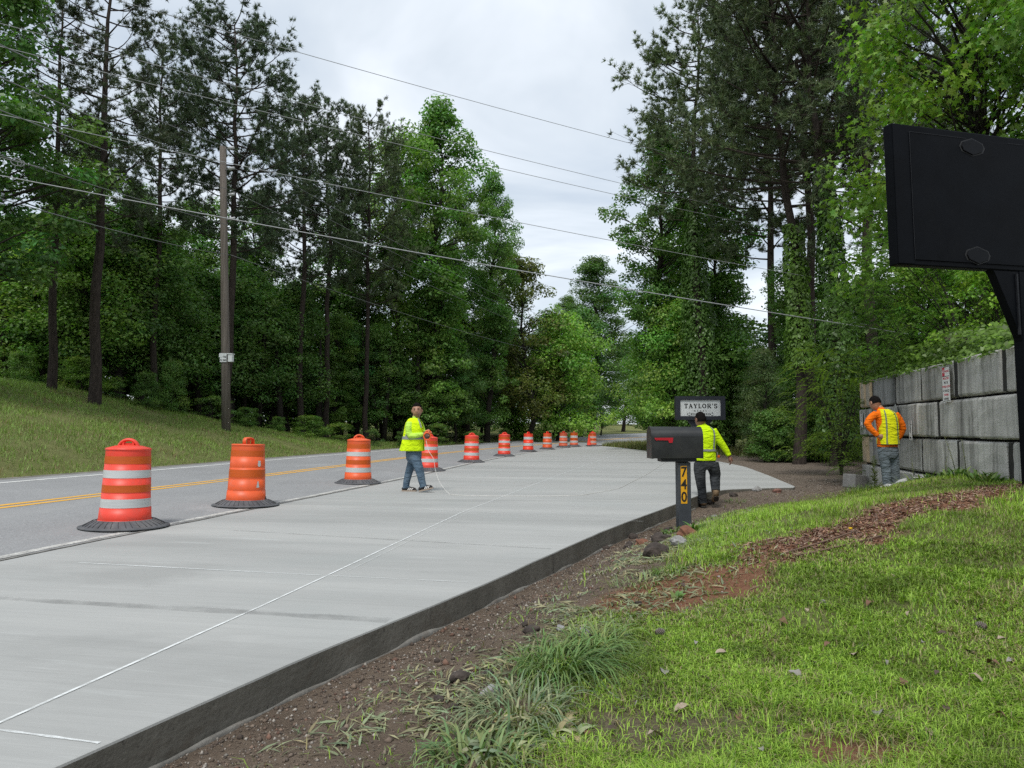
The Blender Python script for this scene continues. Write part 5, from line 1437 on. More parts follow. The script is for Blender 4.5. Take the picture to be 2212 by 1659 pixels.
# ------------------------------------------------------------------ foliage builders
RH = np.array([(-.5, 0, 0), (-.05, .30, .05), (.5, 0, -.10), (-.05, -.30, .05)])
LONG = np.array([(-.5, 0, 0), (0, .14, .03), (.5, 0, -.06), (0, -.14, .03)])
_st = []
for k in range(10):
    a = 2 * pi * k / 10 + pi; r = (.52, .24, .5, .23, .56, .25, .56, .23, .5, .24)[k]
    _st.append((r * math.cos(a), r * math.sin(a), -.12 * r))
STAR = np.array(_st)
def unit(v): return v / (np.linalg.norm(v, axis=1, keepdims=True) + 1e-9)
def leafcards(C, N, S, shape, rg, T=None):
    n = len(C); N = unit(N)
    if T is None: T = rg.normal(size=(n, 3))
    U = unit(T - N * np.sum(T * N, 1, keepdims=True)); W = np.cross(N, U)
    k = len(shape)
    V = C[:, None, :] + S[:, None, None] * (shape[None, :, 0:1] * U[:, None, :] + shape[None, :, 1:2] * W[:, None, :] + shape[None, :, 2:3] * N[:, None, :])
    F = np.arange(n * k).reshape(n, k)
    return V.reshape(-1, 3), F
def tubes_np(segs):
    """many tapered 2-ring tubes given as (p0,p1,r0,r1) -> V,F quads, 5 sides"""
    A = np.array([s[0] for s in segs]); B = np.array([s[1] for s in segs]); r0 = np.array([s[2] for s in segs]); r1 = np.array([s[3] for s in segs])
    d = unit(B - A); up = np.where(np.abs(d[:, 2:3]) < .9, np.array([[0, 0, 1.]]), np.array([[1., 0, 0]]))
    a = unit(np.cross(d, up)); b = np.cross(d, a); n = 5
    an = 2 * pi * np.arange(n) / n; cs = np.cos(an)[None, :, None]; sn = np.sin(an)[None, :, None]
    V0 = A[:, None] + (a[:, None] * cs + b[:, None] * sn) * r0[:, None, None]; V1 = B[:, None] + (a[:, None] * cs + b[:, None] * sn) * r1[:, None, None]
    V = np.concatenate([V0, V1], 1).reshape(-1, 3)
    i = np.arange(len(segs))[:, None] * 2 * n; k = np.arange(n)[None, :]; k2 = (k + 1) % n
    F = np.stack([i + k, i + k2, i + n + k2, i + n + k], -1).reshape(-1, 4)
    return V, F
def bez(p0, p1, p2, n):
    t = np.linspace(0, 1, n + 1)[:, None]
    return (1 - t) ** 2 * p0 + 2 * t * (1 - t) * p1 + t * t * p2
def limb(segs, pts, r0, r1):
    n = len(pts) - 1
    for i in range(n):
        segs.append((pts[i], pts[i + 1], r0 + (r1 - r0) * i / n, r0 + (r1 - r0) * (i + 1) / n))

M_leaf = leafmat("broad_leaves", (1, 1, 1), .42, .42)
M_leafn = leafmat("near_broad_leaves", (1, 1, 1), .40, .40)
M_need = leafmat("pine_needles", (1, 1, 1), .12, .5)
M_vine = leafmat("vine_leaves", (1, 1, 1), .30, .4)
M_barkp = bark("pine_bark", (.022, .018, .016), (.085, .068, .056))
M_barkd = bark("dark_bark", (.018, .016, .014), (.065, .056, .047))
M_barkg = bark("grey_bark", (.04, .036, .032), (.14, .125, .11))

def decid(seed, H, R, base, nclump, lpc, leaf, prof='oval', colr=(.060, .105, .026), shape=RH, mat_=None, bk=None, cr=(.55, 1.0), flat=.62, trunk_r=None, dead=0, lean=(0, 0)):
    rg = np.random.default_rng(seed)
    trunk_r = trunk_r or H * .0125
    nseg = 9; tz = np.linspace(0, 1, nseg + 1)
    wob = np.cumsum(rg.normal(0, .012 * H, (nseg + 1, 2)), 0); wob -= wob[0]
    wob += np.outer(tz, np.array(lean) * H)
    TP = np.stack([wob[:, 0], wob[:, 1], tz * H * .93], 1)
    def trunk(z):
        f = np.clip(z / (H * .93), 0, 1) * nseg; i = min(int(f), nseg - 1); return TP[i] + (TP[i + 1] - TP[i]) * (f - i)
    segs = []
    tb_ = MB(); tb_.tube([tuple(p) for p in np.vstack([[TP[0] - (0, 0, .4)], TP])], [trunk_r * 1.45] + [trunk_r * (1.25 if k == 0 else 1) * (1 - .9 * (k / nseg) ** 1.1) + .01 for k in range(nseg + 1)], 9)
    # clump centres
    C = []
    tries = 0
    ph = rg.random(4) * 6.28
    while len(C) < nclump and tries < nclump * 30:
        tries += 1
        t = rg.random() ** .9; z = base + (H - base) * t
        if prof == 'oval': r = R * (math.sin(pi * min(1, t * .92 + .06) ** .75)) ** .65
        elif prof == 'cone': r = R * (1 - t) ** .8 + .25
        elif prof == 'column': r = R * min(1, 4.5 * (1 - t) + .10) ** .55 * (.75 + .25 * math.sin(t * 9 + ph[0]))
        else: r = R * math.sqrt(max(.02, 1 - (t * 1.05 - .1) ** 2))
        th = rg.random() * 2 * pi
        r *= .78 + .22 * math.sin(3 * th + ph[1] + t * 5) + .15 * math.sin(7 * t * pi + ph[2] + th)
        rr = r * math.sqrt(rg.uniform(.12, 1))
        c = trunk(z) * (1, 1, 0) + np.array([rr * math.cos(th), rr * math.sin(th), z])
        C.append(c)
    C = np.array(C)
    for c in C:
        rr = math.hypot(*(c[:2] - trunk(c[2])[:2])); zb = max(base * .55 + .15, c[2] - rr * rg.uniform(.35, .8) - .3)
        p0 = trunk(zb); mid = p0 * .45 + c * .55 + np.array([0, 0, rg.uniform(-.1, .25) * rr]) + rg.normal(0, .05 * rr + .02, 3)
        pts = bez(p0, mid, c, 4); r0 = min(.010 * H * .35, .012 + .014 * rr)
        limb(segs, pts, r0, .006)
    CR = rg.uniform(cr[0], cr[1], len(C)) * (.8 + .4 * rg.random(len(C)))
    n = (lpc * (CR / np.mean(CR)) ** 2 * rg.uniform(.7, 1.3, len(C))).astype(int) + 3
    idx = np.repeat(np.arange(len(C)), n); m = len(idx)
    d = unit(rg.normal(size=(m, 3))); rad_ = rg.random(m) ** .42
    off = d * rad_[:, None] * CR[idx][:, None] * np.array([1, 1, flat]); off[:, 2] -= .22 * np.hypot(off[:, 0], off[:, 1])
    LP = C[idx] + off
    N = np.array([0, 0, .6]) + .75 * d + rg.normal(0, .45, (m, 3))
    S = leaf * rg.uniform(.65, 1.25, m)
    V, F = leafcards(LP, N, S, shape, rg)
    cb = rg.uniform(.70, 1.30, len(C)) ** 1.0
    warm = rg.normal(0, .10, len(C))
    base_c = np.array(colr) * 1.8
    lc = base_c[None] * (cb[idx] * rg.uniform(.72, 1.3, m))[:, None]
    lc[:, 0] *= 1 + warm[idx] + rg.normal(0, .08, m); lc = np.clip(lc, .004, .6)
    cv = np.repeat(lc, len(shape), 0)
    V2, F2 = tubes_np(segs)
    crown = fastmesh("crown", V, F, mat_ or M_leaf, cv)
    limbs = fastmesh("limbs", V2, F2, bk or M_barkd, None, True)
    trunk_me = tb_.mesh("trunk", bk or M_barkd)
    return dict(H=H, parts=[("trunk", trunk_me, 0), ("limbs", limbs, 1), ("crown", crown, 0)], n=m)

def pine(seed, H, R, base, nb, prof='round', colr=(.040, .062, .030), dens=1.0, bend=.007, tr=None, up=.35, fork=False, bk=None):
    rg = np.random.default_rng(seed); tr = tr or H * .0095
    nseg = 12; tz = np.linspace(0, 1, nseg + 1)
    wob = np.cumsum(rg.normal(0, bend * H * .5, (nseg + 1, 2)), 0); wob -= wob[0]
    TP = np.stack([wob[:, 0], wob[:, 1], tz * H * .985], 1)
    def trunk(z):
        f = np.clip(z / (H * .985), 0, 1) * nseg; i = min(int(f), nseg - 1); return TP[i] + (TP[i + 1] - TP[i]) * (f - i)
    tb_ = MB(); tb_.tube([tuple(p) for p in np.vstack([[TP[0] - (0, 0, .4)], TP])], [tr * 1.35] + [tr * (1.2 if k == 0 else 1) * (1 - .88 * (k / nseg) ** 1.25) + .008 for k in range(nseg + 1)], 10)
    segs = []; tips = []; tdir = []
    for k in range(nb):
        t = (k + rg.random()) / nb; z = base + (H - base) * t ** .92
        if prof == 'round': L_ = R * (math.sqrt(max(.05, 1 - (1.25 * t - .35) ** 2)) if t > .28 else (.55 + 1.3 * t)) * (1.05 - .25 * t)
        elif prof == 'spread': L_ = R * (1.0 - .55 * t) * (.7 + .5 * rg.random())
        else: L_ = R * (1 - t) ** .75 + .5
        L_ *= rg.uniform(.55, 1.12)
        th = k * 2.4 + rg.normal(0, .5)
        dv = np.array([math.cos(th), math.sin(th), 0]); p0 = trunk(z)
        e = up + .5 * t + rg.normal(0, .14)
        p2 = p0 + dv * L_ * math.cos(min(1.2, e * .8)) + np.array([0, 0, L_ * math.sin(min(1.2, e * .8)) * .9])
        mid = p0 + dv * L_ * .55 + np.array([0, 0, L_ * rg.uniform(-.05, .18)]) + rg.normal(0, .06 * L_, 3)
        pts = bez(p0, mid, p2, 6); limb(segs, pts, .014 + .011 * L_, .010)
        ns = max(3, int(L_ * 3.2 * dens))
        for s in range(ns):
            u = rg.uniform(.30, 1.0) ** .7; i = min(5, int(u * 6)); q = pts[i] + (pts[i + 1] - pts[i]) * (u * 6 - i)
            d = (p2 - p0) / L_ * .6 + rg.normal(0, .55, 3) + np.array([0, 0, .30])
            ll = L_ * rg.uniform(.16, .36) * (1.15 - .5 * u) + .15
            q2 = q + d * ll; mid2 = (q + q2) / 2 + rg.normal(0, .05, 3)
            limb(segs, bez(q, mid2, q2, 2), .009, .004)
            for f in rg.uniform(.35, 1.05, 3 if ll < .6 else 5):
                tips.append(q + (q2 - q) * f + rg.normal(0, .10, 3)); tdir.append(d + rg.normal(0, .4, 3))
        tips.append(p2); tdir.append(p2 - mid)
    tips = np.array(tips); tdir = unit(np.array(tdir) + np.array([0, 0, .35]))
    per = 20; m = len(tips) * per
    idx = np.repeat(np.arange(len(tips)), per)
    nd = unit(tdir[idx] * .75 + rg.normal(0, .62, (m, 3)))
    ln = rg.uniform(.17, .30, m); sidev = unit(np.cross(nd, rg.normal(size=(m, 3))))
    b0 = tips[idx] + rg.normal(0, .03, (m, 3)); w = .019
    V = np.stack([b0 + sidev * w, b0 - sidev * w, b0 + nd * ln[:, None]], 1).reshape(-1, 3)
    F = np.arange(m * 3).reshape(-1, 3)
    tb2 = rg.uniform(.65, 1.35, len(tips)); lc = 1.6 * np.array(colr)[None] * (tb2[idx] * rg.uniform(.8, 1.2, m))[:, None]
    lc[:, 0] *= rg.uniform(.85, 1.25, m)
    crown = fastmesh("crown", V, F, M_need, np.repeat(np.clip(lc, .004, .5), 3, 0))
    V2, F2 = tubes_np(segs)
    return dict(H=H, parts=[("trunk", tb_.mesh("trunk", bk or M_barkp), 0), ("limbs", fastmesh("limbs", V2, F2, bk or M_barkp, None, True), 1), ("crown", crown, 0)], n=m, TP=TP, tr=tr)

def vine_mesh(seed, TP, H, z0, z1, r0, r1, nleaf, leaf=.16, colr=(.105, .205, .040)):
    """climbing vine leaves clothing a trunk between two heights"""
    rg = np.random.default_rng(seed); n = nleaf
    z = z0 + (z1 - z0) * rg.random(n) ** 1.15; th = rg.random(n) * 2 * pi
    f = np.clip(z / (H * .985), 0, 1) * (len(TP) - 1); i = np.minimum(f.astype(int), len(TP) - 2); c = TP[i] + (TP[i + 1] - TP[i]) * (f - i)[:, None]
    t = (z - z0) / (z1 - z0); rr = (r0 + (r1 - r0) * t) * (.75 + .5 * fbm(th * 1.3 + seed, z * 1.1, 3)) * (.55 + .45 * rg.random(n) ** .4)
    d = np.stack([np.cos(th), np.sin(th), np.zeros(n)], 1)
    Pn = c * np.array([1, 1, 0]) + d * rr[:, None]; Pn[:, 2] = z
    N = d * .9 + np.array([0, 0, .45]) + rg.normal(0, .35, (n, 3)); T = np.array([0, 0, -1.]) + rg.normal(0, .45, (n, 3))
    V, F = leafcards(Pn, N, leaf * rg.uniform(.6, 1.25, n), RH, rg, T)
    cb = .55 + .9 * fbm(th * 2 + 3, z * 1.6 + seed, 3)
    lc = np.array(colr)[None] * (cb * rg.uniform(.75, 1.25, n))[:, None]
    return fastmesh("vine", V, F, M_vine, np.repeat(np.clip(lc, .004, .5), 4, 0))

def plant_tree(v, x, y, H, name, label, cat="tree", group=None, rz=None, sxy=1.0, z=None, lean=(0, 0)):
    t = thing(name, label, cat, (x, y, (g1(x, y) if z is None else z) - .05), random.uniform(0, 6.28) if rz is None else rz, group)
    s = H / v['H']; t.scale = (s * sxy, s * sxy, s)
    t.rotation_euler = (lean[0], lean[1], t.rotation_euler[2])
    tk = None
    for nm, me_, lvl in v['parts']:
        o = link(nm, me_, t if lvl == 0 else (tk or t))
        if nm in ("limbs", "stems"): o["kind"] = "stuff"
        if nm == "trunk": tk = o
    return t
def xy(px, Y): return ((px - 1106.0) / FPX * Y / CT * 1.0, Y)

# ---- variants
DA = decid(101, 20, 4.0, 3.5, 190, 160, .20, 'oval', (.066, .122, .034))
DB = decid(102, 16, 3.2, 1.2, 160, 160, .19, 'column', (.072, .135, .034))
DC = decid(103, 9, 2.9, 1.7, 110, 150, .16, 'oval', (.088, .160, .042))
DD = decid(104, 7, 2.6, .3, 95, 160, .16, 'dome', (.125, .22, .043))
DE = decid(105, 10, 2.6, 2.2, 100, 140, .18, 'oval', (.080, .148, .044))
DF = decid(106, 3.2, 1.7, .1, 60, 150, .11, 'dome', (.072, .130, .030), cr=(.35, .65))
DF2 = decid(116, 2.2, 1.5, .05, 34, 90, .10, 'oval', (.080, .135, .034), cr=(.22, .5), flat=.45)
DG = decid(107, 22, 3.5, 2.0, 215, 150, .21, 'column', (.080, .150, .034))
DH = decid(108, 12, 3.0, 1.5, 100, 110, .19, 'oval', (.100, .118, .030))
DDH = decid(114, 8, 3.3, 1.9, 130, 160, .17, 'dome', (.125, .22, .043), lean=(-.06, 0))
CED = decid(109, 6, 1.7, .3, 110, 130, .12, 'cone', (.062, .092, .036), LONG, flat=.35, cr=(.4, .7))
PA = pine(201, 22, 4.6, 9.0, 74, 'round', (.046, .074, .036), 1.25)
PB = pine(202, 24, 4.2, 8.0, 56, 'spread', (.050, .070, .036), .80, .007, up=.42)
PC = pine(203, 22, 3.7, 9.5, 60, 'round', (.050, .080, .036), 1.15)
PD = pine(204, 24, 4.4, 12.0, 66, 'round', (.064, .098, .040), 1.05, .008, up=.30)
PE = pine(205, 24, 6.4, 11.0, 56, 'spread', (.056, .082, .034), .95, .010, up=.40)

# ---- left-hand wood: trees that can be told apart
spec = [   # variant, picture x, distance, picture y of the top, ...
 (PB, 112, 27.5, -60, "tall_pine", "tall thin leaning pine at the left edge, grey trunk bare below", (0, .07), 1),
 (PB, 206, 27.0, -150, "tall_pine", "tall pine with thick rough dark trunk left of the utility pole", (0, .03), 1.1),
 (PC, 338, 32.5, 85, "pine_tree", "pine with narrow crown between thick-trunked pine and utility pole", (0, .0), .9),
 (PA, 496, 35, 42, "pine_tree", "big round-crowned pine rising right behind the utility pole", (0, 0), 1.05),
 (PC, 655, 42, 205, "pine_tree", "broad-topped pine just right of the utility pole's pine", (0, 0), 1),
 (PC, 705, 44, 240, "pine_tree", "slender pine squeezed between two round pines above the reel worker", (0, .02), .9),
 (PA, 793, 46, 255, "pine_tree", "dark pine beside the tall leafy tree in the middle", (0, 0), .8),
 (DG, 938, 52, 228, "leafy_tree", "tallest leafy tree of the left wood, pointed top against the sky", (0, 0), 1.05),
 (DG, 1052, 57, 375, "leafy_tree", "narrow leafy tree with bare twigs at its top, right of the tallest", (0, 0), .8),
 (DH, 1140, 60, 555, "leafy_tree", "yellowish brown-green tree in the dip of the tree line", (0, 0), 1.1),
 (DA, 1274, 76, 555, "leafy_tree", "separate round-topped leafy tree right of the dip by the road", (0, 0), 1.35),
 (DD, 1205, 63, 672, "leafy_tree", "bright light-green bushy tree above the middle drums", (0, 0), 1),
 (DA, 1345, 92, 735, "leafy_tree", "distant dark tree where the road disappears", (0, 0), 1.5),
 (DA, 190, 41, 255, "leafy_tree", "leafy tree showing between the two leftmost pines", (0, 0), 1),
 (DA, 560, 47, 420, "leafy_tree", "rounded leafy tree under the pine crowns right of the pole", (0, 0), 1),
 (DB, 860, 54, 290, "leafy_tree", "leafy tree filling between dark pine and the tallest leafy tree", (0, 0), 1),
 (DB, 420, 42, 430, "leafy_tree", "leafy tree just left of the utility pole top", (0, 0), 1.1),
 (DA, 300, 40, 400, "leafy_tree", "leafy tree behind the narrow pine left of the pole", (0, 0), 1),
 (DA, 1003, 62, 430, "leafy_tree", "dark leafy tree between the tallest tree and the bare-twig tree", (0, 0), 1),
 (DA, 1095, 66, 520, "leafy_tree", "dark leafy tree right of the bare-twig tree", (0, 0), 1),
 (DB, 735, 52, 470, "leafy_tree", "leafy tree under the pines above the third drum", (0, 0), 1.1),
 (DA, 1225, 84, 640, "leafy_tree", "dark tree between the yellowish tree and round-topped tree", (0, 0), 1),
]
def top_h(px, py, Y):
    x, y = xy(px, Y); return P(px, py, Y).z - g1(x, y)
for v, px, Y, ty, nm, lab, ln, sx_ in spec:
    x, y = xy(px, Y); H = top_h(px, ty, Y)
    plant_tree(v, x, y, H, nm, lab, lean=ln, sxy=sx_)
x, y = xy(-130, 22)
plant_tree(DA, x, y, 17.5, "leafy_tree", "dark leafy tree overhanging the left edge of the view", sxy=1.15)
# understorey along the edge of the wood
us = random.Random(4)
LMK = [(-80, "beyond the left edge"), (20, "at the left edge"), (110, "below the leaning pine"), (210, "below the thick-trunked pine"), (285, "between the thick-trunked pine and narrow pine"), (345, "below the narrow pine"), (410, "left of the utility pole"), (470, "just left of the utility pole"), (515, "just right of the utility pole"), (575, "right of the utility pole"), (650, "below the broad-topped pine"), (705, "left of the third drum"), (770, "above the third drum"), (835, "left of the reel worker"), (900, "behind the reel worker"), (960, "right of the reel worker"), (1018, "above the fifth drum"), (1085, "above the sixth drum"), (1140, "above the seventh drum"), (1182, "above the eighth drum"), (1216, "above the ninth drum"), (1245, "above the tenth drum"), (1285, "above the farthest drum"), (1340, "where the road vanishes")]
def near_lm(px, lm=None): return min(lm or LMK, key=lambda q: abs(q[0] - px))[1]
und = []
for k, px in enumerate(range(-160, 1330, 47)):
    Y = 36.5 + max(0, (px - 380)) * .028 + us.uniform(-1, 2.5) if px < 900 else 49 + (px - 900) * .062 + us.uniform(-1, 4)
    if px < 330: Y = 32.0 + us.uniform(0, 2.5)
    und.append((px + us.uniform(-15, 15), Y, us.uniform(5.5, 9.5), us.choice([DC, DE, DC, DE, DB]), 'low young edge tree '))
for k, px in enumerate(range(-120, 1300, 62)):
    Y = 39 + max(0, px - 300) * .033 + us.uniform(0, 4)
    und.append((px + us.uniform(-20, 20), Y, us.uniform(9, 13), us.choice([DB, DE, DA]), 'taller young inner tree '))
for px, Y, H, v, wl2 in und:
    x, y = xy(px, Y)
    plant_tree(v, x, y, H, "understorey_tree", wl2 + near_lm(px), "tree", "young trees along the left wood", sxy=us.uniform(1.0, 1.3))
for k, px in enumerate(range(-100, 1330, 70)):
    Y = 29.5 + max(0, (px - 300)) * .021 + us.uniform(-.5, 1.2) if px < 900 else 45 + (px - 900) * .058 + us.uniform(-1, 2)
    x, y = xy(px, Y)
    if y > 60 and x - float(edge(y)) > -9: x = float(edge(y)) - 9.5
    plant_tree(us.choice([DF2, DF2, DF]), x, y, us.uniform(.6, 1.5), "shrub", "low green shrub at the foot of the wood " + near_lm(px), "shrub", "shrubs at the foot of the left wood", sxy=us.uniform(.9, 1.9))
x, y = xy(372, 31.5); plant_tree(DF, x, y, 2.2, "sapling", "yellow-green sapling at the wood edge left of the pole", "sapling", sxy=.7)
# bare dark trunks seen inside the wood
for k, px in enumerate((62, 105, 150, 205, 262, 300, 395, 432, 468, 525, 560, 610, 690, 770, 792, 830, 905, 960, 1010)):
    Y = 33.5 + max(0, px - 300) * .027 + us.uniform(-1, 3)
    x, y = xy(px, Y); h = us.uniform(6, 8.5); r = us.uniform(.10, .22)
    t = thing("tree_trunk", "dark bare trunk inside the wood " + near_lm(px), "tree trunk", (x, y, g1(x, y) - .1), 0, "bare trunks inside the left wood")
    b = MB(); lx = us.uniform(-.5, .5); b.tube([(0, 0, 0), (lx * .3, 0, h * .3), (lx * .7, .1, h * .65), (lx, 0, h)], [r * 1.15, r, r * .7, r * .18], 9); b.build("trunk", M_barkd, t)

# ---- right-hand wood
def vined(v, px, Y, H, label, z0, z1, r0, r1, n, seed, name="pine_tree"):
    x, y = xy(px, Y); t = plant_tree(v, x, y, H, name, label, rz=.3)
    s = H / v['H']
    link("vine", vine_mesh(seed, v['TP'], v['H'], z0 / s, z1 / s, r0 / s, r1 / s, n, .17 / s), t)
    return t
vined(PD, 1512, 39, top_h(1512, 12, 39), "tall vine-wrapped pine behind the entrance sign, crown alone against sky", .5, 13.5, 1.5, .35, 9000, 1)
vined(PE, 1803, 25.5, 21.5, "spreading pine with vine-clad trunk nearest the block wall end", 1.0, 10.5, .75, .35, 7000, 2)
vined(PE, 1722, 27, 21.0, "vine-patched pine between entrance sign and spreading pine", 3.6, 9.0, .55, .40, 3600, 3)
x, y = xy(1768, 31); plant_tree(PC, x, y, 23, "pine_tree", "slim straight dark pine trunk between the two vine-clad pines", rz=1)
x, y = xy(1884, 25); plant_tree(PB, x, y, 21, "pine_tree", "dark pine directly above the far end of the block wall", rz=2)
x, y = xy(1668, 36); plant_tree(PA, x, y, 23, "pine_tree", "dark pine filling the gap right of the vine-wrapped pine", rz=3)
x, y = xy(1980, 34); plant_tree(PA, x, y, 22, "pine_tree", "dark pine behind the top left corner of the black sign", rz=5)
x, y = xy(1462, 43); plant_tree(DG, x, y, top_h(1462, 275, 43), "leafy_tree", "tall light-green leafy tree left of the vine-wrapped pine", sxy=1.05)
x, y = xy(1462, 47); plant_tree(DG, x, y, top_h(1462, 430, 47), "leafy_tree", "light-green leafy tree lining the sky gap on its right side", sxy=1.0)
x, y = xy(1565, 42); plant_tree(DB, x, y, 14.5, "leafy_tree", "leafy tree right of the vine-wrapped pine trunk", sxy=1.25)
x, y = xy(1432, 45); plant_tree(DDH, x, y, 7.2, rz=0, name="leafy_tree", label= "bright bushy tree overhanging the road left of the entrance sign", sxy=1.0)
x, y = xy(1475, 42); plant_tree(DDH, x, y, 8.4, "leafy_tree", "bright bushy tree right behind the entrance sign", sxy=.95)
x, y = xy(1555, 41); plant_tree(DC, x, y, 7.2, "leafy_tree", "green tree behind the right side of the entrance sign", sxy=1.0)
x, y = xy(1648, 29.5); plant_tree(CED, x, y, 4.6, "cedar_tree", "drab brownish green cedar at the edge of the paving", sxy=1.0)
x, y = xy(1632, 36.5); plant_tree(CED, x, y, 4.6, "cedar_tree", "smaller cedar just behind the walking worker's arm", sxy=1.2)
us2 = random.Random(9)
LMR = [(1570, "right of the entrance sign"), (1605, "behind the smaller cedar"), (1650, "behind the drab cedar"), (1690, "left of the vine-patched pine"), (1725, "behind the vine-patched pine"), (1765, "behind the slim pine trunk"), (1803, "behind the spreading pine"), (1840, "left of the wall's far end"), (1884, "above the wall's far end"), (1930, "behind the block wall")]
for k in range(15):
    px = 1560 + k * 26 + us2.uniform(-10, 10); Y = us2.uniform(40, 46) if px < 1660 else us2.uniform(33, 44)
    x, y = xy(px, Y)
    plant_tree(us2.choice([DC, DE, DB]), x, y, us2.uniform(5, 9.5), "understorey_tree", "young shaded tree " + near_lm(px, LMR), "tree", "young trees in the right wood", sxy=us2.uniform(1.0, 1.3))
for k in range(9):
    px = 1668 + k * 24 + us2.uniform(-8, 8); Y = us2.uniform(28.5, 32)
    x, y = xy(px, Y)
    plant_tree(DF, x, y, us2.uniform(1.0, 2.2), "shrub", "low green shrub under the pines " + near_lm(px, LMR), "shrub", "shrubs under the right pines", sxy=us2.uniform(1.0, 1.4))
# far wood that closes the view
def mass(name, label, boxes, nleaf, leaf, colr, seed):
    rg = np.random.default_rng(seed); Cs = []; 
    for (xa, xb, ya, yb, h, n) in boxes:
        for _ in range(n):
            x, y = rg.uniform(xa, xb), rg.uniform(ya, yb); z = g1(x, y) + h * rg.random() ** .9
            Cs.append((x, y, z))
    C = np.array(Cs); per = nleaf // len(C); idx = np.repeat(np.arange(len(C)), per); m = len(idx)
    d = unit(rg.normal(size=(m, 3))) * (rg.random(m) ** .4)[:, None] * np.array([1.3, 1.3, .9])
    V, F = leafcards(C[idx] + d, np.array([0, 0, .8]) + rg.normal(0, .5, (m, 3)), leaf * rg.uniform(.7, 1.3, m), RH, rg)
    cb = rg.uniform(.6, 1.3, len(C)); lc = np.array(colr)[None] * (cb[idx] * rg.uniform(.75, 1.25, m))[:, None]
    return setp(link(name, fastmesh(name, V, F, M_leaf, np.repeat(lc, 4, 0))), label, kind="stuff")
mass("forest", "dense dark leafy wood behind the first trees", [(-52, -22, 42, 58, 12, 260), (-40, -14, 52, 74, 12, 300), (-22, -2, 64, 92, 12, 300), (-6, 14, 96, 118, 11, 200), (2, 60, 135, 165, 17, 300), (8, 44, 122, 132, 13, 300), (12, 46, 44, 62, 9, 300), (30, 60, 30, 50, 9, 120), (-60, -40, 26, 46, 12, 140), (-46, -16, 47, 55, 3.6, 160), (-32, -4, 60, 70, 3.6, 160), (-14, 4, 78, 90, 3.6, 100)], 150000, .34, (.066, .125, .036), 31)

# ---- near broadleaf trees above and behind the wall (star-shaped leaves)
NEARC = (.082, .150, .025)
TN = decid(301, 15, 4.4, 3.6, 270, 78, .185, 'oval', NEARC, STAR, M_leafn, M_barkd, (.6, 1.05))
TM_ = decid(302, 5, 2.0, .2, 90, 90, .13, 'dome', (.115, .21, .032), STAR, M_leafn, M_barkd, (.35, .65))
x, y = xy(2110, 18.5); plant_tree(TN, x, y, 15.2, "sweetgum_tree", "near leafy tree with star-shaped leaves above the black sign", rz=.4, sxy=.9)
x, y = xy(2330, 15.5); plant_tree(TN, x, y, 13.0, "sweetgum_tree", "leafy tree with star-shaped leaves at the right edge", rz=2.4, sxy=.9)
# feathery compound leaves
def feather(seed, H, R, nfr, colr):
    rg = np.random.default_rng(seed); segs = []; LP = []; LN = []; LT = []; LS = []; cols = []
    for k in range(nfr):
        th = rg.random() * 6.28; z = H * rg.uniform(.15, 1); rr = R * rg.uniform(.2, 1) * math.sqrt(max(.1, 1 - (z / H - .45) ** 2 * 2))
        p0 = np.array([rr * math.cos(th), rr * math.sin(th), z]); d = np.array([math.cos(th), math.sin(th), .15]) + rg.normal(0, .45, 3); d /= np.linalg.norm(d)
        L_ = rg.uniform(.35, .6); p2 = p0 + d * L_ + np.array([0, 0, -.18]); pts = bez(p0, p0 + d * L_ * .6, p2, 3); limb(segs, pts, .004, .002)
        sd = np.cross(d, [0, 0, 1]); sd /= np.linalg.norm(sd) + 1e-6
        cc = rg.uniform(.75, 1.3)
        for t in np.linspace(.15, 1, 11):
            q = (1 - t) ** 2 * pts[0] + 2 * t * (1 - t) * (p0 + d * L_ * .6) + t * t * p2
            for s in (-1, 1):
                LP.append(q + sd * s * .055 + np.array([0, 0, -.008])); LN.append(np.array([0, 0, 1]) + rg.normal(0, .2, 3)); LT.append(sd * s + d * .3); LS.append(.12 * (1 - .4 * t)); cols.append(cc)
    for k in range(26):
        th = rg.random() * 6.28; rr = R * rg.uniform(.3, .8); c = np.array([rr * math.cos(th), rr * math.sin(th), H * rg.uniform(.35, .9)])
        limb(segs, bez(np.zeros(3), np.array([rr * .2 * math.cos(th), rr * .2 * math.sin(th), c[2] * .7]), c, 5), .022, .006)
    V, F = leafcards(np.array(LP), np.array(LN), np.array(LS), LONG * np.array([1, 1.5, 1]), rg, np.array(LT))
    lc = np.array(colr)[None] * (np.array(cols) * rg.uniform(.85, 1.15, len(cols)))[:, None]
    V2, F2 = tubes_np(segs)
    return dict(H=H, parts=[("stems", fastmesh("stems", V2, F2, M_barkd, None, True), 0), ("crown", fastmesh("crown", V, F, M_leafn, np.repeat(lc, 4, 0)), 0)])
FE = feather(41, 3.2, 1.9, 420, (.085, .165, .044))
FE2 = feather(42, 3.2, 1.9, 420, (.125, .205, .034))
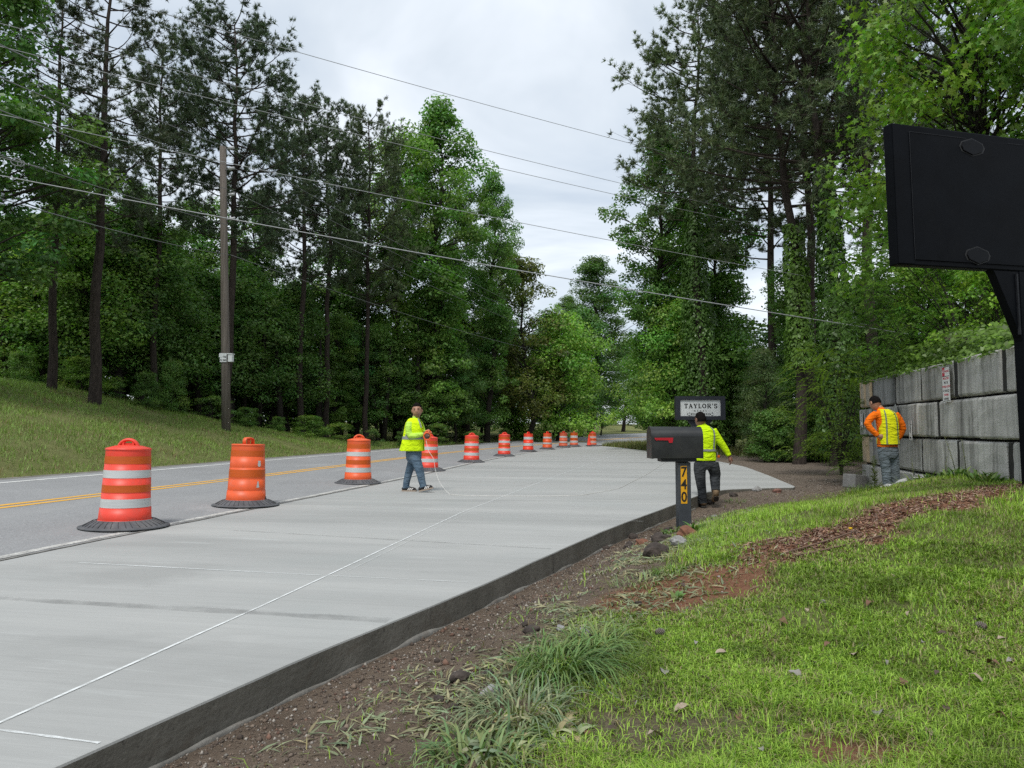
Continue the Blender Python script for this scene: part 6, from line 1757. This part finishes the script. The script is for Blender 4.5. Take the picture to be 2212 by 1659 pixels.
for v, px, Y, H, z, nm, lab, s in [
    (FE, 2085, 13.5, 3.0, None, "mimosa_bush", "feathery-leaved bush under the black sign's bottom edge", 1.0),
    (FE, 1985, 15.5, 3.2, None, "mimosa_bush", "feathery-leaved bush above the middle of the block wall", 1.0),
    (FE2, 1812, 20.5, 3.6, None, "feathery_shrub", "yellow-green feathery shrub against the far end of the block wall", .8),
    (FE2, 1905, 17.0, 2.4, None, "feathery_shrub", "light feathery shrub spilling over the wall's far top corner", .9),
    (TM_, 2020, 14.5, 2.6, None, "maple_sapling", "star-leaved sapling left of the sign post above the wall", 1.0),
    (TM_, 2150, 12.0, 2.2, None, "maple_sapling", "star-leaved sapling right beside the sign post above the wall", 1.0)]:
    x, y = xy(px, Y); plant_tree(v, x, y, H, nm, lab, "tree" if "tree" in nm or "sapling" in nm else "shrub", sxy=s)
# vine-like ground cover along the wall top
rg = np.random.default_rng(77); n = 5200
yy = rg.uniform(7.0, 16.6, n); xx = wall_x(yy) + .08 + np.abs(rg.normal(0, .45, n)); edge_h = .10 + .30 * fbm(yy * 1.3, yy * 0 + 2, 3)
zz2 = 2.27 + rg.random(n) ** 1.3 * edge_h * 1.5 + np.minimum(.25, (xx - wall_x(yy)) * .3)
over = rg.random(n) < .05; xx = np.where(over, wall_x(yy) - .05, xx); zz2 = np.where(over, 2.31 - .10 * rg.random(n) ** 2, zz2)
V, F = leafcards(np.stack([xx, yy, zz2], 1), np.stack([-.5 + 0 * xx, -.3 + 0 * xx, .8 + 0 * xx], 1) + rg.normal(0, .4, (n, 3)), rg.uniform(.06, .13, n), RH, rg)
lc = np.array((.12, .21, .036))[None] * (rg.uniform(.6, 1.35, n) * (.6 + .8 * fbm(yy * 2, xx * 2, 2)))[:, None]
setp(link("undergrowth", fastmesh("undergrowth", V, F, M_leafn, np.repeat(lc, 4, 0))), "creeping leafy plants along the top of the block wall", kind="stuff")

# neighbours that would share a label are told apart by their order
from collections import defaultdict
_grp = defaultdict(list)
for o in bpy.data.objects:
    if o.get("group") and o.get("label") and o.name.split(".")[0] in ("understorey_tree", "shrub", "tree_trunk"): _grp[(o["group"], o["label"])].append(o)
for (g_n, lb), os_ in _grp.items():
    if len(os_) > 1:
        os_.sort(key=lambda o: o.location.x / o.location.y)
        wd = {2: ("left of two", "right of two"), 3: ("left of three", "middle of three", "right of three")}.get(len(os_), [q_ + " from left" for q_ in ("first", "second", "third", "fourth", "fifth", "sixth")])
        for o, w_ in zip(os_, wd): o["label"] = lb + ", " + w_
# ------------------------------------------------------------------ grass, weeds, stones, litter
M_grass = leafmat("grass_blades", (1, 1, 1), .30, .5, (1.0, 1.1, .5))
def blades(C, H, Wd, bend, az, col, base_n=None):
    """bent three-triangle blades: C (n,3) roots"""
    n = len(C); d = np.stack([np.cos(az), np.sin(az), np.zeros(n)], 1); s = np.stack([-np.sin(az), np.cos(az), np.zeros(n)], 1)
    up = np.array([0, 0, 1.])
    m1 = C + up * (H * .55)[:, None] + d * (H * bend * .30)[:, None]
    tp = C + up * (H * (1 - .35 * np.minimum(bend, 2)))[:, None] + d * (H * bend)[:, None]
    tp[:, 2] = np.maximum(tp[:, 2], C[:, 2] + .006)
    w = Wd[:, None]
    V = np.stack([C - s * w, C + s * w, m1 + s * w * .8, m1 - s * w * .8, tp], 1).reshape(-1, 3)
    i = np.arange(n)[:, None] * 5
    F = np.concatenate([i + np.array([[0, 1, 2]]), i + np.array([[0, 2, 3]]), i + np.array([[3, 2, 4]])], 1).reshape(-1, 3)
    return V, F, np.repeat(col, 5, 0)
def blades1(C, H, Wd, bend, az, col):
    n = len(C); d = np.stack([np.cos(az), np.sin(az), np.zeros(n)], 1); s = np.stack([-np.sin(az), np.cos(az), np.zeros(n)], 1)
    tp = C + np.array([0, 0, 1.]) * (H * (1 - .3 * np.minimum(bend, 2)))[:, None] + d * (H * bend * .7)[:, None]
    V = np.stack([C - s * Wd[:, None], C + s * Wd[:, None], tp], 1).reshape(-1, 3)
    return V, np.arange(3 * n).reshape(n, 3), np.repeat(col, 3, 0)
def grass_obj(name, label, C, H, Wd, bend, az, col, simple=None):
    if simple is None: V, F, cv = blades(C, H, Wd, bend, az, col)
    else:
        k = ~simple; V, F, cv = blades(C[k], H[k], Wd[k], bend[k], az[k], col[k])
        V1, F1, c1 = blades1(C[simple], H[simple], Wd[simple], bend[simple], az[simple], col[simple])
        V, F, cv = np.concatenate([V, V1]), np.concatenate([F, F1 + len(V)]), np.concatenate([cv, c1])
    return setp(link(name, fastmesh(name, V, F, M_grass, np.clip(cv, .004, .7))), label, kind="stuff")
rg = np.random.default_rng(3)
# --- lawn
n = 760000
r = 1.7 * np.exp(rg.random(n) * math.log(17.5 / 1.7)); th = np.radians(rg.uniform(-24, 52, n))
x, y = r * np.sin(th), r * np.cos(th)
gm, cm, vm = masks(x, y)
patchy = fbm(x * 2.2 + 40, y * 2.2, 4)
keep = rg.random(n) < (gm ** 1.2) * (.22 + .9 * sm(.28, .56, patchy))
keep |= rg.random(n) < .012 * (x > kerb(y) + .35) * (y < 15) * (x < wall_x(y))
keep &= (x > kerb(y) + .05) & (x < wall_x(y) - .03)
x, y, r, gm, patchy, cm = x[keep], y[keep], r[keep], gm[keep], patchy[keep], cm[keep]; n = len(x)
C = np.stack([x, y, gz(x, y, True) - .004], 1)
big = fbm(x * .6 + 11, y * .6 + 5, 3)
lush = sm(.48, .62, fbm(x * 1.5 + 70, y * 1.5, 4))
H = (.024 + .026 * rg.random(n) + .030 * lush) * (.70 + .6 * big) * (1 + .015 * r)
col = np.array([.285, .455, .062])[None] * rg.uniform(.62, 1.28, n)[:, None] * (.72 + .5 * big)[:, None]
yel = rg.random(n); hay = sm(.50, .66, fbm(x * 1.6 + 21, y * 1.6 + 3, 4)); col = np.where((yel < .09 + .26 * hay + .25 * (1 - gm))[:, None], np.array([.36, .32, .17])[None] * rg.uniform(.6, 1.15, n)[:, None], col)
pale = (rg.random(n) < .45 * (1 - sm(.9, 2.1, x - kerb(y)))); col = np.where(pale[:, None], np.array([.25, .31, .15])[None] * rg.uniform(.7, 1.2, n)[:, None], col)
col = col * (1 - .35 * sm(.5, .72, fbm(x * 3.1 + 5, y * 3.1 + 9, 3)))[:, None]
dk_ = rg.random(n) < .16; col = np.where(dk_[:, None], col * np.array([.5, .62, .6]), col)
grass_obj("lawn_grass", "short bright green lawn grass on the sloping verge", C, H, .0008 + .00046 * r * rg.uniform(.7, 1.3, n), rg.uniform(.25, 1.7, n), rg.random(n) * 6.28, col, r > 6.5)
# --- cut clippings lying on the soil
n = 9000
y = rg.uniform(3.2, 9.5, n); x = kerb(y) + rg.normal(1.25, .42, n); ok = (x > kerb(y) + .35) & (fbm(x * 2.3, y * 2.3, 3) > .46); x, y = x[ok], y[ok]; n = len(x)
C = np.stack([x, y, gz(x, y, True) + .010], 1)
V, F = leafcards(C, np.array([0, 0, 1.]) + rg.normal(0, .25, (n, 3)), rg.uniform(.05, .15, n), LONG * np.array([1, .38, 1]), rg)
col = np.array([.29, .33, .19])[None] * rg.uniform(.55, 1.3, n)[:, None]; col[:, 0] *= rg.uniform(.8, 1.35, n)
setp(link("grass_clippings", fastmesh("grass_clippings", V, F, M_grass, np.repeat(col, 4, 0))), "pale wilted grass clippings strewn along the bare soil", kind="stuff")
# --- rough grass on the far bank
n = 200000
y = 7 + 43 * rg.random(n) ** .8; d = rg.random(n) ** .85 * 11.5; x = edge(y) * 1.0 - (ROADW + .35 + d) * np.sqrt(1 + edge_s(y) ** 2)
ok = fbm(x * .8 + 3, y * .8, 4) + .12 * rg.normal(size=n) > .40; x, y, d = x[ok], y[ok], d[ok]; n = len(x)
C = np.stack([x, y, gz(x, y, True) - .01], 1)
b_ = fbm(x * .5 + 8, y * .5, 3); b2 = fbm(x * 1.7, y * 1.7 + 4, 3)
col = np.array([.185, .30, .066])[None] * rg.uniform(.6, 1.35, n)[:, None] * (.55 + .9 * b_)[:, None]
col = np.where((rg.random(n) < .08 + .35 * sm(.58, .70, b2))[:, None], np.array([.27, .21, .12])[None] * rg.uniform(.6, 1.2, n)[:, None], col)
grass_obj("bank_grass", "rough mown grass on the bank across the road", C, rg.uniform(.07, .20, n) * (.6 + .8 * b_), rg.uniform(.005, .012, n), rg.uniform(.2, 1.3, n), rg.random(n) * 6.28, col, np.ones(n, bool))
# --- weeds on the verge beyond the paving
n = 16000
y = rg.uniform(36, 72, n); lo = np.maximum(kerb(y), edge(y) + .5) + .15; x = lo + rg.random(n) ** 1.3 * 5.5; ok = x > edge(y) + .45; x, y = x[ok], y[ok]; n = len(x)
C = np.stack([x, y, gz(x, y, True) - .02], 1)
col = np.array([.145, .185, .055])[None] * rg.uniform(.5, 1.35, n)[:, None]; col = np.where((rg.random(n) < .25)[:, None], np.array([.25, .22, .13])[None] * rg.uniform(.6, 1.1, n)[:, None], col)
grass_obj("verge_grass", "tall weedy grass at the far end of the paving", C, rg.uniform(.15, .55, n), rg.uniform(.012, .03, n), rg.uniform(.1, .8, n), rg.random(n) * 6.28, col, np.ones(n, bool))

# --- clumps of long grass
def tuft(name, label, p, nbl, hgt, rad, w, colr, seed, group=None, flop=1.0, broad=False, wind=(0, 0)):
    rg = np.random.default_rng(seed); V = []; F = []; cv = []
    for k in range(nbl):
        a = rg.random() * 6.28; rr = rad * math.sqrt(rg.random()); root = np.array([rr * math.cos(a), rr * math.sin(a), 0])
        root[2] = g1(p[0] + root[0], p[1] + root[1]) - p[2] - .01
        a2 = a + rg.normal(0, .7); d = np.array([math.cos(a2), math.sin(a2), 0]) + np.array([wind[0], wind[1], 0]); L_ = hgt * rg.uniform(.55, 1.2); be = flop * rg.uniform(.5, 1.3)
        sd = np.array([-math.sin(a2), math.cos(a2), 0]); pos_ = root.copy(); el = rg.uniform(1.0, 1.45); ns = 5
        b0 = len(V); c = np.array(colr) * rg.uniform(.6, 1.3); c[0] *= rg.uniform(.8, 1.3)
        for s in range(ns + 1):
            t = s / ns; ww = w * (math.sin(pi * min(1, t * .8 + .2)) if broad else (1 - t ** 1.6)) * rg.uniform(.85, 1.15) + .0008
            V += [pos_ - sd * ww, pos_ + sd * ww]; cv += [c, c]
            pos_ = pos_ + (d * math.cos(el) + np.array([0, 0, math.sin(el)])) * L_ / ns; el -= be * .42
            zg_ = g1(p[0] + pos_[0], p[1] + pos_[1]) - p[2] + .012
            if pos_[2] < zg_: pos_[2] = zg_; el = max(el, 0)
        F += [(b0 + 2 * s, b0 + 2 * s + 1, b0 + 2 * s + 3, b0 + 2 * s + 2) for s in range(ns)]
    t = thing(name, label, "grass clump" if not broad else "weed", p, 0, group)
    link("leaves", fastmesh("leaves", np.array(V), np.array(F), M_grass, np.array(cv)), t)
    return t
tuft("grass_clump", "large clump of long green grass beside the bare soil in front", PG(1215, 1450), 340, .34, .21, .0044, (.19, .31, .095), 1, flop=1.55, wind=(.35, -.2))
tuft("grass_clump", "upper part of the long grass, lying toward the grey stone", PG(1290, 1400), 150, .26, .16, .0042, (.20, .30, .10), 2, flop=1.3)
tuft("grass_clump", "flattened pale grass clump at bottom centre of the soil edge", PG(1120, 1540), 190, .28, .20, .0045, (.25, .31, .17), 3, flop=1.6)
tuft("grass_clump", "grass and flattened weeds at the very bottom centre", PG(1040, 1640), 160, .22, .20, .006, (.19, .28, .11), 4, flop=1.5)
tuft("wilted_weed", "wilted pale broad-leaved weed below the long grass clump", PG(1170, 1580), 60, .13, .17, .016, (.30, .34, .22), 5, flop=1.7, broad=True)
tuft("wilted_weed", "wilted pale weed lying beside the bottom-centre grass", PG(1080, 1610), 50, .12, .15, .016, (.28, .33, .20), 6, flop=1.7, broad=True)
tuft("grass_clump", "small grass clump above the red clay patch", PG(1450, 1235), 110, .13, .14, .004, (.20, .32, .07), 7, flop=1.2)
tuft("grass_clump", "low pale cut grass left of the red clay patch", PG(1390, 1258), 120, .15, .24, .004, (.25, .30, .14), 8, flop=1.6)
tuft("broadleaf_weed", "broad-leaved weed at the foot of the mailbox post", PG(1497, 1150), 26, .17, .10, .018, (.13, .24, .06), 9, flop=.9, broad=True)
tuft("broadleaf_weed", "broad-leaved weed left of the mailbox post foot", PG(1450, 1153), 20, .15, .10, .016, (.15, .25, .07), 10, flop=1.1, broad=True)
tuft("broadleaf_weed", "single dock weed at the edge of the red clay patch", PG(1462, 1299), 9, .11, .03, .015, (.14, .24, .07), 11, flop=.8, broad=True)
tuft("grass_clump", "small grass clump on the gravel behind the mailbox", PG(1588, 1086), 60, .14, .2, .004, (.19, .27, .09), 12, flop=1.1)
tuft("grass_clump", "thin grass clump on the gravel near the walking worker", PG(1575, 1056), 40, .12, .15, .004, (.19, .27, .09), 13, flop=1.1)
for k, px in enumerate((2010, 2040, 2075, 2105, 2140, 2165)):
    yy = 4.348 / ((px - 1106) / FPX - .212) - .25; xx = wall_x(yy) - .28
    tuft("broadleaf_weed", ("first", "second", "third", "fourth", "fifth", "sixth")[k] + " leafy weed along the wall foot, counted from the worker", (xx, yy, g1(xx, yy)), 26, .18, .16, .016, (.14, .24, .06), 20 + k, "weeds along the wall foot", flop=.8, broad=True)
for k, (px, yy) in enumerate(((1868, 13.4), (1885, 13.6), (1840, 14.2), (1955, 12.6))):
    xx = (px - 1106) / FPX * yy
    tuft("grass_clump", ("tall grass behind the wall worker, left", "tall grass behind the spiky weed", "tall grass by the broken concrete block", "tall grass right of the wall worker's feet")[k], (xx, yy, g1(xx, yy)), 70, .22, .22, .005, (.19, .28, .08), 30 + k, "grass around the worker", flop=.8)
def stem_weed(label, p, h, n, colr, seed, lw=.05, lean=0.0):
    rg = np.random.default_rng(seed); t = thing("tall_weed", label, "weed", p); b = MB()
    b.tube([(0, 0, 0), (lean * .4, 0, h * .5), (lean, 0, h)], [.006, .005, .002], 5); b.build("stem", plain("weed_stem", (.10, .12, .05), .9, .2, 8), t)
    z = h * rg.uniform(.12, 1.0, n); a = rg.random(n) * 6.28; d = np.stack([np.cos(a), np.sin(a), .5 + 0 * a], 1); ln = lw * (1.3 - .7 * z / h)
    C = np.stack([lean * z / h, 0 * z, z], 1) + d * ln[:, None] * .6
    V, F = leafcards(C, np.stack([-np.cos(a) * .5, -np.sin(a) * .5, 1 + 0 * a], 1), ln * 1.3, LONG, rg, d)
    link("leaves", fastmesh("leaves", V, F, M_grass, np.repeat(np.array(colr)[None] * rg.uniform(.7, 1.2, (n, 1)), 4, 0)), t)
q = P(1890, 1060, 12.9); stem_weed("tall spiky weed left of the wall worker's legs", (q.x, 12.9, g1(q.x, 12.9)), .58, 120, (.17, .21, .08), 1, .075)
for k, (px, h, ln) in enumerate(((1995, .42, -.03), (2088, .55, -.15), (2110, .50, -.05), (2062, .3, .05))):
    yy = 4.348 / ((px - 1106) / FPX - .212) - .3; xx = wall_x(yy) - .3
    stem_weed(("dry stalk just right of the small lamp", "long dry stalk leaning left on the wall", "dry stalk beside the long leaning one", "short dry stalk on the wall foot")[k], (xx, yy, g1(xx, yy)), h, 16, (.25, .24, .14), 40 + k, .035, ln)
q = PG(1838, 1168); t = thing("yellow_flower", "single tiny yellow flower in the lawn", "flower", q)
b = MB(); b.tube([(0, 0, 0), (.01, 0, .08)], .0015, 4); b.build("stem", M_post, t); b = MB(); b.lathe([(.001, .078), (.012, .086), (.016, .098), (.006, .10)], 8); b.build("bloom", plain("yellow_petals", (.75, .45, .01), .7), t)

# --- stones, clods and broken asphalt along the kerb
M_clod = plain("dark_damp_clod", (.055, .043, .036), .95, .45, 18, .9, 22)
M_clodr = plain("red_clay_clod", (.19, .085, .05), .95, .35, 12, .9, 20)
M_stone = plain("pale_grey_stone", (.27, .265, .255), .9, .35, 14, .8, 22)
M_brick = plain("reddish_stone", (.20, .10, .075), .9, .3, 14, .8, 22)
e8 = lambda x, y: PG((2300 + x * .4521) / 1.8517, (1950 + y * .4521) / 1.8517)
e9 = lambda x, y: PG((1700 + x * 1.0832) / 1.8517, (2000 + y * 1.0832) / 1.8517)
stones = [
 (e8(715, 605), .095, M_clod, "largest dark clod in front of the mailbox post"),
 (e8(920, 510), .085, M_stone, "pale grey stone just below the mailbox weeds"),
 (e8(995, 430), .095, M_clodr, "red clay lump at the foot of the mailbox post"),
 (e8(755, 480), .10, M_clod, "flat dark asphalt piece left of the pale grey stone"),
 (e8(595, 510), .085, M_clodr, "reddish crumbled clod between two dark clods near the kerb"),
 (e8(480, 535), .065, M_clod, "dark round clod left of the reddish crumbled clod"),
 (e8(262, 550), .050, M_clod, "small dark clod touching the kerb face"),
 (e8(510, 450), .055, M_clod, "dark clod close to the kerb above the reddish one"),
 (e8(830, 385), .060, M_clod, "dark clod left beside the mailbox post"),
 (e8(1065, 605), .040, M_clod, "small dark clod right of the largest clod"),
 (e8(1230, 275), .055, M_stone, "pale stone on the gravel right of the mailbox post"),
 (e8(1195, 148), .085, M_clod, "dark clod at the walking worker's planted foot"),
 (e8(1400, 82), .085, M_clod, "dark clod on the gravel right of the walking worker"),
 (e8(1610, 32), .10, M_stone, "flat stone at the curved kerb end"),
 (e8(1790, 48), .085, M_brick, "reddish stone right of the flat kerb-end stone"),
 (e8(560, 1030), .022, M_clod, "tiny dark clod on the red clay patch"),
 (e9(130, 665), .050, M_clod, "dark crumbly clod alone on the soil in front"),
 (e9(232, 645), .026, M_clod, "small upright clod near the long grass"),
 (e9(392, 488), .050, M_clod, "flat dark clod on the soil path"),
 (e9(368, 465), .028, M_clod, "small clod touching the flat one on the path"),
 (e9(578, 512), .055, M_stone, "grey concrete lump behind the long grass clump"),
 (e9(500, 482), .035, M_stone, "smaller pale stone behind the long grass clump"),
 (e9(240, 728), .045, M_stone, "pale stone half under the flattened grass"),
 (e9(50, 740), .024, M_clod, "small dark clod at lower left of the soil"),
 (e9(105, 768), .022, M_clod, "flat dark crumb at lower left of the soil"),
 (e9(410, 300), .024, M_clod, "small clod at the kerb foot halfway along"),
 (e9(665, 178), .045, M_clod, "dark clod at the kerb foot before the larger clods"),
]
for k, (p, r_, mt, lab) in enumerate(stones):
    rock("stone" if mt in (M_stone, M_brick) else "dirt_clod", lab, "stone" if mt in (M_stone, M_brick) else "clod", p, (r_ * 1.15, r_ * random.uniform(.75, 1), r_ * random.uniform(.6, .8)), mt, "stones and clods beside the paving", 100 + k, rz=random.uniform(0, 3), sub=3, sharp=.40)
# fine gravel and crumbs
def crumbs(name, label, x, y, s, colors, seed, mt):
    rg = np.random.default_rng(seed); n = len(x)
    C = np.stack([x, y, gz(x, y, True) + s * .25], 1)
    O = np.array([(1, 0, 0), (0, 1, 0), (-1, 0, 0), (0, -1, 0), (0, 0, .75), (0, 0, -.75)])
    R_ = rg.random(n) * 6.28; sc_ = s[:, None] * rg.uniform(.6, 1.3, (n, 3))
    V = O[None] * sc_[:, None, :]; V = V * rg.uniform(.75, 1.25, V.shape)
    ca, sa = np.cos(R_)[:, None], np.sin(R_)[:, None]
    V = np.stack([V[..., 0] * ca - V[..., 1] * sa, V[..., 0] * sa + V[..., 1] * ca, V[..., 2]], -1) + C[:, None, :]
    T_ = np.array([(0, 1, 4), (1, 2, 4), (2, 3, 4), (3, 0, 4), (1, 0, 5), (2, 1, 5), (3, 2, 5), (0, 3, 5)])
    F = (np.arange(n)[:, None, None] * 6 + T_[None]).reshape(-1, 3)
    cc = np.array(colors)[rg.integers(0, len(colors), n)] * rg.uniform(.6, 1.3, (n, 1))
    return setp(link(name, fastmesh(name, V.reshape(-1, 3), F, mt, np.repeat(cc, 6, 0))), label, kind="stuff")
def crumb_mat():
    m, n, l, b, out = nmat("loose_crumbs"); at = n.new("ShaderNodeAttribute"); at.attribute_name = "col"
    l.new(at.outputs['Color'], b.inputs['Base Color']); b.inputs['Roughness'].default_value = .95; return m
M_crumb = crumb_mat()
n = 17000
r = 2.6 * np.exp(rg.random(n) * math.log(19 / 2.6)); y = r; x = kerb(y) + .02 + np.abs(rg.normal(0, .75, n)) + rg.random(n) * sm(9, 15, y) * 3.0
ok = (x < wall_x(y) - .2) & ((y < 15.3) | (x > kerb(y) + .1)); x, y = x[ok], y[ok]
ok = rg.random(len(x)) < (1 - .85 * masks(x, y)[0]); x, y = x[ok], y[ok]
crumbs("gravel", "fine gravel and soil crumbs on the bare strip along the kerb", x, y, .0018 + .010 * rg.random(len(x)) ** 5 + .0006 * y, [(.13, .10, .078), (.19, .15, .115), (.30, .27, .235), (.09, .07, .056), (.17, .12, .09)], 8, M_crumb)
n = 900
y = 2.6 * np.exp(rg.random(n) * math.log(13 / 2.6)); x = kerb(y) + .03 + np.abs(rg.normal(0, .45, n))
crumbs("soil_clods", "loose dark soil clods scattered along the kerb foot", x, y, .006 + .020 * rg.random(n) ** 3, [(.08, .06, .047), (.12, .09, .068), (.16, .12, .09), (.15, .085, .06)], 18, M_crumb)
# bark mulch on the red strips
n = 6500
t_ = rg.random(n) * (len(_bp) - 1); i_ = np.minimum(t_.astype(int), len(_bp) - 2); q = _bp[i_] + (_bp[i_ + 1] - _bp[i_]) * (t_ - i_)[:, None] + rg.normal(0, .28, (n, 2))
x, y = q[:, 0], q[:, 1]; ok = masks(x, y)[1] > .35; x, y = x[ok], y[ok]; n = len(x)
V, F = leafcards(np.stack([x, y, gz(x, y, True) + .008], 1), np.array([0, 0, 1.]) + rg.normal(0, .35, (n, 3)), rg.uniform(.025, .075, n), LONG * np.array([1, .8, 1]), rg)
col = np.array([(.27, .155, .105), (.19, .105, .07), (.36, .26, .19), (.14, .085, .062), (.31, .175, .11)])[rg.integers(0, 5, n)] * rg.uniform(.7, 1.2, (n, 1))
setp(link("mulch", fastmesh("mulch", V, F, M_crumb, np.repeat(col, 4, 0))), "reddish brown bark mulch in the strip across the lawn", kind="stuff")
# exposed roots in the strip
M_root = plain("brown_root", (.15, .095, .065), .9, .3, 10)
for k, pts in enumerate((((1705, 1195), (1790, 1172), (1850, 1150)), ((1720, 1205), (1800, 1190), (1905, 1160)))):
    P3 = [PG(*q) for q in pts]; a0 = P3[0]
    t = thing("root", ("thin exposed root along the upper side of the mulch strip", "longer exposed root along the lower side of the mulch strip")[k], "root", a0)
    b = MB(); b.tube([p - a0 + Vector((0, 0, .012)) for p in [Vector(v) for v in bez(np.array(P3[0]), np.array(P3[1]), np.array(P3[2]), 10)]], .007, 6); b.build("root_strand", M_root, t)
# dry leaves and cones on the lawn
def leaf_mesh(seed, s):
    rg = np.random.default_rng(seed); b = MB(); V = []
    for i, (t, w) in enumerate(((0, .05), (.2, .55), (.45, .8), (.7, .6), (.9, .25), (1.0, .03))):
        cz = .25 * math.sin(t * 3.1) * s * rg.uniform(.4, 1.2); k_ = rg.uniform(.1, .5)
        V += [((t - .5) * s, -w * s * .38, cz + k_ * w * s * .4), ((t - .5) * s, 0, cz), ((t - .5) * s, w * s * .38, cz + k_ * w * s * .35)]
    F = []
    for i in range(5):
        for j in range(2): a = i * 3 + j; F.append((a, a + 1, a + 4, a + 3))
    b.add(V, F, 0, True); return b
M_dry = [plain("brown_dry_leaf", (.16, .085, .05), .8, .3, 20), plain("tan_dry_leaf", (.34, .27, .20), .8, .25, 20), plain("grey_dry_leaf", (.25, .235, .21), .8, .25, 20), plain("dark_dry_leaf", (.075, .05, .037), .8, .3, 20)]
LM = [leaf_mesh(k, .085).mesh("dry_leaf", M_dry[k % 4]) for k in range(8)]
for k, (px, py) in enumerate([(1880, 1310), (1960, 1330), (1985, 1400), (2035, 1375), (1795, 1405), (1840, 1430), (1905, 1440), (2120, 1350), (2140, 1445), (2100, 1480), (1720, 1470), (1760, 1440), (1660, 1490), (1560, 1420), (1500, 1395), (2050, 1545), (2165, 1560), (2010, 1595), (1900, 1560), (1690, 1590), (1600, 1560), (1480, 1540), (1430, 1470), (1530, 1480), (1760, 1530), (1830, 1510), (2180, 1440), (2020, 1470), (1950, 1490), (2160, 1390), (1380, 1530), (1330, 1590), (1270, 1600), (1420, 1610), (1650, 1640), (2090, 1420), (1580, 1350), (1930, 1255), (1560, 1262), (1480, 1272), (1690, 1350), (1745, 1320)]):
    p = PG(px + random.uniform(-8, 8), py + random.uniform(-6, 6))
    o = link("dry_leaf", LM[k % 8]); o.location = (p.x, p.y, p.z + random.uniform(.016, .026)); o.rotation_euler = (random.uniform(-.5, .5), random.uniform(-.5, .5), random.uniform(0, 6)); s_ = random.uniform(.4, .95); o.scale = (s_, s_, s_)
    setp(o, "curled dry leaf lying in the short grass of the lawn", "leaf", "dry leaves on the lawn")
def cone_obj(p, label, rz):
    t = thing("pine_cone", label, "pine cone", (p.x, p.y, p.z + .025), rz, scale=.62); b = MB()
    b.tube([(-.05, 0, 0), (-.03, 0, 0), (0, 0, 0), (.03, 0, 0), (.05, 0, 0)], [.012, .024, .028, .022, .008], 9); b.build("core", M_dry[3], t)
    b = MB()
    for i in range(9):
        for j in range(8):
            a = j * pi / 4 + i * .4; xx = -.045 + i * .0105; rr = .030 * math.sin(pi * (i + 1.2) / 10.5) + .006; d = Vector((.35, math.cos(a), math.sin(a))).normalized()
            c = Vector((xx, rr * math.cos(a) * .8, rr * math.sin(a) * .8)); sd = Vector((0, -math.sin(a), math.cos(a))) * .006
            b.add([c - sd, c + sd, c + d * .013], [(0, 1, 2)])
    o = b.build("scales", M_dry[2], t); o["kind"] = "stuff"
cone_obj(e9(868, 508), "grey pine cone in the grass right of the long grass clump", .4)
cone_obj(e9(2055, 485), "grey pine cone at the right edge of the lawn", 1.9)
cone_obj(e9(1470, 400), "dark pine cone in the middle of the lawn", .9)
# fence and pasture far down the road
t = thing("rail_fence", "tiny pale rail fence beyond the far bright field", "fence", P(1383, 905, 128))
for k in range(7):
    b = MB(); b.box((k * 2.2 - 5, 0, .3), (.16, .16, 1.5)); b.build("post", M_barkg, t)
for z in (.35, .8): b = MB(); b.box((1.6, 0, z), (13.4, .05, .12)); b.build("rail", M_barkg, t)
